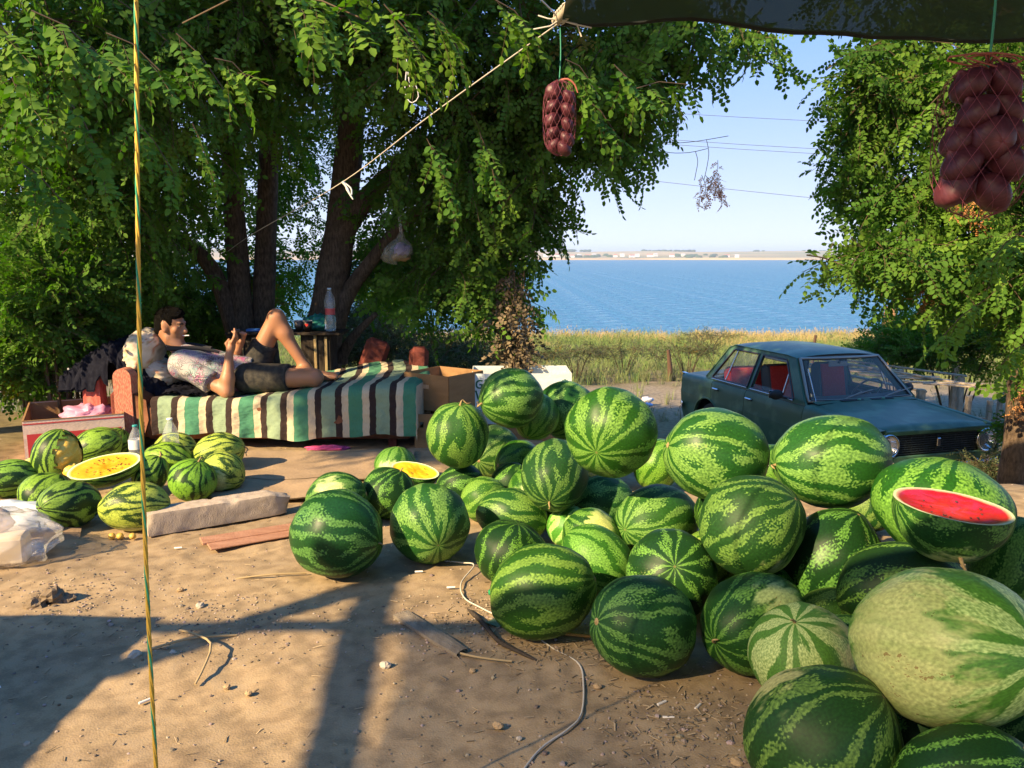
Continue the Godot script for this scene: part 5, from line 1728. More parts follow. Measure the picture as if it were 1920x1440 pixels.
	var stones := [[-1.21, -3.02, 0.019, 0, "pale stone on the sunlit dirt, just right of the rope"], [-1.28, -2.62, 0.024, 0, "flat pale stone inside the dark shadow left of the rope"], [-1.16, -2.64, 0.015, 0, "small pale stone at the rope's foot shadow"], [-0.42, -2.55, 0.02, 0, "white lump left of the grey board's lower end"], [-0.72, -2.83, 0.014, 0, "small cream stone where the shade bands cross"], [-1.72, -2.15, 0.03, 0, "grey rock in the dark shadow at bottom left"], [-0.9, -2.42, 0.012, 1, "tan pebble left of the leaf scraps"], [-0.82, -2.38, 0.012, 1, "tan pebble by the stalk crumbs"], [-0.04, -2.2, 0.016, 1, "tan pebble beside the curve of the pale cord"], [0.6, -2.02, 0.02, 1, "brown stone left of the huge bottom watermelon"], [0.27, -2.42, 0.014, 1, "reddish pebble by the cracked front watermelon"], [-0.13, -2.52, 0.012, 1, "little ochre pebble under the splintered board"], [-1.1, -2.9, 0.011, 1, "ochre pebble on sunlit dirt by the diagonal shade"], [-1.35, -3.18, 0.014, 1, "small clod stone near the rope in the sun"], [0.02, -2.14, 0.009, 0, "white chip beside the tan pebble"]]
	for s in stones:
		var m := solo("stone", lump_mesh(170 + int(s[2] * 1000), Vector3(1, 0.62, 0.85), 0.32, 1.1, 14, 9, -9, true), stone[s[3]], s[4], "stone", Vector3(s[0], s[2] * 0.4, s[1]))
		m.scale = Vector3.ONE * s[2]
		m.rotation.y = s[0] * 9.0
	# cigarette butts, cap, leaf, tissue scraps
	var paper := mat("butt_paper", Color(0.75, 0.72, 0.66), 0.8)
	for c in [[-0.4, -3.37, 0.1, "cigarette butt in front of the upright watermelon"], [0.46, -2.24, -0.1, "cigarette butt below the cracked front watermelon"], [0.56, -2.3, 0.9, "cigarette butt beside the big dark front watermelon"], [0.455, -2.32, 0.6, "tiny butt a hand above another one below the front watermelon"], [-1.55, -3.66, 0.2, "cigarette butt on sunlit dirt left of the beam"], [-1.62, -2.4, 0.9, "flattened white butt in the dark shadow at left"], [-1.12, -2.33, 0.8, "flattened white butt by the rope in the shadow edge"], [-0.25, -3.2, 0.1, "pinkish butt near the kinked cord"]]:
		var bt := begin()
		tube(bt, PackedVector3Array([Vector3(-0.017, 0.005, 0), Vector3(0.017, 0.005, 0)]), 0.0042, 8)
		var bo := solo("cigarette_butt", done(bt), paper, c[3], "cigarette butt", Vector3(c[0], 0.002, c[1]))
		bo.rotation.y = c[2]
	var cs := begin()
	lathe(cs, [Vector2(0.0001, 0.016), Vector2(0.014, 0.016), Vector2(0.0155, 0.014), Vector2(0.0155, 0.0), Vector2(0.014, 0.0)], 20)
	solo("bottle_cap", done(cs), mat("cap_green", Color(0.01, 0.26, 0.1), 0.4), "green bottle cap left of the banded front watermelon", "bottle cap", Vector3(-0.08, 0.008, -3.13))
	cs = begin()
	for l in [[Vector3(0, 0, 0), 0.05, 0.3], [Vector3(0.02, 0.004, -0.02), 0.035, 1.4]]:
		for i in 8:
			var t0 := TAU * i / 8.0
			var t1 := TAU * (i + 1) / 8.0
			tri(cs, l[0] + Vector3(0, 0.012, 0), l[0] + Vector3(cos(t0) * l[1], 0.004 + 0.006 * sin(t0 * 3.0), sin(t0) * l[1] * 0.6), l[0] + Vector3(cos(t1) * l[1], 0.004 + 0.006 * sin(t1 * 3.0), sin(t1) * l[1] * 0.6))
	solo("leaf", done(cs), mat("fallen_leaf", Color(0.05, 0.11, 0.07), 0.7), "fallen grey-green leaf at the end of the kinked cord", "leaf", Vector3(-0.05, 0.006, -2.87))
	# clear plastic sack with bread and paper at the left edge
	var sk := thing("plastic_bag", "clear plastic sack with cream packages at the left edge of the picture", "plastic bag", Vector3(-2.29, 0.0, -3.52))
	part("film", lump_mesh(181, Vector3(0.25, 0.13, 0.17), 0.34, 1.5, 44, 30, -0.1), film("clear_film", Color(0.72, 0.68, 0.62), 0.3, 0.2), sk).position.y = 0.105
	var pk := mat("cream_package", Color(0.66, 0.54, 0.36), 0.7)
	part("package", box_mesh(Vector3(0.17, 0.13, 0.12), 0.015, Vector3(0.06, 0.07, 0.04), Basis(Vector3.UP, 0.3)), pk, sk)
	part("package", box_mesh(Vector3(0.16, 0.11, 0.12), 0.015, Vector3(-0.12, 0.06, 0.02), Basis(Vector3.UP, -0.2)), pk, sk)
	part("package", lump_mesh(182, Vector3(0.09, 0.06, 0.08), 0.4, 1.6, 18, 12), mat("pinkish_package", Color(0.6, 0.42, 0.32), 0.7), sk).position = Vector3(-0.04, 0.17, -0.02)
	solo("paper_sheet", lump_mesh(183, Vector3(0.26, 0.07, 0.12), 0.35, 1.6, 26, 12, -0.05), film("bluish_paper", Color(0.6, 0.66, 0.72), 0.95, 0.6), "bluish white paper sack lying behind the clear plastic sack", "paper bag", Vector3(-2.42, 0.09, -3.86))
	var crd := cardboard("scrap_card", Color(0.26, 0.18, 0.11))
	cs = begin()
	quad(cs, Vector3(-2.24, 0.06, -3.82), Vector3(-2.1, 0.035, -3.86), Vector3(-2.06, 0.006, -3.76), Vector3(-2.22, 0.008, -3.72))
	solo("cardboard_scrap", done(cs), crd, "torn brown paper scrap right of the clear sack", "cardboard scrap")
	# flattened cardboard in front of the sofa
	for f in [[Vector3(-1.22, 0.014, -5.15), Vector3(1.15, 0.0, 0.72), 0.06, "flattened cardboard sheet on the ground right in front of the sofa"], [Vector3(-1.42, 0.01, -4.62), Vector3(0.95, 0.0, 0.42), -0.05, "flattened cardboard sheet nearer the beam, creased across"]]:
		var rws := []
		var cn := noisy(190, 1.6, 2)
		var fb := Basis(Vector3.UP, f[2])
		for i in 15:
			var row := PackedVector3Array()
			for j in 25:
				var q: Vector3 = Vector3(f[1].x * (j / 24.0 - 0.5), 0, f[1].z * (i / 14.0 - 0.5))
				q = f[0] + fb * q
				q.y += 0.014 + 0.02 * cn.get_noise_2d(q.x * 1.5, q.z * 1.5)
				row.append(q)
			rws.append(row)
		var fs := begin()
		sheet(fs, rws)
		var low := []
		for r in rws:
			var r2 := PackedVector3Array()
			for q in r:
				r2.append(q - Vector3(0, 0.005, 0))
			low.append(r2)
		sheet(fs, low)
		solo("cardboard_sheet", done(fs), cardboard("dusty_card", Color(0.36, 0.26, 0.165)), f[3], "cardboard sheet")
	bottle("plastic_bottle", "empty clear bottle with a white cap standing in the left heap", Vector3(-2.17, 0.0, -5.12), 0.33, 0.05, Color(0.8, 0.8, 0.78), false, 0.0)
	bottle("plastic_bottle", "clear bottle with a teal cap right behind the rope", Vector3(-2.36, 0.0, -5.05), 0.3, 0.045, Color(0.02, 0.3, 0.3), false, 0.0, Color(0.75, 0.75, 0.74, 0.95))
	for k in 3:
		solo("cork_ball", lump_mesh(191, Vector3(0.017, 0.016, 0.017), 0.1, 1.0, 12, 8), mat("yellow_plum", Color(0.55, 0.35, 0.06), 0.5), ["left one of the three small yellow fruits under the long front melon", "middle one of the three small yellow fruits under the long front melon", "right one of the three small yellow fruits under the long front melon"][k], "fruit", Vector3([-1.925, -1.885, -1.825][k], 0.014, -3.8), "yellow fruits under the long melon")
	# fine litter nobody could count
	rnd.seed = 33
	var xs := []
	var cols := []
	for i in 3600:
		var z := -1.6 - 4.6 * pow(rnd.randf(), 1.3)
		var x := rnd.randf_range(-0.75, 0.75) * (-z + 0.4)
		if rnd.randf() < 0.35:
			var q := rnd.randi_range(0, 3)
			x = [-0.1, 0.55, -1.7, -1.1][q] + rnd.randfn(0, 0.2)
			z = [-2.9, -2.15, -3.1, -2.9][q] + rnd.randfn(0, 0.14)
		var s := rnd.randf_range(0.002, 0.0055) * (1.0 + (1.0 if rnd.randf() < 0.06 else 0.0))
		xs.append(Transform3D(Basis.from_euler(Vector3(rnd.randf() * 3, rnd.randf() * 6, 0)).scaled(Vector3(s, s * 0.7, s)), Vector3(x, 0.001 + gy(x, z), z)))
		var g := rnd.randf_range(0.1, 0.42)
		cols.append(Color(g, g * rnd.randf_range(0.74, 0.86), g * rnd.randf_range(0.5, 0.74)))
	var pm := mat("gravel_bits", Color.WHITE, 1.0)
	pm.vertex_color_use_as_albedo = true
	scatter("gravel", lump_mesh(5, Vector3.ONE, 0.5, 1.4, 6, 4, -9, true), pm, xs, cols)
	xs = []
	cols = []
	for i in 1500:
		var z := -1.7 - 3.6 * rnd.randf()
		var x := rnd.randf_range(-0.7, 0.5) * (-z)
		if rnd.randf() < 0.5:
			x = [-0.0, 0.5, 0.2][i % 3] + rnd.randfn(0, 0.16)
			z = [-2.95, -2.2, -2.7][i % 3] + rnd.randfn(0, 0.12)
		var l := rnd.randf_range(0.008, 0.035)
		xs.append(Transform3D(Basis.from_euler(Vector3(rnd.randf_range(-0.15, 0.15), rnd.randf() * 6.3, rnd.randf_range(-0.2, 0.2))).scaled_local(Vector3(l, 0.0012, rnd.randf_range(0.0012, 0.004))), Vector3(x, 0.004 + gy(x, z), z)))
		var g := rnd.randf_range(0.12, 0.5)
		cols.append(Color(g, g * 0.76, g * 0.46))
	scatter("straw_bits", box_mesh(Vector3.ONE), pm, xs, cols)

var gn := []
func gy(x: float, z: float) -> float:
	if gn.is_empty():
		gn = [noisy(3, 0.55, 3), noisy(4, 3.0, 4)]
	return land(x, z) + 0.022 * gn[0].get_noise_2d(x, z) + 0.009 * gn[1].get_noise_2d(x, z)
var CROWN_A := [
	[Vector3(-2.80,2.56,-5.40),Vector3(0.80,0.52,0.70),190], [Vector3(-3.86,1.82,-7.00),Vector3(0.77,0.68,0.80),190], [Vector3(-2.46,2.62,-6.30),Vector3(0.90,0.69,1.00),240],
	[Vector3(-3.05,1.76,-6.60),Vector3(0.64,0.56,0.90),150], [Vector3(-5.23,2.88,-7.60),Vector3(0.84,0.98,0.80),110], [Vector3(-5.38,1.44,-7.80),Vector3(0.66,0.66,0.70),90],
	[Vector3(-3.65,1.09,-8.00),Vector3(1.35,0.41,0.60),150], [Vector3(-4.39,1.15,-7.60),Vector3(0.44,0.30,0.40),50], [Vector3(-3.14,1.34,-10.00),Vector3(0.97,0.71,0.50),70],
	[Vector3(-1.95,2.91,-6.00),Vector3(0.70,0.39,0.80),120], [Vector3(-2.36,2.82,-8.60),Vector3(0.67,0.67,0.50),60], [Vector3(-3.42,2.14,-8.60),Vector3(0.67,0.89,0.50),90],
	[Vector3(-2.40,3.36,-6.00),Vector3(1.63,0.35,1.00),160]]
var CROWN_B := [
	[Vector3(-1.39,3.02,-6.30),Vector3(0.82,0.31,0.80),110], [Vector3(-2.40,2.23,-9.50),Vector3(0.92,1.17,0.60),80], [Vector3(-0.43,2.76,-6.30),Vector3(0.94,0.65,0.90),240],
	[Vector3(-0.51,2.02,-6.80),Vector3(0.62,0.57,0.80),150], [Vector3(0.04,2.23,-6.80),Vector3(0.53,0.57,0.80),170], [Vector3(0.49,2.58,-6.10),Vector3(0.45,0.36,0.70),120],
	[Vector3(0.94,2.62,-6.30),Vector3(0.20,0.33,0.40),45], [Vector3(0.75,2.20,-6.30),Vector3(0.20,0.16,0.35),36], [Vector3(-0.19,1.64,-6.80),Vector3(0.40,0.40,0.60),100],
	[Vector3(-0.48,1.17,-6.80),Vector3(0.40,0.31,0.50),90], [Vector3(-0.09,1.07,-6.60),Vector3(0.15,0.26,0.25),26], [Vector3(-1.21,1.24,-8.20),Vector3(0.53,0.42,0.50),60],
	[Vector3(1.00,2.86,-5.80),Vector3(0.53,0.09,0.50),46], [Vector3(1.62,2.84,-6.00),Vector3(0.31,0.05,0.30),14], [Vector3(-0.22,3.29,-6.00),Vector3(1.94,0.27,1.00),160],
	[Vector3(0.13,1.71,-6.60),Vector3(0.13,0.17,0.30),22], [Vector3(-0.85,1.57,-7.40),Vector3(0.58,0.48,0.60),70]]
var CROWN_R := [
	[Vector3(2.75,2.60,-6.60),Vector3(0.30,0.34,0.60),80], [Vector3(3.43,2.76,-7.00),Vector3(0.54,0.50,0.90),160], [Vector3(3.48,2.27,-6.00),Vector3(0.47,0.70,0.80),200],
	[Vector3(2.78,2.14,-6.80),Vector3(0.20,0.22,0.40),45], [Vector3(3.22,1.80,-6.70),Vector3(0.48,0.35,0.70),130], [Vector3(2.69,1.34,-6.10),Vector3(0.32,0.09,0.30),42],
	[Vector3(3.33,1.22,-6.40),Vector3(0.54,0.29,0.60),110], [Vector3(3.51,1.38,-5.90),Vector3(0.34,0.46,0.60),110], [Vector3(3.73,0.75,-5.80),Vector3(0.09,0.30,0.30),26],
	[Vector3(2.31,1.29,-6.00),Vector3(0.08,0.08,0.15),6], [Vector3(4.15,1.85,-6.20),Vector3(0.48,1.12,0.90),160], [Vector3(3.48,3.47,-6.80),Vector3(1.15,0.35,1.00),120]]
var NEAR_SPRAYS := [
	[0,Vector3(-1.71,2.21,-3.10),Vector3(-1.50,2.06,-3.15),9,false],
	[0,Vector3(-1.50,2.09,-2.90),Vector3(-1.50,1.94,-2.95),8,true],
	[0,Vector3(-1.86,2.01,-3.20),Vector3(-1.83,1.77,-3.25),9,false],
	[0,Vector3(-1.59,2.21,-3.40),Vector3(-1.41,2.08,-3.45),8,false],
	[0,Vector3(-1.47,2.31,-3.80),Vector3(-1.29,2.08,-3.85),9,false],
	[0,Vector3(-1.24,2.16,-3.60),Vector3(-1.11,2.08,-3.65),7,true],
	[0,Vector3(-1.98,2.05,-3.80),Vector3(-1.86,1.78,-3.85),9,false],
	[0,Vector3(-2.34,1.79,-4.00),Vector3(-2.16,1.60,-4.05),9,false],
	[0,Vector3(-1.72,2.11,-2.80),Vector3(-1.62,2.02,-2.85),8,true],
	[0,Vector3(-1.95,2.05,-4.40),Vector3(-1.77,1.76,-4.45),9,false],
	[0,Vector3(-2.06,1.79,-4.20),Vector3(-2.04,1.66,-4.25),6,true],
	[0,Vector3(-1.72,2.05,-4.60),Vector3(-1.64,1.75,-4.65),8,false],
	[1,Vector3(-0.47,2.26,-3.20),Vector3(-0.32,2.04,-3.25),10,true],
	[1,Vector3(-0.33,2.29,-3.40),Vector3(-0.21,2.15,-3.45),9,true],
	[1,Vector3(-0.07,2.39,-3.60),Vector3(0.09,2.26,-3.65),8,true],
	[1,Vector3(-0.88,2.35,-3.60),Vector3(-0.81,2.23,-3.65),7,false],
	[1,Vector3(0.36,2.16,-4.40),Vector3(0.56,1.95,-4.45),9,false],
	[1,Vector3(0.52,2.31,-4.40),Vector3(0.69,2.11,-4.45),8,false],
	[1,Vector3(0.66,2.26,-4.80),Vector3(0.99,2.30,-4.85),8,false],
	[1,Vector3(0.26,2.29,-4.20),Vector3(0.40,2.18,-4.25),7,false],
	[1,Vector3(-0.48,2.00,-4.80),Vector3(-0.34,1.65,-4.85),9,false],
	[1,Vector3(-0.19,2.06,-5.00),Vector3(-0.10,1.79,-5.05),8,false],
	[2,Vector3(2.64,1.11,-4.60),Vector3(2.42,0.87,-4.65),9,true],
	[2,Vector3(2.69,1.48,-4.40),Vector3(2.54,1.29,-4.45),9,true],
	[2,Vector3(2.82,2.03,-4.80),Vector3(2.66,1.80,-4.85),8,true],
	[2,Vector3(2.90,0.87,-4.60),Vector3(2.77,0.71,-4.65),7,true],
	[2,Vector3(2.49,2.27,-5.00),Vector3(2.34,2.03,-5.05),8,true]]
var SHRUBS := [
	["grey-green bush behind the sofa's right half",Vector3(-1.48,0.30,-9.50),Vector3(0.68,0.34,0.70),170,Color(0.070,0.100,0.045),Color(0.130,0.155,0.075),false],
	["dark low bush right of the sofa, before the golden grass",Vector3(-0.70,0.20,-9.80),Vector3(0.44,0.29,0.60),100,Color(0.070,0.100,0.045),Color(0.130,0.155,0.075),false],
	["pale bush between the stout trunk and the meadow",Vector3(-2.04,0.53,-10.50),Vector3(0.41,0.31,0.50),90,Color(0.070,0.100,0.045),Color(0.130,0.155,0.075),false],
	["yellow-green young poplar-like bush glowing behind the limb",Vector3(-1.97,0.53,-14.00),Vector3(0.29,0.54,0.50),70,Color(0.070,0.165,0.024),Color(0.150,0.270,0.036),true],
	["bright leafy locust sapling at the left edge, lit by the sun",Vector3(-3.40,1.03,-6.10),Vector3(0.30,0.36,0.35),80,Color(0.070,0.165,0.024),Color(0.150,0.270,0.036),true],
	["sunlit sapling leaves low at left behind the red carton",Vector3(-3.72,0.53,-6.30),Vector3(0.24,0.20,0.30),50,Color(0.070,0.165,0.024),Color(0.150,0.270,0.036),true],
	["sunlit leafy sapling just left of the jacket",Vector3(-3.42,0.72,-6.50),Vector3(0.19,0.32,0.30),60,Color(0.070,0.165,0.024),Color(0.150,0.270,0.036),true],
	["shaded undergrowth behind the man's head",Vector3(-4.02,0.69,-8.50),Vector3(0.72,0.33,0.60),120,Color(0.070,0.165,0.024),Color(0.150,0.270,0.036),true],
	["sunlit patch of leaves between the man and the tree stems",Vector3(-3.01,0.60,-8.20),Vector3(0.21,0.29,0.40),40,Color(0.070,0.165,0.024),Color(0.150,0.270,0.036),true],
	["dark thicket behind the wooden rack, under the right tree",Vector3(6.55,0.18,-12.00),Vector3(1.32,0.47,0.90),240,Color(0.070,0.165,0.024),Color(0.150,0.270,0.036),true],
	["low dark bush left of the thicket beyond the car roof",Vector3(6.42,-0.19,-13.50),Vector3(0.79,0.24,0.70),110,Color(0.070,0.100,0.045),Color(0.130,0.155,0.075),false],
	["weedy bush at the right tree's foot",Vector3(4.39,-0.61,-7.40),Vector3(0.14,0.14,0.25),30,Color(0.070,0.100,0.045),Color(0.130,0.155,0.075),false],
	["dark weeds right of the right tree's trunk",Vector3(5.03,-0.11,-7.40),Vector3(0.34,0.43,0.50),80,Color(0.070,0.165,0.024),Color(0.150,0.270,0.036),true],
	["grey weeds behind the sofa's end pads",Vector3(-0.90,0.17,-8.60),Vector3(0.33,0.17,0.35),60,Color(0.070,0.100,0.045),Color(0.130,0.155,0.075),false],
	["low grey weeds beyond the white carton's left end",Vector3(-0.54,-0.48,-15.00),Vector3(0.49,0.17,0.60),46,Color(0.070,0.100,0.045),Color(0.130,0.155,0.075),false],
	["low grey weeds behind the topmost back watermelon",Vector3(0.29,-0.80,-18.00),Vector3(0.82,0.19,0.60),46,Color(0.070,0.100,0.045),Color(0.130,0.155,0.075),false],
	["scrubby weeds right above the litter on the track",Vector3(1.49,-0.87,-19.00),Vector3(0.86,0.22,0.60),46,Color(0.070,0.100,0.045),Color(0.130,0.155,0.075),false],
	["scrubby weeds left of the broken stake",Vector3(2.74,-0.92,-20.00),Vector3(0.91,0.26,0.60),46,Color(0.070,0.100,0.045),Color(0.130,0.155,0.075),false],
	["green weeds behind the car's boot",Vector3(4.08,-0.81,-19.00),Vector3(0.86,0.25,0.60),46,Color(0.070,0.100,0.045),Color(0.130,0.155,0.075),false],
	["tall thin weeds in the golden strip left of the car roof",Vector3(7.69,-1.73,-32.00),Vector3(1.24,0.25,0.60),46,Color(0.070,0.100,0.045),Color(0.130,0.155,0.075),false]]

# ================================================================ trees
func leaflet(st: SurfaceTool, p: Vector3, dir: Vector3, nrm: Vector3, l: float, w: float) -> void:
	var s := dir.cross(nrm).normalized()
	var d := dir.normalized()
	var sag := -nrm * l * 0.1
	var a := p
	var b := p + d * l * 0.35 + s * w + nrm * w * 0.25
	var c := p + d * l * 0.75 + s * w * 0.85 + nrm * w * 0.2 + sag * 0.5
	var e := p + d * l + sag
	var f := p + d * l * 0.75 - s * w * 0.85 + nrm * w * 0.2 + sag * 0.5
	var g := p + d * l * 0.35 - s * w + nrm * w * 0.25
	var m := p + d * l * 0.55 + sag * 0.2
	tri(st, a, m, b); tri(st, b, m, c); tri(st, c, m, e)
	tri(st, a, g, m); tri(st, g, f, m); tri(st, f, e, m)

# one pinnate leaf along +z from the origin, hanging a little
func pinnate(st: SurfaceTool, tw: SurfaceTool, at: Transform3D, l: float, pairs: int, r: RandomNumberGenerator, size := 1.0) -> void:
	var path := PackedVector3Array()
	for i in pairs + 2:
		var t := i / float(pairs + 1)
		path.append(Vector3(0.02 * sin(t * 3.0) * r.randf_range(-1, 1), -0.22 * l * t * t, l * t))
	var wp := PackedVector3Array()
	for p in path:
		wp.append(at * p)
	tube(tw, PackedVector3Array([wp[0], wp[int(pairs / 2.0)], wp[pairs + 1]]), 0.0011, 3, false)
	for i in range(1, pairs + 2):
		var fw: Vector3 = (path[i] - path[i - 1]).normalized()
		if i == pairs + 1:
			leaflet(st, wp[i], at.basis * fw, at.basis * Vector3.UP, 0.045 * size, 0.0145 * size)
		else:
			for s in [-1.0, 1.0]:
				if r.randf() < 0.04:
					continue
				var d: Vector3 = Vector3(s, r.randf_range(-0.5, 0.05), 0.35).normalized()
				var n := Vector3(s * 0.25 + r.randf_range(-0.3, 0.3), 1, r.randf_range(-0.3, 0.3)).normalized()
				var k := size * r.randf_range(0.72, 1.18)
				leaflet(st, wp[i], at.basis * d, at.basis * n, 0.044 * k, 0.0142 * k)

func leaf_mat(key: String, tint: Color, back: Color) -> StandardMaterial3D:
	var m := mat(key, tint, 0.62)
	m.vertex_color_use_as_albedo = true
	m.backlight_enabled = true
	m.backlight = back.linear_to_srgb()
	m.metallic_specular = 0.22
	return m

# a spray: half a metre of twig carrying pinnate leaves; surface 0 leaves, surface 1 wood
func spray_mesh(seed_: int, n: int, len: float, leaf_m: Material, wood: Material, size := 1.0, pairs := 6) -> ArrayMesh:
	var r := RandomNumberGenerator.new()
	r.seed = seed_
	var st := begin()
	var tw := begin()
	var path := PackedVector3Array()
	for i in 6:
		var t := i / 5.0
		path.append(Vector3(0.06 * sin(t * 4.0 + seed_) * len, -0.2 * len * t * t, len * t))
	tube(tw, path, [0.005, 0.0045, 0.004, 0.003, 0.0025, 0.0015], 4, false)
	for i in n:
		var t := (i + 0.5) / n
		var k := t * 5.0
		var p: Vector3 = path[int(k)].lerp(path[mini(int(k) + 1, 5)], k - int(k))
		var yaw := (1.0 if i % 2 == 0 else -1.0) * r.randf_range(0.5, 1.15) * (1.0 - 0.5 * t)
		var b := Basis(Vector3.UP, yaw) * Basis(Vector3.RIGHT, r.randf_range(-0.6, 0.8)) * Basis(Vector3(0, 0, 1), r.randf_range(-0.9, 0.9))
		pinnate(st, tw, Transform3D(b, p), r.randf_range(0.15, 0.22) * size, pairs, r, size)
	st.set_material(leaf_m)
	var m := done(st)
	tw.set_material(wood)
	return done(tw, m)

# fill lumps of a crown with sprays: more to the rim of each lump, leaning outward and hanging
func crown(tree: Node3D, lumps: Array, meshes: Array, c0: Color, c1: Color, droop: float, seed_: int, dens := 1.0, scale_ := 1.0) -> void:
	var r := RandomNumberGenerator.new()
	r.seed = seed_
	var xs := []
	var cs := []
	for k in meshes.size():
		xs.append([])
		cs.append([])
	for lu in lumps:
		var shade := r.randf_range(0.85, 1.15)
		for i in int(lu[2] * dens):
			var d := Vector3(r.randfn(), r.randfn(), r.randfn()).normalized()
			var q: float = pow(r.randf(), 0.42)
			var p: Vector3 = lu[0] + d * lu[1] * q
			var out := (d * Vector3(1, 0.6, 1) + Vector3(r.randfn(), r.randfn() * 0.5, r.randfn()) * 0.45 + Vector3(0, -droop, 0)).normalized()
			var up := Vector3(r.randfn() * 0.35, 1, r.randfn() * 0.35)
			var x := up.cross(out).normalized()
			var b := Basis(x, out.cross(x), out) * Basis(Vector3(0, 0, 1), r.randf_range(-1.3, 1.3))
			var s := r.randf_range(0.75, 1.15) * scale_
			var w := r.randi_range(0, meshes.size() - 1)
			xs[w].append(Transform3D(b.scaled_local(Vector3.ONE * s), p - tree.position - out * 0.25 * s))
			var c := c0.lerp(c1, clampf(r.randf() * 0.8 + r.randfn() * 0.12, 0, 1)) * shade
			if r.randf() < 0.012:
				c = Color(0.2, 0.15, 0.02)
			cs[w].append(c)
	for k in meshes.size():
		scatter("crown_leaves", meshes[k], null, xs[k], cs[k], tree)

func limb_mesh(path: PackedVector3Array, r0: float, r1: float, seed_: int, sides := 18) -> ArrayMesh:
	var nz := noisy(seed_, 1.0, 3)
	var st := begin()
	var rows := []
	var prev := Vector3(0.3, 0, 1)
	var n := path.size()
	for i in n:
		var d := (path[mini(i + 1, n - 1)] - path[maxi(i - 1, 0)]).normalized()
		var s := d.cross(prev).normalized()
		prev = s.cross(d).normalized()
		var t := i / float(n - 1)
		var rad := lerpf(r0, r1, pow(t, 0.8))
		if t < 0.1:
			rad *= 1.0 + (0.1 - t) * 2.2
		var row := PackedVector3Array()
		for j in sides + 1:
			var a := TAU * (j % sides) / sides
			var e := s * cos(a) + prev * sin(a)
			var f := 1.0 + 0.1 * nz.get_noise_3d(cos(a) * 5.0, sin(a) * 5.0, i * 0.22) + 0.05 * nz.get_noise_3d(cos(a) * 14.0, sin(a) * 14.0, i * 0.5)
			row.append(path[i] + e * rad * f)
		rows.append(row)
	sheet(st, rows)
	return done(st)

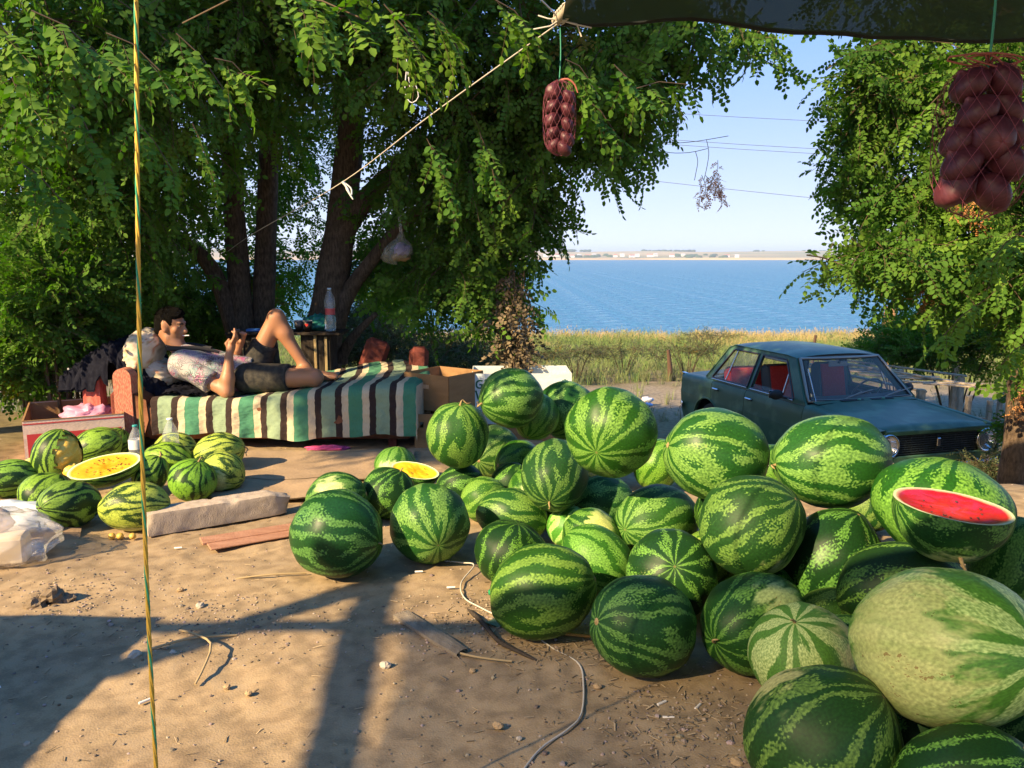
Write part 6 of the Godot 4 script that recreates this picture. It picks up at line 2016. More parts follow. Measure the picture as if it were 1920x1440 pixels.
func make_trees() -> void:
	var bark := rough_mat("bark", Color(0.045, 0.032, 0.022), Color(0.155, 0.112, 0.076), 0.22, 0.95, 1.6, 301, Vector3(1, 0.3, 1), 0.035)
	var twig := mat("twig", Color(0.09, 0.06, 0.03), 0.9)
	var lm := leaf_mat("locust_leaf", Color.WHITE, Color(0.55, 0.8, 0.1))
	var sp := []
	for k in 3:
		sp.append(spray_mesh(400 + k, 8, 0.5, lm, twig))
	var dark0 := Color(0.07, 0.165, 0.024)
	var dark1 := Color(0.15, 0.27, 0.036)
	# left tree: three stems from one root
	var a := thing("locust_tree", "dark multi-stemmed locust tree rising behind the reclining man", "tree", Vector3(-2.4, -0.1, -7.45), 0.0, "locust trees")
	var o := a.position
	var sub := func(pts: Array, n: int, org: Vector3) -> PackedVector3Array:
		var p := smooth_path(pts, n)
		for i in p.size():
			p[i] -= org
		return p
	part("trunk", limb_mesh(sub.call([Vector3(-2.36, -0.1, -7.42), Vector3(-2.42, 0.6, -7.4), Vector3(-2.44, 1.34, -7.4), Vector3(-2.45, 2.6, -7.35), Vector3(-2.55, 4.6, -7.2)], 40, o), 0.125, 0.05, 311), bark, a)
	part("trunk", limb_mesh(sub.call([Vector3(-2.2, -0.1, -7.52), Vector3(-2.26, 0.7, -7.5), Vector3(-2.22, 1.34, -7.5), Vector3(-2.12, 2.63, -7.5), Vector3(-1.95, 4.8, -7.4)], 40, o), 0.12, 0.05, 312), bark, a)
	part("limb", limb_mesh(sub.call([Vector3(-2.42, 0.35, -7.4), Vector3(-2.55, 0.95, -7.35), Vector3(-2.68, 1.3, -7.3), Vector3(-3.0, 1.62, -7.1), Vector3(-3.5, 2.2, -6.7)], 26, o), 0.1, 0.03, 313), bark, a)
	part("limb", limb_mesh(sub.call([Vector3(-2.45, 2.3, -7.35), Vector3(-2.7, 2.8, -6.5), Vector3(-2.4, 2.95, -5.2), Vector3(-1.9, 2.75, -4.2)], 22, o), 0.05, 0.012, 314, 10), bark, a)
	crown(a, CROWN_A, sp, dark0, dark1, 0.45, 321, 0.75)
	crown(a, TOPS_A, sp, dark0, dark1, 0.3, 331, 1.0, 1.3)
	# right neighbour: one stout leaning trunk with two big limbs to the right
	var b := thing("locust_tree", "stout leaning locust trunk with two heavy limbs beside the board table", "tree", Vector3(-1.66, -0.1, -7.2), 0.0, "locust trees")
	o = b.position
	part("trunk", limb_mesh(sub.call([Vector3(-1.7, -0.1, -7.2), Vector3(-1.66, 0.56, -7.2), Vector3(-1.56, 1.15, -7.2), Vector3(-1.45, 1.72, -7.2), Vector3(-1.3, 2.9, -7.15), Vector3(-1.2, 4.6, -7.0)], 44, o), 0.185, 0.06, 315), bark, b)
	part("limb", limb_mesh(sub.call([Vector3(-1.56, 0.7, -7.18), Vector3(-1.4, 1.05, -7.15), Vector3(-1.15, 1.35, -7.05), Vector3(-0.88, 1.62, -6.95), Vector3(-0.3, 2.0, -6.7)], 24, o), 0.085, 0.025, 316), bark, b)
	part("limb", limb_mesh(sub.call([Vector3(-1.47, 1.55, -7.18), Vector3(-1.15, 1.9, -7.1), Vector3(-0.74, 2.2, -6.95), Vector3(0.1, 2.55, -6.5), Vector3(0.9, 2.6, -6.2)], 26, o), 0.1, 0.025, 317), bark, b)
	part("limb", limb_mesh(sub.call([Vector3(-1.5, 0.45, -7.12), Vector3(-1.36, 0.66, -7.05), Vector3(-1.15, 0.86, -7.0)], 12, o), 0.06, 0.02, 318), bark, b)
	crown(b, CROWN_B, sp, dark0, dark1, 0.6, 322, 0.75)
	crown(b, TOPS_B, sp, dark0, dark1, 0.3, 332, 1.0, 1.3)
	# right tree: sunlit, pale trunk
	var c := thing("locust_tree", "sunlit yellow-green locust tree with a pale trunk at the right edge", "tree", Vector3(3.86, -0.45, -6.2), 0.0, "locust trees")
	o = c.position
	part("trunk", limb_mesh(sub.call([Vector3(3.94, -0.5, -6.2), Vector3(3.92, 0.1, -6.2), Vector3(3.87, 0.85, -6.2), Vector3(3.76, 2.0, -6.3), Vector3(3.5, 4.4, -6.5)], 36, o), 0.135, 0.05, 319), bark, c)
	part("limb", limb_mesh(sub.call([Vector3(3.76, 1.0, -6.22), Vector3(3.5, 1.3, -6.25), Vector3(3.0, 1.45, -6.2), Vector3(2.6, 1.4, -6.1)], 20, o), 0.045, 0.012, 320, 10), bark, c)
	part("limb", limb_mesh(sub.call([Vector3(3.72, 1.9, -6.3), Vector3(3.3, 2.4, -6.5), Vector3(2.8, 2.6, -6.6)], 20, o), 0.05, 0.015, 323, 10), bark, c)
	crown(c, CROWN_R, sp, dark0, dark1, 0.4, 324, 0.65)
	near_leaves(a, b, c, lm, twig)
	# seed clusters of the right tree and dead brown hangings
	var dead := leaf_mat("dead_leaf", Color.WHITE, Color(0.1, 0.05, 0.02))
	var dsp := spray_mesh(430, 7, 0.4, dead, twig, 0.8, 4)
	var r := RandomNumberGenerator.new()
	r.seed = 44
	for q in [[c, Vector3(3.2, 1.7, -5.8), 7], [c, Vector3(3.72, 1.62, -5.7), 8], [c, Vector3(3.05, 1.18, -6.0), 5], [c, Vector3(3.78, 0.4, -6.0), 6]]:
		var xs := []
		var cs := []
		for i in q[2]:
			var dn := Vector3(r.randfn() * 0.25, -1, r.randfn() * 0.25).normalized()
			var xx := dn.cross(Vector3(r.randfn(), 0, r.randfn())).normalized()
			xs.append(Transform3D(Basis(xx, dn.cross(xx), dn).scaled(Vector3.ONE * 0.5), q[1] - c.position + Vector3(r.randfn() * 0.05, r.randfn() * 0.06, r.randfn() * 0.05)))
			cs.append(Color(0.42, 0.2, 0.075) * r.randf_range(0.8, 1.2))
		scatter("dry_seed_cluster", dsp, null, xs, cs, c)
	var xs2 := []
	var cs2 := []
	for i in 34:
		var dn := Vector3(r.randfn() * 0.12, -1, r.randfn() * 0.12).normalized()
		var xx := dn.cross(Vector3(r.randfn(), 0, r.randfn())).normalized()
		xs2.append(Transform3D(Basis(xx, dn.cross(xx), dn), Vector3(0.02 + r.randfn() * 0.06, 1.35 - r.randf() * 0.75, -6.4 + r.randfn() * 0.08) - b.position))
		cs2.append(Color(0.16, 0.125, 0.075) * r.randf_range(0.6, 1.3))
	scatter("withered_leaves", dsp, null, xs2, cs2, b)
	part("dead_branch", tube_mesh(sub.call([Vector3(-0.05, 1.9, -6.5), Vector3(0.0, 1.3, -6.42), Vector3(0.04, 0.85, -6.4), Vector3(0.0, 0.3, -6.4)], 20, b.position), 0.008, 5), twig, b)
	xs2 = []
	cs2 = []
	for i in 9:
		var dn := Vector3(r.randfn() * 0.3 + 0.2, -1, r.randfn() * 0.3).normalized()
		var xx := dn.cross(Vector3(r.randfn(), 0, r.randfn())).normalized()
		xs2.append(Transform3D(Basis(xx, dn.cross(xx), dn).scaled(Vector3.ONE * 0.45), Vector3(1.36 + r.randf() * 0.17, 2.06 - r.randf() * 0.2, -6.3 + r.randfn() * 0.08) - b.position))
		cs2.append(Color(0.5, 0.2, 0.06) * r.randf_range(0.7, 1.2))
	scatter("withered_leaves", dsp, null, xs2, cs2, b)
	for q in [[Vector3(0.95, 2.2, -6.3), Vector3(1.2, 2.17, -6.3), Vector3(1.42, 2.19, -6.3), Vector3(1.6, 2.22, -6.3)], [Vector3(0.95, 2.2, -6.3), Vector3(1.12, 2.11, -6.3), Vector3(1.3, 2.1, -6.3), Vector3(1.45, 2.13, -6.3)], [Vector3(1.44, 2.19, -6.3), Vector3(1.46, 2.1, -6.3), Vector3(1.45, 2.0, -6.3), Vector3(1.43, 1.9, -6.3)], [Vector3(1.36, 2.11, -6.3), Vector3(1.38, 2.04, -6.3), Vector3(1.37, 1.96, -6.3), Vector3(1.36, 1.9, -6.3)]]:
		part("bare_twig", tube_mesh(sub.call(q, 12, b.position), 0.0022, 4), twig, b)
	# out of frame to the left: the row's next tree, whose crown keeps the middle of the grove dark
	var e := thing("locust_tree", "tall locust tree standing outside the left edge, shading the grove", "tree", Vector3(-6.4, 0, -4.4), 0.0, "locust trees")
	part("trunk", limb_mesh(sub.call([Vector3(-6.4, -0.1, -4.4), Vector3(-6.3, 1.5, -4.4), Vector3(-6.1, 3.2, -4.3), Vector3(-6.0, 6.0, -4.2)], 30, e.position), 0.22, 0.06, 325), bark, e)
	crown(e, SHADE_CROWN, sp, dark0, dark1, 0.4, 326, 1.0, 1.4)
	crown(e, SHADE_LOW, sp, dark0, dark1, 0.2, 333, 1.0, 0.7)
	part("limb", tube_mesh(smooth_path([Vector3(0.1, 2.6, 0.05), Vector3(1.2, 3.1, 1.1), Vector3(2.05, 3.45, 2.0), Vector3(2.7, 3.4, 2.4)], 12), [0.07, 0.065, 0.06, 0.055, 0.05, 0.045, 0.04, 0.035, 0.03, 0.025, 0.02, 0.012], 8), bark, e)

var SHADE_CROWN := [
	[Vector3(-5.2, 6.1, -3.0), Vector3(2.1, 1.0, 1.2), 240],
	[Vector3(-7.4, 6.2, -3.6), Vector3(1.5, 1.0, 1.3), 120],
	[Vector3(-3.3, 5.6, -2.6), Vector3(0.9, 0.6, 0.8), 90]]
var SHADE_LOW := [[Vector3(-4.8, 3.5, -2.4), Vector3(0.55, 0.3, 0.5), 230], [Vector3(-4.0, 3.45, -2.3), Vector3(0.5, 0.25, 0.4), 150]]

var TOPS_A := [[Vector3(-3.4, 4.9, -7.3), Vector3(1.6, 1.2, 1.2), 260], [Vector3(-5.6, 4.2, -7.0), Vector3(1.4, 1.4, 1.2), 200]]
var TOPS_B := [[Vector3(-0.8, 5.2, -7.3), Vector3(1.9, 1.3, 1.2), 330], [Vector3(0.9, 4.2, -7.0), Vector3(1.1, 0.8, 1.0), 150]]

# leaves close enough to pick out one by one
func near_leaves(a: Node3D, b: Node3D, c: Node3D, lm: Material, twig: Material) -> void:
	var r := RandomNumberGenerator.new()
	r.seed = 91
	var kinds := []
	var dark_leaf := Color(0.07, 0.165, 0.024)
	var pale_leaf := Color(0.15, 0.27, 0.036)
	for k in 6:
		var st := begin()
		st.set_color(dark_leaf.lerp(pale_leaf, k / 5.0))
		var tw := begin()
		tw.set_color(Color.WHITE)
		pinnate(st, tw, Transform3D.IDENTITY, 0.2, 5 + k % 3, r, 1.0)
		st.set_material(lm)
		var m := done(st)
		tw.set_material(twig)
		kinds.append(done(tw, m))
	var put := func(tree: Node3D, p: Vector3, dir: Vector3, k: int, s: float, roll: float) -> void:
		var d := dir.normalized()
		var x := (Vector3.UP + Vector3(0.2, 0, 0.3)).cross(d).normalized()
		var o := MeshInstance3D.new()
		o.mesh = kinds[k]
		o.name = "leaf"
		var bb := Basis(x, d.cross(x), d) * Basis(Vector3(0, 0, 1), roll)
		o.transform = Transform3D(bb.scaled_local(Vector3.ONE * s), p - tree.position)
		tree.add_child(o, true)
	# the bright sprig hanging into the middle
	part("sprig_stem", tube_mesh(PackedVector3Array([Vector3(-1.25, 2.22, -3.3) - b.position, Vector3(-0.9, 2.25, -3.0) - b.position, Vector3(-0.62, 2.17, -2.85) - b.position, Vector3(-0.48, 2.1, -2.8) - b.position]), 0.003, 5), twig, b)
	for i in 15:
		var t := i / 14.0
		var p := Vector3(-0.78, 2.2, -2.9).lerp(Vector3(-0.46, 2.08, -2.8), t)
		put.call(b, p, Vector3(r.randf_range(-0.2, 0.9), r.randf_range(-0.8, 0.35), r.randf_range(-0.3, 0.6)), 3 + i % 3, r.randf_range(0.65, 0.95), r.randf_range(-0.6, 0.6))
	# drooping sprays at the upper left, nearest the camera
	for s in NEAR_SPRAYS:
		var tree: Node3D = a if s[0] == 0 else b if s[0] == 1 else c
		var p0: Vector3 = s[1]
		var p1: Vector3 = s[2]
		part("sprig_stem", tube_mesh(PackedVector3Array([p0 - tree.position, p0.lerp(p1, 0.5) + Vector3(0, 0.03, 0) - tree.position, p1 - tree.position]), 0.003, 4), twig, tree)
		for i in s[3]:
			var t = (i + 0.5) / s[3]
			var side := (p1 - p0).cross(Vector3.UP).normalized() * (1.0 if i % 2 == 0 else -1.0)
			put.call(tree, p0.lerp(p1, t), (p1 - p0).normalized() * 0.6 + side * 0.7 + Vector3(r.randfn() * 0.3, r.randf_range(-0.9, 0.1), r.randfn() * 0.3), (3 if s[4] else 0) + i % 3, r.randf_range(0.8, 1.1), r.randf_range(-0.6, 0.6))

# ================================================================ undergrowth, grass, meadow
func tuft_mesh(seed_: int, blades: int, h: float, spread: float, w: float, heads := false) -> ArrayMesh:
	var r := RandomNumberGenerator.new()
	r.seed = seed_
	var st := begin()
	for i in blades:
		var a := r.randf() * TAU
		var d := Vector3(cos(a), 0, sin(a))
		var b := d * r.randf() * spread * 0.5
		var l := h * r.randf_range(0.55, 1.1)
		var lean := r.randf_range(0.1, 0.55)
		var s := Vector3(-d.z, 0, d.x) * w
		var m := b + d * l * lean * 0.35 + Vector3(0, l * 0.6, 0)
		var t := b + d * l * lean + Vector3(0, l, 0)
		tri(st, b - s, b + s, m + s * 0.7)
		tri(st, b - s, m + s * 0.7, m - s * 0.7)
		tri(st, m - s * 0.7, m + s * 0.7, t)
		if heads and i % 2 == 0:
			for q in 3:
				var e := m.lerp(t, 0.7 + q * 0.13)
				tri(st, e - s * 2.2, e + s * 2.2, e + Vector3(0, l * 0.12, 0))
	return done(st)

func make_meadow() -> void:
	var gm := leaf_mat("grass_blades", Color.WHITE, Color(0.12, 0.12, 0.03))
	var r := RandomNumberGenerator.new()
	r.seed = 7
	var nz := noisy(351, 0.12, 3)
	var kinds := [tuft_mesh(1, 16, 0.42, 0.35, 0.006), tuft_mesh(2, 18, 0.42, 0.4, 0.006, true), tuft_mesh(3, 14, 0.55, 0.4, 0.005, true)]
	var xs := [[], [], []]
	var cs := [[], [], []]
	var sets := [[13.5, 25.0, 5200], [22.0, 40.0, 7000], [38.0, 49.0, 7000], [7.0, 13.5, 2600]]
	for q in sets.size():
		for i in sets[q][2]:
			var d := r.randf_range(sets[q][0], sets[q][1])
			var x := r.randf_range(-0.72, 0.78) * d
			var pn := nz.get_noise_2d(x, d)
			if q == 0 and d < 17.5 + pn * 2.0 and d > 13.4 and r.randf() > 0.1:
				continue
			if q == 3 and (x > -0.9 and d < 9.3 and r.randf() > 0.15 or x > 1.5 and x < 5.8 and d < 12.5 or r.randf() < 0.45 or d < 7.2 and x > -3.0):
				continue
			var k := 0
			if q == 2 or (q == 1 and r.randf() < 0.4):
				k = 2 if r.randf() < 0.6 else 1
			elif r.randf() < 0.35:
				k = 1
			var s := r.randf_range(0.6, 1.25) * (0.75 if q == 3 else 1.0) * (0.9 if q == 2 else 0.75)
			var dry := smoothstep(34.0, 47.0, d + pn * 22.0 + x * 0.4 - 3.0)
			var green := Color(0.1, 0.2, 0.045).lerp(Color(0.2, 0.25, 0.085), r.randf())
			var gold := Color(0.5, 0.36, 0.17).lerp(Color(0.36, 0.3, 0.12), r.randf())
			var grey := Color(0.17, 0.15, 0.1)
			var c := green.lerp(gold, clampf(dry + r.randfn() * 0.15, 0, 1))
			if q == 0 or q == 3:
				c = green.lerp(grey, r.randf() * 0.8)
			xs[k].append(Transform3D(Basis(Vector3.UP, r.randf() * TAU).scaled(Vector3(s, s * r.randf_range(0.8, 1.2), s)), Vector3(x, land(x, -d) - 0.03, -d)))
			cs[k].append(c)
	for k in 3:
		scatter(["short_grass", "meadow_grass", "tall_dry_grass"][k], kinds[k], gm, xs[k], cs[k])
	# shrubs
	var tw := mat("twig", Color(0.09, 0.06, 0.03), 0.9)
	var wl := leaf_mat("weed_leaf", Color.WHITE, Color(0.4, 0.55, 0.1))
	var weed := [spray_mesh(451, 7, 0.4, wl, tw, 0.55, 4), spray_mesh(452, 8, 0.45, wl, tw, 0.6, 3)]
	var lm := leaf_mat("locust_leaf", Color.WHITE, Color(0.55, 0.8, 0.1))
	var loc := [spray_mesh(461, 8, 0.5, lm, tw), spray_mesh(462, 8, 0.5, lm, tw)]
	for s in SHRUBS:
		var o := thing("shrub", s[0], "shrub", Vector3(s[1].x, land(s[1].x, s[1].z), s[1].z))
		for i in 7:
			var aa = TAU * i / 7.0 + s[1].x
			var tip := Vector3(cos(aa) * s[2].x * 0.6, s[1].y - o.position.y + s[2].y * 0.5, sin(aa) * s[2].z * 0.6)
			part("stem", tube_mesh(smooth_path([Vector3(cos(aa) * 0.06, -0.05, sin(aa) * 0.06), tip * 0.5 + Vector3(0, 0.08, 0), tip], 7), [0.016, 0.014, 0.012, 0.01, 0.008, 0.006, 0.004], 5), tw, o)
		var lumps := [[s[1], s[2], s[3]]]
		for k in 4:
			var off := Vector3(sin(k * 2.4 + s[1].z) * s[2].x * 0.75, cos(k * 1.7) * s[2].y * 0.45, cos(k * 2.4) * s[2].z * 0.6)
			lumps.append([s[1] + off, s[2] * 0.5, int(s[3] * 0.28)])
		crown(o, lumps, loc if s[6] else weed, s[4], s[5], -0.35, int(s[1].x * 100.0) + 900, 1.0, 0.9)
	# rubbish along the track
	var litter := mat("litter_white", Color(0.7, 0.7, 0.72), 0.8)
	var names := ["crumpled white scrap farthest left on the track's grass", "bluish crumpled bag among the grass beyond the track", "pale blue scrap below the bluish bag by the track", "flat white scrap left of the parked car on the track", "white scrap at the grass edge near the car's rear", "small white scrap between the pile and the track", "long pale scrap lying in the meadow grass", "small scrap at the track's left end beyond the box"]
	var k2 := 0
	for q in [[1062, 692, 14.2], [1090, 690, 14.5], [1092, 704, 14.0], [1218, 703, 14.0], [1218, 692, 14.6], [1150, 700, 14.4], [1180, 692, 15.0], [1130, 716, 13.6]]:
		var sc: float = q[2] / 1544.0
		var xx: float = (q[0] - 960) * sc
		solo("litter", lump_mesh(470 + k2, Vector3(0.12, 0.05, 0.07) * (1.0 if k2 % 3 else 0.7), 0.7, 2.2, 12, 8), litter if k2 % 3 else mat("litter_blue", Color(0.4, 0.5, 0.68), 0.7), names[k2], "litter", Vector3(xx, land(xx, -q[2]) + 0.1, -q[2]))
		k2 += 1
	solo("wooden_post", tube_mesh(PackedVector3Array([Vector3(8.0, -2.3, -21.8), Vector3(8.02, -1.2, -21.8), Vector3(8.06, -0.75, -21.8)]), [0.05, 0.045, 0.035], 7), mat("old_post", Color(0.09, 0.05, 0.03), 0.95), "thin dark stake standing in the golden grass above the car roof", "post")
	solo("wooden_post", tube_mesh(PackedVector3Array([Vector3(3.62, -1.9, -18.6), Vector3(3.6, -1.2, -18.6), Vector3(3.55, -0.78, -18.6)]), [0.07, 0.06, 0.04], 7), mat("old_post", Color(0.09, 0.05, 0.03), 0.95), "short broken stake in the green grass behind the car's boot", "post")
	solo("concrete_post", tube_mesh(PackedVector3Array([Vector3(9.85, -2.6, -21.5), Vector3(9.85, -0.3, -21.5), Vector3(9.9, 0.0, -21.5)]), [0.22, 0.17, 0.16], 9), rough_mat("post_rust", Color(0.3, 0.16, 0.07), Color(0.42, 0.26, 0.14), 0.4, 0.9, 0.6, 352), "orange-brown tree stump standing right of the meadow under the right tree", "stump")
	# power lines over the water
	var wm := mat("wire", Color(0.1, 0.1, 0.12), 0.6)
	for q in [[[700, 190], [2200, 262], "highest thin power line across the sky gap"], [[700, 232], [2200, 316], "upper wire of the middle pair of power lines"], [[700, 240], [2200, 325], "lower wire of the middle pair of power lines"], [[500, 262], [2300, 445], "lowest power line, crossing above the far shore"]]:
		var pts := []
		for t in [0.0, 0.25, 0.5, 0.75, 1.0]:
			var px: float = lerpf(q[0][0], q[1][0], t)
			var py: float = lerpf(q[0][1], q[1][1], t) + 14.0 * sin(PI * t)
			pts.append(Vector3((px - 960) / 1544.0 * 60.0, 1.35 + (482.0 - py) / 1544.0 * 60.0, -60.0))
		solo("power_line", tube_mesh(smooth_path(pts, 12), 0.016, 5), wm, q[2], "power line", Vector3.ZERO, "power lines")

# ================================================================ awnings, ropes, things that hang
func make_stall() -> void:
	var wood := rough_mat("pole_wood", Color(0.3, 0.25, 0.17), Color(0.45, 0.39, 0.29), 0.2, 0.85, 0.5, 361, Vector3(1, 1, 0.3))
	var net := film("shade_net", Color(0.008, 0.04, 0.026), 0.965, 0.9)
	var hem := mat("net_hem", Color(0.012, 0.016, 0.014), 0.9)
	var o := thing("awning", "dark green shade net with a black hem along the top right", "awning", Vector3(2.3, 2.35, -2.2))
	var rows := []
	var hemp := []
	var nz := noisy(362, 1.2, 2)
	for i in 25:
		var row := PackedVector3Array()
		for j in 41:
			var x := lerpf(0.21 - 0.55 * smoothstep(4.0, 24.0, i), 4.6, j / 40.0)
			var z := lerpf(-3.68, 0.9, i / 24.0)
			var y := 2.315 + 0.02 * sin(x * 2.2) - 0.02 * (x - 0.2) * exp(-i * 0.5) + 0.05 * sin(PI * i / 24.0) + 0.03 * nz.get_noise_2d(x, z)
			if i == 0:
				hemp.append(Vector3(x, y, z) - o.position)
			row.append(Vector3(x, y + (0.014 if i > 0 else 0.0), z + 0.02 * nz.get_noise_2d(x * 2.0, 3.0)) - o.position)
		rows.append(row)
	var st := begin()
	sheet(st, rows, 20.0, 20.0)
	part("net", done(st), net, o)
	part("hem", tube_mesh(PackedVector3Array(hemp), 0.011, 6), hem, o)
	var p := [Vector3(0.185, 2.325, -3.68), Vector3(0.36, 2.42, -3.3), Vector3(1.1, 2.47, -1.4), Vector3(1.6, 2.5, 0.9)]
	part("pole", tube_mesh(smooth_path([p[0] - o.position, p[1] - o.position, p[2] - o.position, p[3] - o.position], 20), 0.021, 9), wood, o)
	# cord lashings round the pole end, loose tails
	st = begin()
	for k in 5:
		var c: Vector3 = Vector3(0.2, 2.333, -3.65) + Vector3(0.007, 0.004, 0.015) * k
		tube(st, ring(c, Vector3(0.024, -0.01, 0), Vector3(0.002, 0.02, 0.016), 12), 0.0035, 5, false)
	for q in [[Vector3(0.15, 2.33, -3.65), Vector3(0.11, 2.345, -3.66)], [Vector3(0.16, 2.3, -3.65), Vector3(0.09, 2.29, -3.66)], [Vector3(0.17, 2.35, -3.62), Vector3(0.02, 2.45, -3.5)], [Vector3(0.26, 2.3, -3.62), Vector3(0.33, 2.28, -3.6)], [Vector3(0.27, 2.3, -3.62), Vector3(0.29, 2.25, -3.62)]]:
		tube(st, PackedVector3Array([Vector3(0.2, 2.325, -3.65), q[0], q[1]]), 0.0035, 5)
	var tie := part("lashing", done(st), mat("white_cord", Color(0.5, 0.46, 0.38), 0.7), o)
	tie.position = -o.position
	# guy line to the tree
	var g := solo("guy_line", tube_mesh(smooth_path([Vector3(0.19, 2.31, -3.66), Vector3(-0.42, 2.06, -4.4), Vector3(-1.05, 1.8, -5.25), Vector3(-2.0, 1.52, -6.5), Vector3(-2.5, 1.36, -7.25)], 30), 0.003, 6), mat("white_cord", Color(0.5, 0.46, 0.38), 0.7), "pale guy line running from the pole end down to the tree stems", "rope")
	st = begin()
	tube(st, smooth_path([Vector3(-1.05, 1.8, -5.25), Vector3(-1.03, 1.77, -5.24), Vector3(-1.01, 1.73, -5.23), Vector3(-0.985, 1.69, -5.22)], 8), [0.012, 0.009, 0.006, 0.01, 0.007, 0.006, 0.005, 0.003], 6)
	tube(st, smooth_path([Vector3(-1.05, 1.8, -5.25), Vector3(-1.0, 1.76, -5.24), Vector3(-0.995, 1.72, -5.23)], 8), 0.005, 6)
	part("knot", done(st), mat("cord_end", Color(0.6, 0.6, 0.56), 0.8), g)
	solo("wire_coil", tube_mesh(smooth_path([Vector3(-0.545, 2.34, -4.5), Vector3(-0.56, 2.2, -4.5), Vector3(-0.53, 2.14, -4.5), Vector3(-0.49, 2.17, -4.5), Vector3(-0.51, 2.24, -4.49), Vector3(-0.53, 2.2, -4.5), Vector3(-0.55, 2.36, -4.5)], 26), 0.003, 5), mat("cord_end", Color(0.6, 0.6, 0.56), 0.8), "loop of thin wire hanging in the leaves left of the onions", "wire")
	make_rope()
	make_onions()
	# plastic bag hung in the tree
	var hb := thing("plastic_bag", "clear plastic bag with lilac lining hung from a limb", "plastic bag", Vector3(-0.88, 1.4, -6.5))
	st = begin()
	var bn := noisy(371, 3.0, 3)
	rows = []
	for q in [[0.26, 0.008], [0.2, 0.011], [0.12, 0.014], [0.075, 0.035], [0.04, 0.075], [0.0, 0.1], [-0.05, 0.115], [-0.085, 0.09], [-0.1, 0.04], [-0.105, 0.001]]:
		var row := PackedVector3Array()
		for j in 29:
			var aa := TAU * (j % 28) / 28.0
			var e := Vector3(cos(aa), 0, sin(aa))
			var rr: float = q[1] * (1.0 + 0.45 * bn.get_noise_3d(cos(aa) * 0.8, q[0] * 4.0, sin(aa) * 0.8) + 0.14 * sin(aa * 6.0 + q[0] * 30.0))
			row.append(e * rr + Vector3(0.02 * sin(q[0] * 12.0), q[0] + 0.02 * e.x * (1.0 if q[0] < 0.0 else 0.0), 0))
		rows.append(row)
	sheet(st, rows)
	part("film", done(st), film("bag_film", Color(0.5, 0.46, 0.36), 0.3, 0.25), hb)
	part("contents", lump_mesh(372, Vector3(0.06, 0.05, 0.05), 0.5, 1.6, 16, 12), mat("lilac_wrap", Color(0.42, 0.3, 0.5), 0.6), hb).position = Vector3(0.02, -0.01, 0.02)
	part("contents", lump_mesh(373, Vector3(0.075, 0.035, 0.06), 0.5, 1.6, 16, 12), mat("bread", Color(0.3, 0.19, 0.09), 0.8), hb).position = Vector3(0.01, -0.065, 0)
	# left awning, outside the frame: its net, frame and brace throw the shade bands on the foreground
	var l := thing("awning", "second shade net on a pole frame, outside the picture at lower left, shading the foreground", "awning", Vector3(-3.4, 0, -0.4))
	var lo := l.position
	st = begin()
	rows = []
	for i in 13:
		var row := PackedVector3Array()
		for j in 17:
			row.append(Vector3(lerpf(-3.4, -0.2, j / 16.0), 2.42 + 0.03 * sin(i + j * 0.7), lerpf(-0.4, 2.6, i / 12.0)) - lo)
		rows.append(row)
	sheet(st, rows)
	part("net", done(st), film("shade_net_thin", Color(0.02, 0.05, 0.04), 0.74, 0.9), l)
	var post := rough_mat("pole_dark", Color(0.1, 0.08, 0.055), Color(0.2, 0.16, 0.11), 0.2, 0.9, 0.5, 363, Vector3(1, 0.3, 1))
	part("pole", tube_mesh(PackedVector3Array([Vector3(-3.52, 2.4, -0.9) - lo, Vector3(-3.4, 2.4, 2.6) - lo]), 0.055, 9), post, l)
	part("pole", tube_mesh(PackedVector3Array([Vector3(-3.4, 2.4, -0.4) - lo, Vector3(-0.2, 2.4, -0.4) - lo]), 0.04, 9), post, l)
	part("pole", tube_mesh(PackedVector3Array([Vector3(-3.42, -0.05, 1.6) - lo, Vector3(-3.42, 2.4, 1.6) - lo]), 0.045, 9), post, l)
	part("brace", tube_mesh(PackedVector3Array([Vector3(-3.5, 2.4, -0.86) - lo, Vector3(-4.25, 2.4, -0.1) - lo]), 0.065, 9), post, l)
	part("pole", tube_mesh(PackedVector3Array([Vector3(-4.6, 2.4, -0.4) - lo, Vector3(-3.4, 2.4, -0.4) - lo]), 0.035, 9), post, l)
	var cn := thing("stall_counter", "plank sales counter outside the picture at lower left, throwing the hard dark shadow", "counter", Vector3(-3.1, 0, -1.2))
	part("countertop", box_mesh(Vector3(1.3, 0.05, 1.6), 0.006, Vector3(0, 0.9, 0)), post, cn)
	part("panel", box_mesh(Vector3(1.2, 0.86, 0.03), 0.004, Vector3(0, 0.43, -0.72)), post, cn)
	part("panel", box_mesh(Vector3(0.03, 0.86, 1.38), 0.004, Vector3(0.56, 0.43, 0.0)), post, cn)
	part("panel", box_mesh(Vector3(0.03, 0.86, 1.38), 0.004, Vector3(-0.56, 0.43, 0.0)), post, cn)

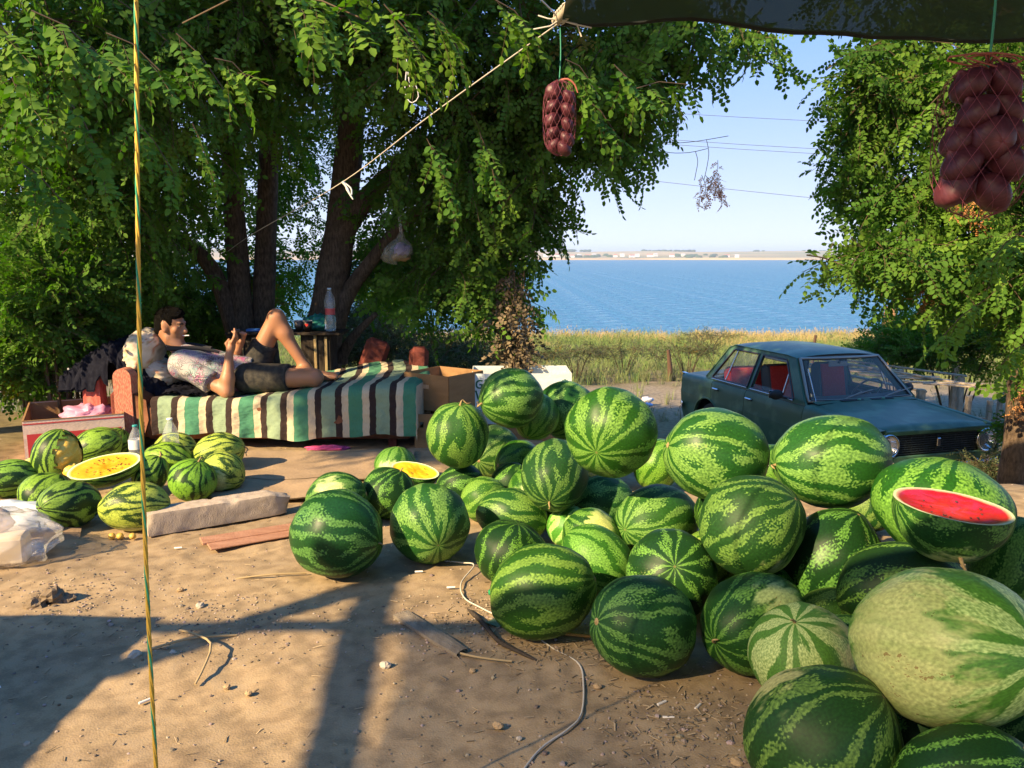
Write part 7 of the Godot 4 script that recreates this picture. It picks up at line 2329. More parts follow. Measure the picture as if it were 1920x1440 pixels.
func make_rope() -> void:
	# twisted yellow rope with a green strand
	var o := thing("rope", "yellow and green twisted rope hanging straight down at left", "rope", Vector3(-0.711, 0, -1.5))
	var path := smooth_path([Vector3(0.0, 0.0, 0), Vector3(0.003, 0.34, 0), Vector3(0.012, 0.75, 0), Vector3(0.03, 1.2, 0), Vector3(0.065, 1.78, 0), Vector3(0.105, 2.4, 0)], 360)
	var yel := mat("rope_yellow", Color(0.62, 0.4, 0.045), 0.6)
	var grn := mat("rope_green", Color(0.03, 0.33, 0.16), 0.6)
	var blk := mat("rope_fleck", Color(0.05, 0.035, 0.02), 0.7)
	for s in 4:
		var st := begin()
		var pts := PackedVector3Array()
		for i in path.size():
			var a := TAU * s / 4.0 + i * 0.29
			pts.append(path[i] + Vector3(cos(a), 0, sin(a)) * 0.0021)
		tube(st, pts, 0.0021, 6)
		part("strand", done(st), grn if s == 1 else yel, o)
	var st2 := begin()
	for i in range(4, path.size() - 6, 5):
		for s in [0, 2, 3]:
			if (i * 7 + s * 3) % 4 != 0:
				continue
			var a: float = TAU * s / 4.0 + i * 0.29
			var e := Vector3(cos(a), 0, sin(a))
			var b2 := a + 0.5
			tube(st2, PackedVector3Array([path[i] + e * 0.0041, path[i + 2] + Vector3(cos(b2), 0, sin(b2)) * 0.0041]), 0.0007, 3)
	part("fleck", done(st2), blk, o)

func onion_mesh(seed_: int) -> ArrayMesh:
	var nz := noisy(seed_, 1.2, 2)
	var st := begin()
	var rows := []
	for i in 22:
		var row := PackedVector3Array()
		var t := i / 21.0
		var th := PI * t
		for j in 29:
			var a := TAU * (j % 28) / 28.0
			var rr := sin(th) * (1.0 + 0.015 * cos(a * 14.0))
			var y := cos(th) * 0.82
			if t < 0.16:
				y += (0.16 - t) * 1.5
				rr = maxf(rr * 0.75, 0.1)
			if t > 0.97:
				y += 0.05
			row.append(Vector3(cos(a) * rr, y, sin(a) * rr) * (1.0 + 0.05 * nz.get_noise_3d(cos(a), y, sin(a))))
		rows.append(row)
	sheet(st, rows)
	return done(st)

func onion_mat(key: String, dark: Color, pale: Color) -> StandardMaterial3D:
	var m := mat(key, Color.WHITE, 0.5)
	var W := 256
	var im := Image.create(W, 128, false, Image.FORMAT_RGB8)
	var nz := noisy(381, 0.05, 3)
	for y in 128:
		for x in W:
			var v := nz.get_noise_2d(x * 3.0, y * 0.5) * 0.5 + 0.5
			var pole := smoothstep(0.8, 0.99, y / 128.0) + smoothstep(0.16, 0.0, y / 128.0)
			im.set_pixel(x, y, dark.lerp(pale, clampf(v * 0.4 + pole * 0.7 * (0.6 + v * 0.6), 0, 1)).linear_to_srgb())
	m.albedo_texture = ImageTexture.create_from_image(im)
	return m

func make_onions() -> void:
	var om := [onion_mesh(1), onion_mesh(2)]
	var red := onion_mat("onion_skin", Color(0.042, 0.004, 0.011), Color(0.2, 0.06, 0.075))
	var cord := mat("green_cord", Color(0.03, 0.24, 0.14), 0.5)
	var r := RandomNumberGenerator.new()
	for q in 2:
		r.seed = 12 + q
		var at: Vector3 = [Vector3(0.2, 1.92, -3.6), Vector3(1.105, 1.615, -2.0)][q]
		var o := thing("onion_braid", ["smaller netted bunch of shiny red onions hanging from the pole end", "large dark bunch of red onions hanging at the right, nearest the camera"][q], "onions", at)
		var spots := [[-0.028, 0.105, 0.01], [0.036, 0.085, 0.0], [-0.03, 0.045, 0.008], [0.033, 0.03, 0.012], [-0.034, -0.01, 0.012], [0.032, -0.028, 0.012], [-0.028, -0.06, 0.006], [0.03, -0.085, 0.0], [-0.02, -0.11, 0.0], [0.018, -0.125, 0.01], [0.0, 0.06, -0.035], [0.0, 0.0, -0.035], [0.0, -0.07, -0.035]] if q == 0 else [[-0.04, 0.125, 0.0], [0.035, 0.13, 0.0], [0.05, 0.07, -0.01], [-0.03, 0.06, 0.025], [0.055, 0.02, 0.0], [0.0, 0.0, 0.042], [-0.055, 0.0, 0.0], [-0.055, -0.055, 0.02], [0.045, -0.05, 0.022], [-0.06, -0.11, 0.005], [0.02, -0.12, 0.02], [-0.01, -0.1, -0.02], [0.0, 0.06, -0.045], [0.01, -0.03, -0.05]]
		var rad := 0.036 if q == 0 else 0.048
		for i in spots.size():
			var on := part("onion", om[i % 2], red, o)
			on.position = Vector3(spots[i][0], spots[i][1], spots[i][2])
			var tilt := r.randf_range(0.7, 1.1) * (1.0 if spots[i][0] > 0 else -1.0)
			on.basis = Basis(Vector3(0, 0, 1), -tilt) * Basis(Vector3.UP, r.randf() * TAU) * Basis().scaled(Vector3(1.0, 0.86, 1.0) * rad * r.randf_range(0.92, 1.08))
			if (q == 1 and i == 5) or (q == 0 and i == 0):
				on.basis = Basis(Vector3.RIGHT, -1.25) * Basis().scaled(Vector3.ONE * rad * (1.05 if q == 1 else 0.95))
		# the net stocking: thin strings wound both ways
		var st := begin()
		var hh := 0.155 if q == 0 else 0.18
		var wr := 0.07 if q == 0 else 0.112
		for s in 16:
			for dirn in [-1.0, 1.0]:
				var pts := PackedVector3Array()
				for i in 19:
					var t := i / 18.0
					var y := lerpf(hh, -hh, t)
					var w := wr * pow(maxf(1.0 - pow(absf(t * 2.0 - 1.0), 3.5), 0.02), 0.5)
					var a: float = TAU * s / 16.0 + dirn * t * 2.2
					pts.append(Vector3(cos(a) * w, y, sin(a) * w * 0.8))
				tube(st, pts, 0.0007, 3, false)
		part("net", done(st), mat("onion_net", Color(0.22, 0.05, 0.08), 0.6), o)
		st = begin()
		tube(st, smooth_path([Vector3(0.0, 0.36 if q == 0 else 0.62, 0), Vector3(0.003, 0.25, 0), Vector3(-0.002, 0.15, 0)], 8), 0.003, 6)
		part("string", done(st), cord, o)
		st = begin()
		tube(st, smooth_path([Vector3(0, 0.15, 0), Vector3(0.03, 0.155, 0.01), Vector3(0.06, 0.135, 0.012), Vector3(0.075, 0.1, 0.012)], 10), [0.006, 0.006, 0.005, 0.005, 0.0045, 0.0045, 0.004, 0.004, 0.003, 0.003], 6)
		if q == 1:
			for k in 6:
				tube(st, smooth_path([Vector3(0, 0.17, 0), Vector3(r.randfn() * 0.03, 0.19, r.randfn() * 0.02), Vector3(r.randfn() * 0.06, 0.18, r.randfn() * 0.02), Vector3(0.05 + r.randfn() * 0.03, 0.15, 0)], 9), 0.0025, 5)
		part("dry_top", done(st), mat("onion_top", Color(0.34, 0.11, 0.08), 0.8), o)

# ================================================================ the parked saloon. Local axes: x to its left, y up, z forward
func car_half(y: float, z: float) -> float:
	# half width of the flanks at a height
	var k := [[0.2, 0.725], [0.3, 0.765], [0.42, 0.792], [0.6, 0.805], [0.64, 0.808], [0.66, 0.802], [0.8, 0.797], [0.87, 0.785], [0.9, 0.768], [0.93, 0.745]]
	var w: float = k[0][1]
	for i in k.size() - 1:
		if y >= k[i][0]:
			w = lerpf(k[i][1], k[i + 1][1], clampf((y - k[i][0]) / (k[i + 1][0] - k[i][0]), 0, 1))
	w -= 0.035 * smoothstep(1.35, 2.0, z) + 0.04 * smoothstep(-1.2, -2.0, z)
	return w

func car_belt(z: float) -> float:
	# height of the shoulder along the car
	if z > 0.85:
		return lerpf(0.905, 0.83, clampf((z - 0.85) / 1.1, 0, 1))
	if z < -1.2:
		return lerpf(0.9, 0.865, clampf((-1.2 - z) / 0.8, 0, 1))
	return 0.9

func car_low(z: float) -> float:
	var y := 0.235
	for w in [1.23, -1.19]:
		var dz: float = z - w
		if absf(dz) < 0.37:
			y = maxf(y, 0.295 + sqrt(0.37 * 0.37 - dz * dz) * 0.98)
	return minf(y, car_belt(z) - 0.05)

# a skin panel of one flank between two stations, shoulder strip included when top > 0
func flank(st: SurfaceTool, s: float, z0: float, z1: float, inset := 0.0, top := 0.0) -> void:
	var rows := []
	var n := maxi(int((z1 - z0) / 0.035), 4)
	for i in n + 1:
		var z := lerpf(z0, z1, i / float(n))
		var row := PackedVector3Array()
		var lo := car_low(z)
		var hi := car_belt(z)
		row.append(Vector3(s * (car_half(lo, z) - inset - 0.02), lo + 0.002, z))
		for j in 15:
			var y := lerpf(lo, hi, j / 14.0)
			row.append(Vector3(s * (car_half(y, z) - inset), y, z))
		if top > 0.0:
			row.append(Vector3(s * (car_half(hi, z) - 0.02 - inset), hi + 0.012, z))
			row.append(Vector3(s * (car_half(hi, z) - 0.05 - inset), hi + 0.018, z))
			row.append(Vector3(s * top, hi + 0.022, z))
			row.append(Vector3(s * top, hi - 0.01, z))
		rows.append(row)
	sheet(st, rows)
	# turned-in edges at both ends
	for e in [0, n]:
		var r: PackedVector3Array = rows[e]
		var r2 := PackedVector3Array()
		for p in r:
			r2.append(p - Vector3(s * 0.018, 0, 0))
		st.set_smooth_group(3)
		sheet(st, [r, r2])
		st.set_smooth_group(0)

func glass_x(y: float) -> float:
	return lerpf(0.745, 0.565, clampf((y - 0.92) / 0.45, 0, 1))

# flat piece of the glasshouse side, given as (z, y) outline, with thickness
func side_piece(st: SurfaceTool, s: float, poly: Array, off := 0.0, thick := 0.03) -> void:
	var p2 := PackedVector2Array()
	for q in poly:
		p2.append(Vector2(q[0], q[1]))
	var idx := Geometry2D.triangulate_polygon(p2)
	var f := func(q: Vector2, d: float) -> Vector3: return Vector3(s * (glass_x(q.y) + off - d), q.y, q.x)
	st.set_smooth_group(-1)
	for i in range(0, idx.size(), 3):
		tri(st, f.call(p2[idx[i]], 0.0), f.call(p2[idx[i + 1]], 0.0), f.call(p2[idx[i + 2]], 0.0))
		if thick > 0:
			tri(st, f.call(p2[idx[i]], thick), f.call(p2[idx[i + 1]], thick), f.call(p2[idx[i + 2]], thick))
	if thick > 0:
		for i in p2.size():
			var j := (i + 1) % p2.size()
			quad(st, f.call(p2[i], 0.0), f.call(p2[j], 0.0), f.call(p2[j], thick), f.call(p2[i], thick))
	st.set_smooth_group(0)

func make_car() -> void:
	var at := Vector3(3.72, 0, -9.95)
	var o := thing("car", "old dark green four-door saloon with red seats parked by the pile", "car", Vector3(at.x, -1.2, at.z), deg_to_rad(16.5))
	var paint := mat("car_paint", Color(0.022, 0.062, 0.042), 0.42)
	paint.metallic_specular = 0.28
	paint.clearcoat_enabled = true
	paint.clearcoat = 0.18
	paint.clearcoat_roughness = 0.25
	# sun-bleached, dusty patches in the enamel
	var W := 256
	var dn := noisy(501, 0.012, 4).get_seamless_image(W, W, false, false, 0.15, true)
	dn.convert(Image.FORMAT_L8)
	var dd := dn.get_data()
	var im := Image.create(W, W, false, Image.FORMAT_RGB8)
	for i in dd.size():
		var v := smoothstep(0.45, 0.85, dd[i] / 255.0)
		im.set_pixel(i % W, i / W, Color(0.048, 0.115, 0.066).lerp(Color(0.1, 0.185, 0.105), v).linear_to_srgb())
	paint.albedo_color = Color.WHITE
	paint.albedo_texture = ImageTexture.create_from_image(im)
	paint.uv1_triplanar = true
	paint.uv1_scale = Vector3.ONE / 1.3
	var dark := mat("car_dark", Color(0.012, 0.013, 0.013), 0.7)
	var rubber := mat("rubber", Color(0.018, 0.017, 0.016), 0.75)
	var chrome := mat("chrome", Color(0.62, 0.62, 0.63), 0.18, 1.0)
	var dull := mat("dull_trim", Color(0.3, 0.27, 0.22), 0.45, 0.3)
	var pane := glass("car_glass", Color(0.2, 0.24, 0.22), 0.3)
	pane.metallic_specular = 0.25
	var red := rough_mat("red_seat", Color(0.6, 0.03, 0.022), Color(0.7, 0.06, 0.04), 0.2, 0.85, 0.4, 502)
	var greyc := mat("seat_grey", Color(0.1, 0.09, 0.08), 0.9)
	var st := begin()
	# inner shell: closes every gap with shade
	for s in [-1.0, 1.0]:
		flank(st, s, -1.95, 1.9, 0.02)
	bx(st, Vector3(0, 0.3, 0.0), Vector3(1.42, 0.06, 3.7))
	bx(st, Vector3(0, 0.6, 0.9), Vector3(1.4, 0.5, 0.04))
	bx(st, Vector3(0, 0.6, -1.15), Vector3(1.36, 0.5, 0.04))
	bx(st, Vector3(0, 0.58, 1.84), Vector3(1.4, 0.42, 0.02))
	bx(st, Vector3(0, 0.6, -1.9), Vector3(1.4, 0.5, 0.02))
	part("inner_shell", done(st), dark, o)
	for s in [-1.0, 1.0]:
		var side: String = "right" if s < 0 else "left"
		for q in [["fender", 0.842, 1.96, 0.655], ["front_door", -0.315, 0.834, 0.0], ["rear_door", -1.11, -0.323, 0.0], ["rear_wing", -1.99, -1.118, 0.6]]:
			st = begin()
			flank(st, s, q[1], q[2], 0.0, q[3])
			part(q[0], done(st), paint, o)
		# crease strips, sill strip
		st = begin()
		var pts := PackedVector3Array()
		for i in 30:
			var z := lerpf(-1.9, 1.9, i / 29.0)
			pts.append(Vector3(s * (car_half(0.645, z) + 0.001), 0.645, z))
		for seg in [[0, 3], [10, 30]]:
			pass
		tube(st, pts.slice(11, 22), 0.004, 5)
		tube(st, pts.slice(0, 3), 0.004, 5)
		part("body_crease", done(st), paint, o)
		part("sill_strip", tube_mesh(PackedVector3Array([Vector3(s * 0.752, 0.27, -0.8), Vector3(s * 0.752, 0.27, 0.84)]), 0.01, 6), chrome, o)
		# glasshouse
		st = begin()
		side_piece(st, s, [[0.84, 0.9], [0.8, 0.935], [0.36, 1.375], [0.19, 1.385], [0.235, 1.34], [0.6, 0.955], [0.6, 0.9]])
		side_piece(st, s, [[0.19, 1.385], [-0.95, 1.385], [-0.9, 1.345], [0.235, 1.34]])
		side_piece(st, s, [[-0.27, 0.9], [-0.27, 1.343], [-0.345, 1.343], [-0.345, 0.9]])
		side_piece(st, s, [[-1.36, 0.9], [-1.05, 1.34], [-0.95, 1.385], [-0.9, 1.345], [-0.93, 1.33], [-1.19, 0.955], [-1.19, 0.9]])
		side_piece(st, s, [[0.6, 0.9], [0.6, 0.935], [-0.27, 0.935], [-0.27, 0.9]])
		side_piece(st, s, [[-0.345, 0.9], [-0.345, 0.935], [-1.19, 0.935], [-1.19, 0.9]])
		part("pillars", done(st), paint, o)
		# window rubbers and chrome beltline
		var xz := func(z: float, y: float, e: float) -> Vector3: return Vector3(s * (glass_x(y) + e), y, z)
		for fr in [[[0.59, 0.94], [0.225, 1.33], [0.19, 1.338], [-0.255, 1.338], [-0.265, 1.33], [-0.265, 0.94], [0.59, 0.94]], [[-0.35, 0.94], [-0.35, 1.335], [-0.36, 1.34], [-0.9, 1.336], [-0.925, 1.325], [-1.18, 0.96], [-1.18, 0.94], [-0.35, 0.94]]]:
			pts = PackedVector3Array()
			for q in fr:
				pts.append(xz.call(q[0], q[1], 0.002))
			part("window_frame", tube_mesh(pts, 0.011, 6), mat("window_rubber", Color(0.03, 0.025, 0.028), 0.5), o)
		part("belt_trim", tube_mesh(PackedVector3Array([xz.call(0.6, 0.928, 0.008), xz.call(-0.27, 0.928, 0.008)]), 0.006, 6), chrome, o)
		part("belt_trim", tube_mesh(PackedVector3Array([xz.call(-0.35, 0.928, 0.008), xz.call(-1.18, 0.928, 0.008)]), 0.006, 6), chrome, o)
		part("drip_rail", tube_mesh(PackedVector3Array([xz.call(0.8, 0.935, 0.004), xz.call(0.37, 1.372, 0.004), xz.call(0.19, 1.392, 0.004), xz.call(-0.93, 1.392, 0.004), xz.call(-1.05, 1.345, 0.004), xz.call(-1.34, 0.93, 0.004)]), 0.008, 6), paint, o)
		# panes: the near front window is wound most of the way down
		st = begin()
		if s < 0:
			side_piece(st, s, [[0.36, 0.945], [-0.26, 0.945], [-0.26, 0.99], [0.36, 0.99]], -0.012, 0.0)
		else:
			side_piece(st, s, [[0.36, 0.945], [-0.26, 0.945], [-0.26, 1.335], [0.215, 1.335], [0.36, 1.19]], -0.012, 0.0)
		part("door_glass", done(st), pane, o)
		st = begin()
		side_piece(st, s, [[0.58, 0.945], [0.375, 0.945], [0.375, 1.17]], -0.012, 0.0)
		part("quarter_glass", done(st), pane, o)
		st = begin()
		side_piece(st, s, [[-0.355, 0.945], [-0.355, 1.335], [-0.86, 1.335], [-0.86, 0.945]], -0.012, 0.0)
		part("door_glass", done(st), pane, o)
		st = begin()
		side_piece(st, s, [[-0.87, 0.945], [-0.87, 1.335], [-0.92, 1.32], [-1.17, 0.965], [-1.17, 0.945]], -0.012, 0.0)
		part("quarter_glass", done(st), pane, o)
		part("window_bar", tube_mesh(PackedVector3Array([xz.call(0.37, 0.94, -0.004), xz.call(0.34, 1.21, -0.004)]), 0.009, 6), chrome, o)
		part("window_bar", tube_mesh(PackedVector3Array([xz.call(-0.865, 0.94, -0.004), xz.call(-0.83, 1.335, -0.004)]), 0.009, 6), chrome, o)
		for z in [-0.2, -0.98]:
			var hnd := part("door_handle", bar_mesh(Vector3(s * 0.81, 0.815, z - 0.07), Vector3(s * 0.81, 0.815, z + 0.07), 0.034, 0.024, 0.01), chrome, o)
			var cup := part("handle_cup", box_mesh(Vector3(0.004, 0.036, 0.13), 0.0015, Vector3(s * 0.7975, 0.808, z)), dark, hnd)
			cup.name = "handle_cup"
		# wheels
		for z in [1.23, -1.19]:
			var wh := begin()
			var wb := Basis(Vector3(0, 0, 1), -PI * 0.5 * s)
			lathe(wh, [Vector2(0.19, 0.07), Vector2(0.25, 0.082), Vector2(0.285, 0.07), Vector2(0.295, 0.03), Vector2(0.295, -0.03), Vector2(0.285, -0.07), Vector2(0.25, -0.082), Vector2(0.19, -0.07)], 36, Vector3(s * 0.66, 0.295, z), wb)
			var ty := part("tyre", done(wh), rubber, o)
			wh = begin()
			lathe(wh, [Vector2(0.0001, 0.045), Vector2(0.055, 0.045), Vector2(0.06, 0.02), Vector2(0.13, 0.03), Vector2(0.17, 0.045), Vector2(0.192, 0.07), Vector2(0.192, -0.05)], 30, Vector3(s * 0.66, 0.295, z), wb)
			part("rim", done(wh), mat("steel_rim", Color(0.3, 0.3, 0.3), 0.4, 0.7), ty)
			wh = begin()
			tube(wh, PackedVector3Array([Vector3(s * 0.4, 0.295, z), Vector3(s * 0.52, 0.295, z)]), 0.36, 24)
			part("wheel_well", done(wh), dark, o)
			# rolled arch lip
			var lip := PackedVector3Array()
			for i in 25:
				var a := lerpf(0.02, PI - 0.02, i / 24.0)
				var y := 0.295 + sin(a) * 0.37 * 0.98
				lip.append(Vector3(s * (car_half(y, z) + 0.002), y, z + cos(a) * 0.37))
			part("arch_lip", tube_mesh(lip, 0.012, 6), paint, o)
		# mirror
		var mr := part("mirror", lump_mesh(510, Vector3(0.085, 0.058, 0.05), 0.05, 1.0, 16, 12), dark, o)
		mr.position = Vector3(s * 0.9, 0.985, 0.5)
		part("stalk", tube_mesh(PackedVector3Array([Vector3(-s * 0.14, -0.05, 0.0), Vector3(-s * 0.03, -0.02, 0.0)]), 0.014, 6), dark, mr)
		part("mirror_glass", box_mesh(Vector3(0.13, 0.085, 0.004), 0.001, Vector3(0, 0, -0.048)), chrome, mr)
	# roof
	var rows := []
	for i in 25:
		var t := i / 24.0
		var z := lerpf(0.37, -1.05, t)
		var row := PackedVector3Array()
		for j in 25:
			var u := j / 24.0 * 2.0 - 1.0
			var edge := lerpf(1.375, 1.35, smoothstep(0.75, 1.0, t))
			var crown_h := 0.062 * (1.0 - pow(absf(u), 2.6)) * (0.5 + 0.5 * pow(sin(PI * clampf(t * 0.9 + 0.08, 0, 1)), 0.6))
			var front := -0.02 * pow(maxf(0.0, 1.0 - t * 6.0), 2.0)
			row.append(Vector3(u * (glass_x(1.385) + 0.006), edge + 0.014 + crown_h + front, z + 0.045 * (1.0 - u * u) * (1.0 - t) - 0.05 * (1.0 - u * u) * t))
		rows.append(row)
	st = begin()
	sheet(st, rows)
	part("roof", done(st), paint, o)
	var lining := []
	for r in rows:
		var r2 := PackedVector3Array()
		for p in r:
			r2.append(p - Vector3(0, 0.03, 0))
		lining.append(r2)
	st = begin()
	sheet(st, lining)
	part("headliner", done(st), mat("headliner", Color(0.3, 0.27, 0.22), 0.9), o)
	# windscreens
	for e in 2:
		var zb: float = [0.8, -1.36][e]
		var zt: float = [0.4, -1.07][e]
		var yt: float = [1.37, 1.345][e]
		var bow: float = [0.06, -0.06][e]
		rows = []
		for i in 9:
			var t := i / 8.0
			var row := PackedVector3Array()
			for j in 17:
				var u := j / 16.0 * 2.0 - 1.0
				row.append(Vector3(u * lerpf(0.69, 0.535, t), lerpf(0.945, yt, t), lerpf(zb, zt, t) + bow * (1.0 - u * u)))
			rows.append(row)
		st = begin()
		sheet(st, rows)
		part("windscreen" if e == 0 else "rear_window", done(st), pane, o)
		var loop := PackedVector3Array()
		for j in range(0, 17):
			loop.append(rows[8][j])
		for i in range(7, -1, -1):
			loop.append(rows[i][16])
		for j in range(15, -1, -1):
			loop.append(rows[0][j])
		for i in range(1, 9):
			loop.append(rows[i][0])
		part("screen_surround", tube_mesh(loop, 0.019, 7), dull, o)
		var inl := PackedVector3Array()
		for p in loop:
			inl.append(Vector3(p.x * 0.965, lerpf(p.y, 1.15, 0.035), p.z + (0.012 if e == 0 else -0.012)))
		part("screen_rubber", tube_mesh(inl, 0.01, 6), rubber, o)
	# bonnet
	rows = []
	for i in 25:
		var t := i / 24.0
		var z := lerpf(0.93, 1.975, t)
		var row := PackedVector3Array()
		for j in 25:
			var u := j / 24.0 * 2.0 - 1.0
			var y := car_belt(z) + 0.02 + 0.03 * (1.0 - pow(absf(u), 2.5)) - 0.05 * pow(maxf(0.0, (t - 0.9) / 0.1), 2.0)
			y += 0.006 * smoothstep(0.1, 0.0, absf(absf(u) - 0.62))
			row.append(Vector3(u * lerpf(0.648, 0.64, t), y, z - 0.02 * u * u * t))
		rows.append(row)
	st = begin()
	sheet(st, rows)
	st.set_smooth_group(2)
	for e in [0, 24]:
		var ed := PackedVector3Array()
		for p in rows[e]:
			ed.append(p - Vector3(0, 0.02, 0))
		sheet(st, [rows[e], ed])
	part("bonnet", done(st), paint, o)
	# scuttle with vent grilles, nozzles and wipers
	rows = []
	for i in 5:
		var row := PackedVector3Array()
		for j in 17:
			var u := j / 16.0 * 2.0 - 1.0
			row.append(Vector3(u * 0.66, 0.93 + 0.02 * (1.0 - u * u) + 0.004 * i, lerpf(0.925, 0.79, i / 4.0) + 0.05 * (1.0 - u * u) * i / 4.0))
		rows.append(row)
	st = begin()
	sheet(st, rows)
	part("scuttle", done(st), paint, o)
	for x in [-0.2, 0.2]:
		part("vent", box_mesh(Vector3(0.3, 0.006, 0.045), 0.002, Vector3(x, 0.9555, 0.9), Basis(Vector3.RIGHT, 0.1)), dark, o)
	for x in [-0.16, 0.16]:
		st = begin()
		lathe(st, [Vector2(0.0001, 0.016), Vector2(0.014, 0.014), Vector2(0.02, 0.0)], 10, Vector3(x, 0.968, 0.97))
		part("washer_nozzle", done(st), mat("nozzle", Color(0.1, 0.28, 0.16), 0.5), o)
	for x in [-0.28, 0.25]:
		st = begin()
		tube(st, PackedVector3Array([Vector3(x, 0.965, 0.87), Vector3(x + 0.14, 1.0, 0.855), Vector3(x + 0.27, 1.03, 0.82)]), 0.006, 5)
		tube(st, PackedVector3Array([Vector3(x + 0.06, 0.985, 0.865), Vector3(x + 0.44, 1.04, 0.79)]), 0.007, 5)
		part("wiper", done(st), mat("wiper_steel", Color(0.25, 0.23, 0.2), 0.4, 0.6), o)
	part("aerial", tube_mesh(PackedVector3Array([Vector3(-0.62, 0.93, 0.84), Vector3(-0.585, 1.28, 0.62)]), 0.006, 6), chrome, o)
	# boot lid and rear deck
	rows = []
	for i in 17:
		var t := i / 16.0
		var z := lerpf(-1.33, -1.99, t)
		var row := PackedVector3Array()
		for j in 17:
			var u := j / 16.0 * 2.0 - 1.0
			row.append(Vector3(u * 0.615, car_belt(z) + 0.022 + 0.02 * (1.0 - u * u), z - 0.02 * (1.0 - u * u) * t))
		rows.append(row)
	st = begin()
	sheet(st, rows)
	part("boot_lid", done(st), paint, o)
	st = begin()
	rows = []
	for i in 7:
		var y := lerpf(0.33, 0.885, i / 6.0)
		var row := PackedVector3Array()
		for j in 13:
			var u := j / 12.0 * 2.0 - 1.0
			row.append(Vector3(u * (car_half(y, -1.99) - 0.0), y, -1.99 - 0.02 * (1.0 - u * u)))
		rows.append(row)
	sheet(st, rows)
	part("tail_panel", done(st), paint, o)
	for s in [-1.0, 1.0]:
		var fin := part("tail_fin_trim", bar_mesh(Vector3(s * 0.7, 0.885, -1.94), Vector3(s * 0.7, 0.893, -2.05), 0.05, 0.012, 0.004), chrome, o)
		fin.set_meta("kind_note", "")
		fin.remove_meta("kind_note")
		part("tail_lamp", box_mesh(Vector3(0.12, 0.14, 0.02), 0.006, Vector3(s * 0.62, 0.66, -2.012)), mat("tail_red", Color(0.3, 0.02, 0.02), 0.2), o)
	# nose: frame round a black grille, round lamps
	st = begin()
	bx(st, Vector3(0, 0.815, 1.955), Vector3(1.3, 0.05, 0.03), Basis(), 0.008)
	bx(st, Vector3(0, 0.535, 1.955), Vector3(1.44, 0.09, 0.03), Basis(), 0.008)
	part("front_panel", done(st), paint, o)
	part("front_valance", box_mesh(Vector3(1.4, 0.12, 0.03), 0.01, Vector3(0, 0.4, 1.93)), paint, o)
	for x in [-0.45, -0.2, 0.12, 0.4]:
		part("valance_slot", box_mesh(Vector3(0.17, 0.028, 0.006), 0.001, Vector3(x, 0.455, 1.9465)), dark, o)
	part("grille_back", box_mesh(Vector3(1.42, 0.22, 0.012), 0.0, Vector3(0, 0.685, 1.91)), dark, o)
	var bar_m := mat("grille_bar", Color(0.02, 0.028, 0.026), 0.45)
	for i in 9:
		part("grille_bar", box_mesh(Vector3(0.98, 0.007, 0.02), 0.002, Vector3(0, 0.597 + i * 0.0225, 1.945)), bar_m, o)
	for i in 13:
		part("grille_rib", box_mesh(Vector3(0.006, 0.196, 0.014), 0.001, Vector3(-0.46 + i * 0.0767, 0.687, 1.938)), bar_m, o)
	var bg := part("badge", box_mesh(Vector3(0.045, 0.085, 0.012), 0.006, Vector3(0, 0.7, 1.966)), chrome, o)
	part("badge_field", box_mesh(Vector3(0.03, 0.066, 0.002), 0.0, Vector3(0, 0.7, 1.9732)), mat("badge_red", Color(0.08, 0.07, 0.07), 0.4), bg)
	for s in [-1.0, 1.0]:
		var lc := Vector3(s * 0.605, 0.685, 1.93)
		var lb := Basis(Vector3.RIGHT, PI * 0.5)
		st = begin()
		lathe(st, [Vector2(0.1, -0.06), Vector2(0.122, -0.03), Vector2(0.13, 0.03), Vector2(0.124, 0.047), Vector2(0.108, 0.05), Vector2(0.1, 0.036)], 36, lc, lb)
		var hl := part("headlight", done(st), chrome, o)
		st = begin()
		lathe(st, [Vector2(0.0001, -0.05), Vector2(0.05, -0.035), Vector2(0.08, -0.005), Vector2(0.102, 0.036)], 30, lc, lb)
		part("reflector", done(st), mat("reflector", Color(0.85, 0.86, 0.88), 0.12, 1.0), hl)
		st = begin()
		lathe(st, [Vector2(0.0001, 0.062), Vector2(0.04, 0.058), Vector2(0.075, 0.047), Vector2(0.101, 0.034)], 30, lc, lb)
		part("lens", done(st), glass("lamp_glass", Color(0.85, 0.9, 0.95), 0.2), hl)
		st = begin()
		bx(st, lc + Vector3(0, 0, -0.03), Vector3(0.27, 0.262, 0.03), Basis(), 0.006)
		part("lamp_surround", done(st), mat("lamp_surround", Color(0.02, 0.05, 0.035), 0.4), o)
		part("turn_lamp", box_mesh(Vector3(0.13, 0.055, 0.05), 0.01, Vector3(s * 0.6, 0.5, 1.965)), mat("turn_cream", Color(0.62, 0.5, 0.25), 0.3), o)
	# bumpers
	for e in 2:
		var f: float = [1.0, -1.0][e]
		rows = []
		var zc: float = [2.03, -2.06][e]
		for j in 33:
			var u := j / 32.0 * 2.0 - 1.0
			var row := PackedVector3Array()
			var z := zc - f * (0.05 * u * u + 0.16 * pow(maxf(0.0, absf(u) - 0.9) / 0.1, 2.0))
			for q in [[-0.05, -0.02], [-0.045, 0.0], [-0.02, 0.012], [0.0, 0.004], [0.02, 0.012], [0.045, 0.0], [0.05, -0.02]]:
				row.append(Vector3(u * 0.815, 0.445 + q[0], z + f * q[1]))
			rows.append(row)
		st = begin()
		sheet(st, rows)
		var bp := part("front_bumper" if e == 0 else "rear_bumper", done(st), chrome, o)
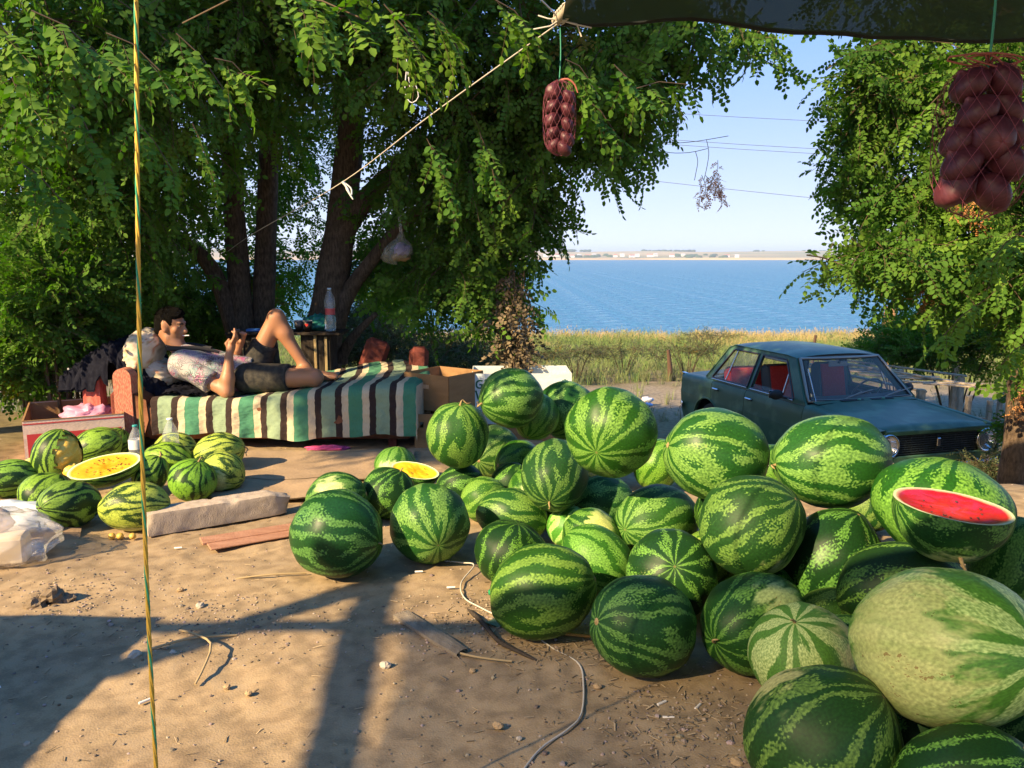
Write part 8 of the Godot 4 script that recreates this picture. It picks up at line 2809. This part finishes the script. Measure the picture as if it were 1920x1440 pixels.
		for x in [-0.4, 0.4]:
			part("overrider", box_mesh(Vector3(0.045, 0.16, 0.045), 0.012, Vector3(x, 0.45, zc + f * 0.02)), chrome, bp)
			part("overrider_pad", box_mesh(Vector3(0.04, 0.13, 0.02), 0.006, Vector3(x, 0.45, zc + f * 0.05)), rubber, bp)
	# cabin: seats with red panels and grey edges, dashboard, wheel, mirror
	for x in [-0.36, 0.36]:
		var seat := part("seat", box_mesh(Vector3(0.5, 0.16, 0.5), 0.04, Vector3(x, 0.55, 0.12)), greyc, o)
		part("seat_cover", box_mesh(Vector3(0.36, 0.02, 0.44), 0.008, Vector3(x, 0.636, 0.12)), red, seat)
		var bk := part("seat_back", box_mesh(Vector3(0.5, 0.66, 0.13), 0.05, Vector3(x, 0.9, -0.2), Basis(Vector3.RIGHT, -0.22)), greyc, o)
		part("seat_cover", box_mesh(Vector3(0.34, 0.6, 0.02), 0.008, Vector3(x, 0.915, -0.133), Basis(Vector3.RIGHT, -0.22)), red, bk)
	var bench := part("rear_seat", box_mesh(Vector3(1.2, 0.18, 0.46), 0.04, Vector3(0, 0.56, -0.78)), red, o)
	part("rear_backrest", box_mesh(Vector3(1.2, 0.5, 0.14), 0.05, Vector3(0, 0.84, -1.06), Basis(Vector3.RIGHT, -0.3)), red, bench)
	part("dashboard", box_mesh(Vector3(1.3, 0.16, 0.26), 0.04, Vector3(0, 0.875, 0.68)), mat("dash", Color(0.035, 0.032, 0.03), 0.6), o)
	st = begin()
	var wb := Basis(Vector3.RIGHT, -1.0)
	tube(st, ring(Vector3(0.36, 0.96, 0.46), wb * Vector3(0.19, 0, 0), wb * Vector3(0, 0, 0.19), 30), 0.011, 6, false)
	for a in [0.3, PI - 0.3]:
		tube(st, PackedVector3Array([Vector3(0.36, 0.945, 0.48), Vector3(0.36, 0.96, 0.46) + wb * Vector3(cos(a) * 0.19, 0, sin(a) * 0.19)]), 0.009, 5)
	tube(st, PackedVector3Array([Vector3(0.36, 0.95, 0.47), Vector3(0.36, 0.86, 0.6)]), 0.03, 8)
	part("steering_wheel", done(st), mat("wheel_ivory", Color(0.12, 0.11, 0.1), 0.4), o)
	var rm := part("cabin_mirror", box_mesh(Vector3(0.26, 0.06, 0.02), 0.008, Vector3(0, 1.29, 0.38)), mat("mirror_back", Color(0.35, 0.36, 0.34), 0.3), o)
	part("bracket", tube_mesh(PackedVector3Array([Vector3(0, 1.3, 0.39), Vector3(0, 1.36, 0.42)]), 0.014, 6), dark, rm)

# ================================================================ wooden racks behind the car
func make_rack() -> void:
	var grey := rough_mat("rack_wood", Color(0.28, 0.22, 0.145), Color(0.44, 0.36, 0.25), 0.25, 0.9, 0.6, 521, Vector3(1, 0.4, 1))
	var o := thing("wooden_rack", "weathered wooden rail rack of posts and slats behind the car bonnet", "wooden rack", Vector3(5.3, -1.2, -10.6))
	var c := o.position
	var post := func(x: float, z: float, h: float, w: float) -> void:
		part("post", bar_mesh(Vector3(x, -0.1, z) - Vector3(c.x, 0, c.z), Vector3(x + 0.01, h, z) - Vector3(c.x, 0, c.z), w, w, 0.006), grey, o)
	var rail := func(a: Vector3, b: Vector3, w: float) -> void:
		part("rail", bar_mesh(a - Vector3(c.x, 0, c.z), b - Vector3(c.x, 0, c.z), w, 0.025, 0.004), grey, o)
	for q in [[4.75, -11.9, 1.05, 0.08], [5.32, -11.2, 1.0, 0.08], [5.0, -9.95, 0.93, 0.085], [5.48, -9.75, 0.88, 0.06], [5.62, -9.55, 0.86, 0.05], [5.74, -9.55, 0.98, 0.05], [5.95, -10.8, 0.95, 0.07], [4.35, -12.6, 1.02, 0.07], [6.3, -11.6, 1.0, 0.07]]:
		post.call(q[0], q[1], q[2], q[3])
	for q in [[Vector3(3.9, 0.98, -12.9), Vector3(5.05, 0.9, -9.92), 0.06], [Vector3(4.3, 1.06, -12.6), Vector3(6.0, 0.97, -10.75), 0.05], [Vector3(4.35, 1.04, -12.5), Vector3(5.75, 0.98, -9.6), 0.05], [Vector3(4.9, 0.66, -9.95), Vector3(5.75, 0.62, -9.56), 0.06], [Vector3(4.4, 0.72, -10.9), Vector3(5.2, 0.6, -9.9), 0.1], [Vector3(5.0, 0.28, -9.95), Vector3(5.75, 0.42, -9.56), 0.1], [Vector3(4.6, 0.45, -11.7), Vector3(5.3, 0.4, -11.1), 0.08]]:
		rail.call(q[0], q[1], q[2])
	# loose slats laid across the top
	for i in 12:
		var t := i / 11.0
		var a := Vector3(lerpf(4.2, 5.1, t), 0.955 + 0.01 * (i % 3), lerpf(-12.2, -10.1, t))
		part("slat", bar_mesh(a - Vector3(c.x, 0, c.z), a + Vector3(0.75, 0.03 * sin(i * 2.0), 0.32 + 0.08 * sin(i * 1.3)) - Vector3(c.x, 0, c.z), 0.07, 0.018, 0.003), grey, o)

func _ready() -> void:
	# ---- camera
	var cam := Camera3D.new()
	cam.name = "camera"
	cam.fov = 50.0
	cam.near = 0.05
	cam.far = 6000.0
	cam.position = Vector3(0, 1.35, 0)
	cam.rotation_degrees = Vector3(-8.9, 0, 0)
	add_child(cam)
	# ---- sky, air, exposure
	var sky := ProceduralSkyMaterial.new()
	sky.sky_top_color = Color(0.22, 0.42, 0.67)
	sky.sky_horizon_color = Color(0.62, 0.645, 0.68)
	sky.sky_curve = 0.125
	sky.ground_bottom_color = Color(0.3, 0.26, 0.2)
	sky.ground_horizon_color = Color(0.6, 0.62, 0.62)
	sky.sun_angle_max = 50.0
	sky.sun_curve = 0.28
	var s := Sky.new()
	s.sky_material = sky
	var env := Environment.new()
	env.background_mode = Environment.BG_SKY
	env.sky = s
	env.background_energy_multiplier = 1.0
	env.tonemap_mode = Environment.TONE_MAPPER_LINEAR
	env.tonemap_exposure = 3.05
	env.sdfgi_enabled = true
	env.ssao_enabled = true
	env.ssil_enabled = true
	env.fog_enabled = true
	env.fog_density = 0.00028
	env.fog_light_color = Color(0.74, 0.82, 0.92)
	var we := WorldEnvironment.new()
	we.name = "air"
	we.environment = env
	add_child(we)
	# ---- sun: from the left, a little behind the camera
	var sun := DirectionalLight3D.new()
	sun.name = "sun"
	sun.light_energy = 1.3
	sun.light_color = Color(1.0, 0.88, 0.69)
	sun.light_angular_distance = 0.55
	sun.shadow_enabled = true
	add_child(sun)
	sun.look_at_from_position(Vector3.ZERO, Vector3(0.655, -0.53, -0.54), Vector3.UP)
	# ---- the place, large to small
	make_ground()
	make_water()
	make_far_shore()
	make_melons()
	make_sofa()
	make_person()
	make_table()
	make_cartons()
	make_clutter()
	make_trees()
	make_meadow()
	make_stall()
	make_car()
	make_rack()
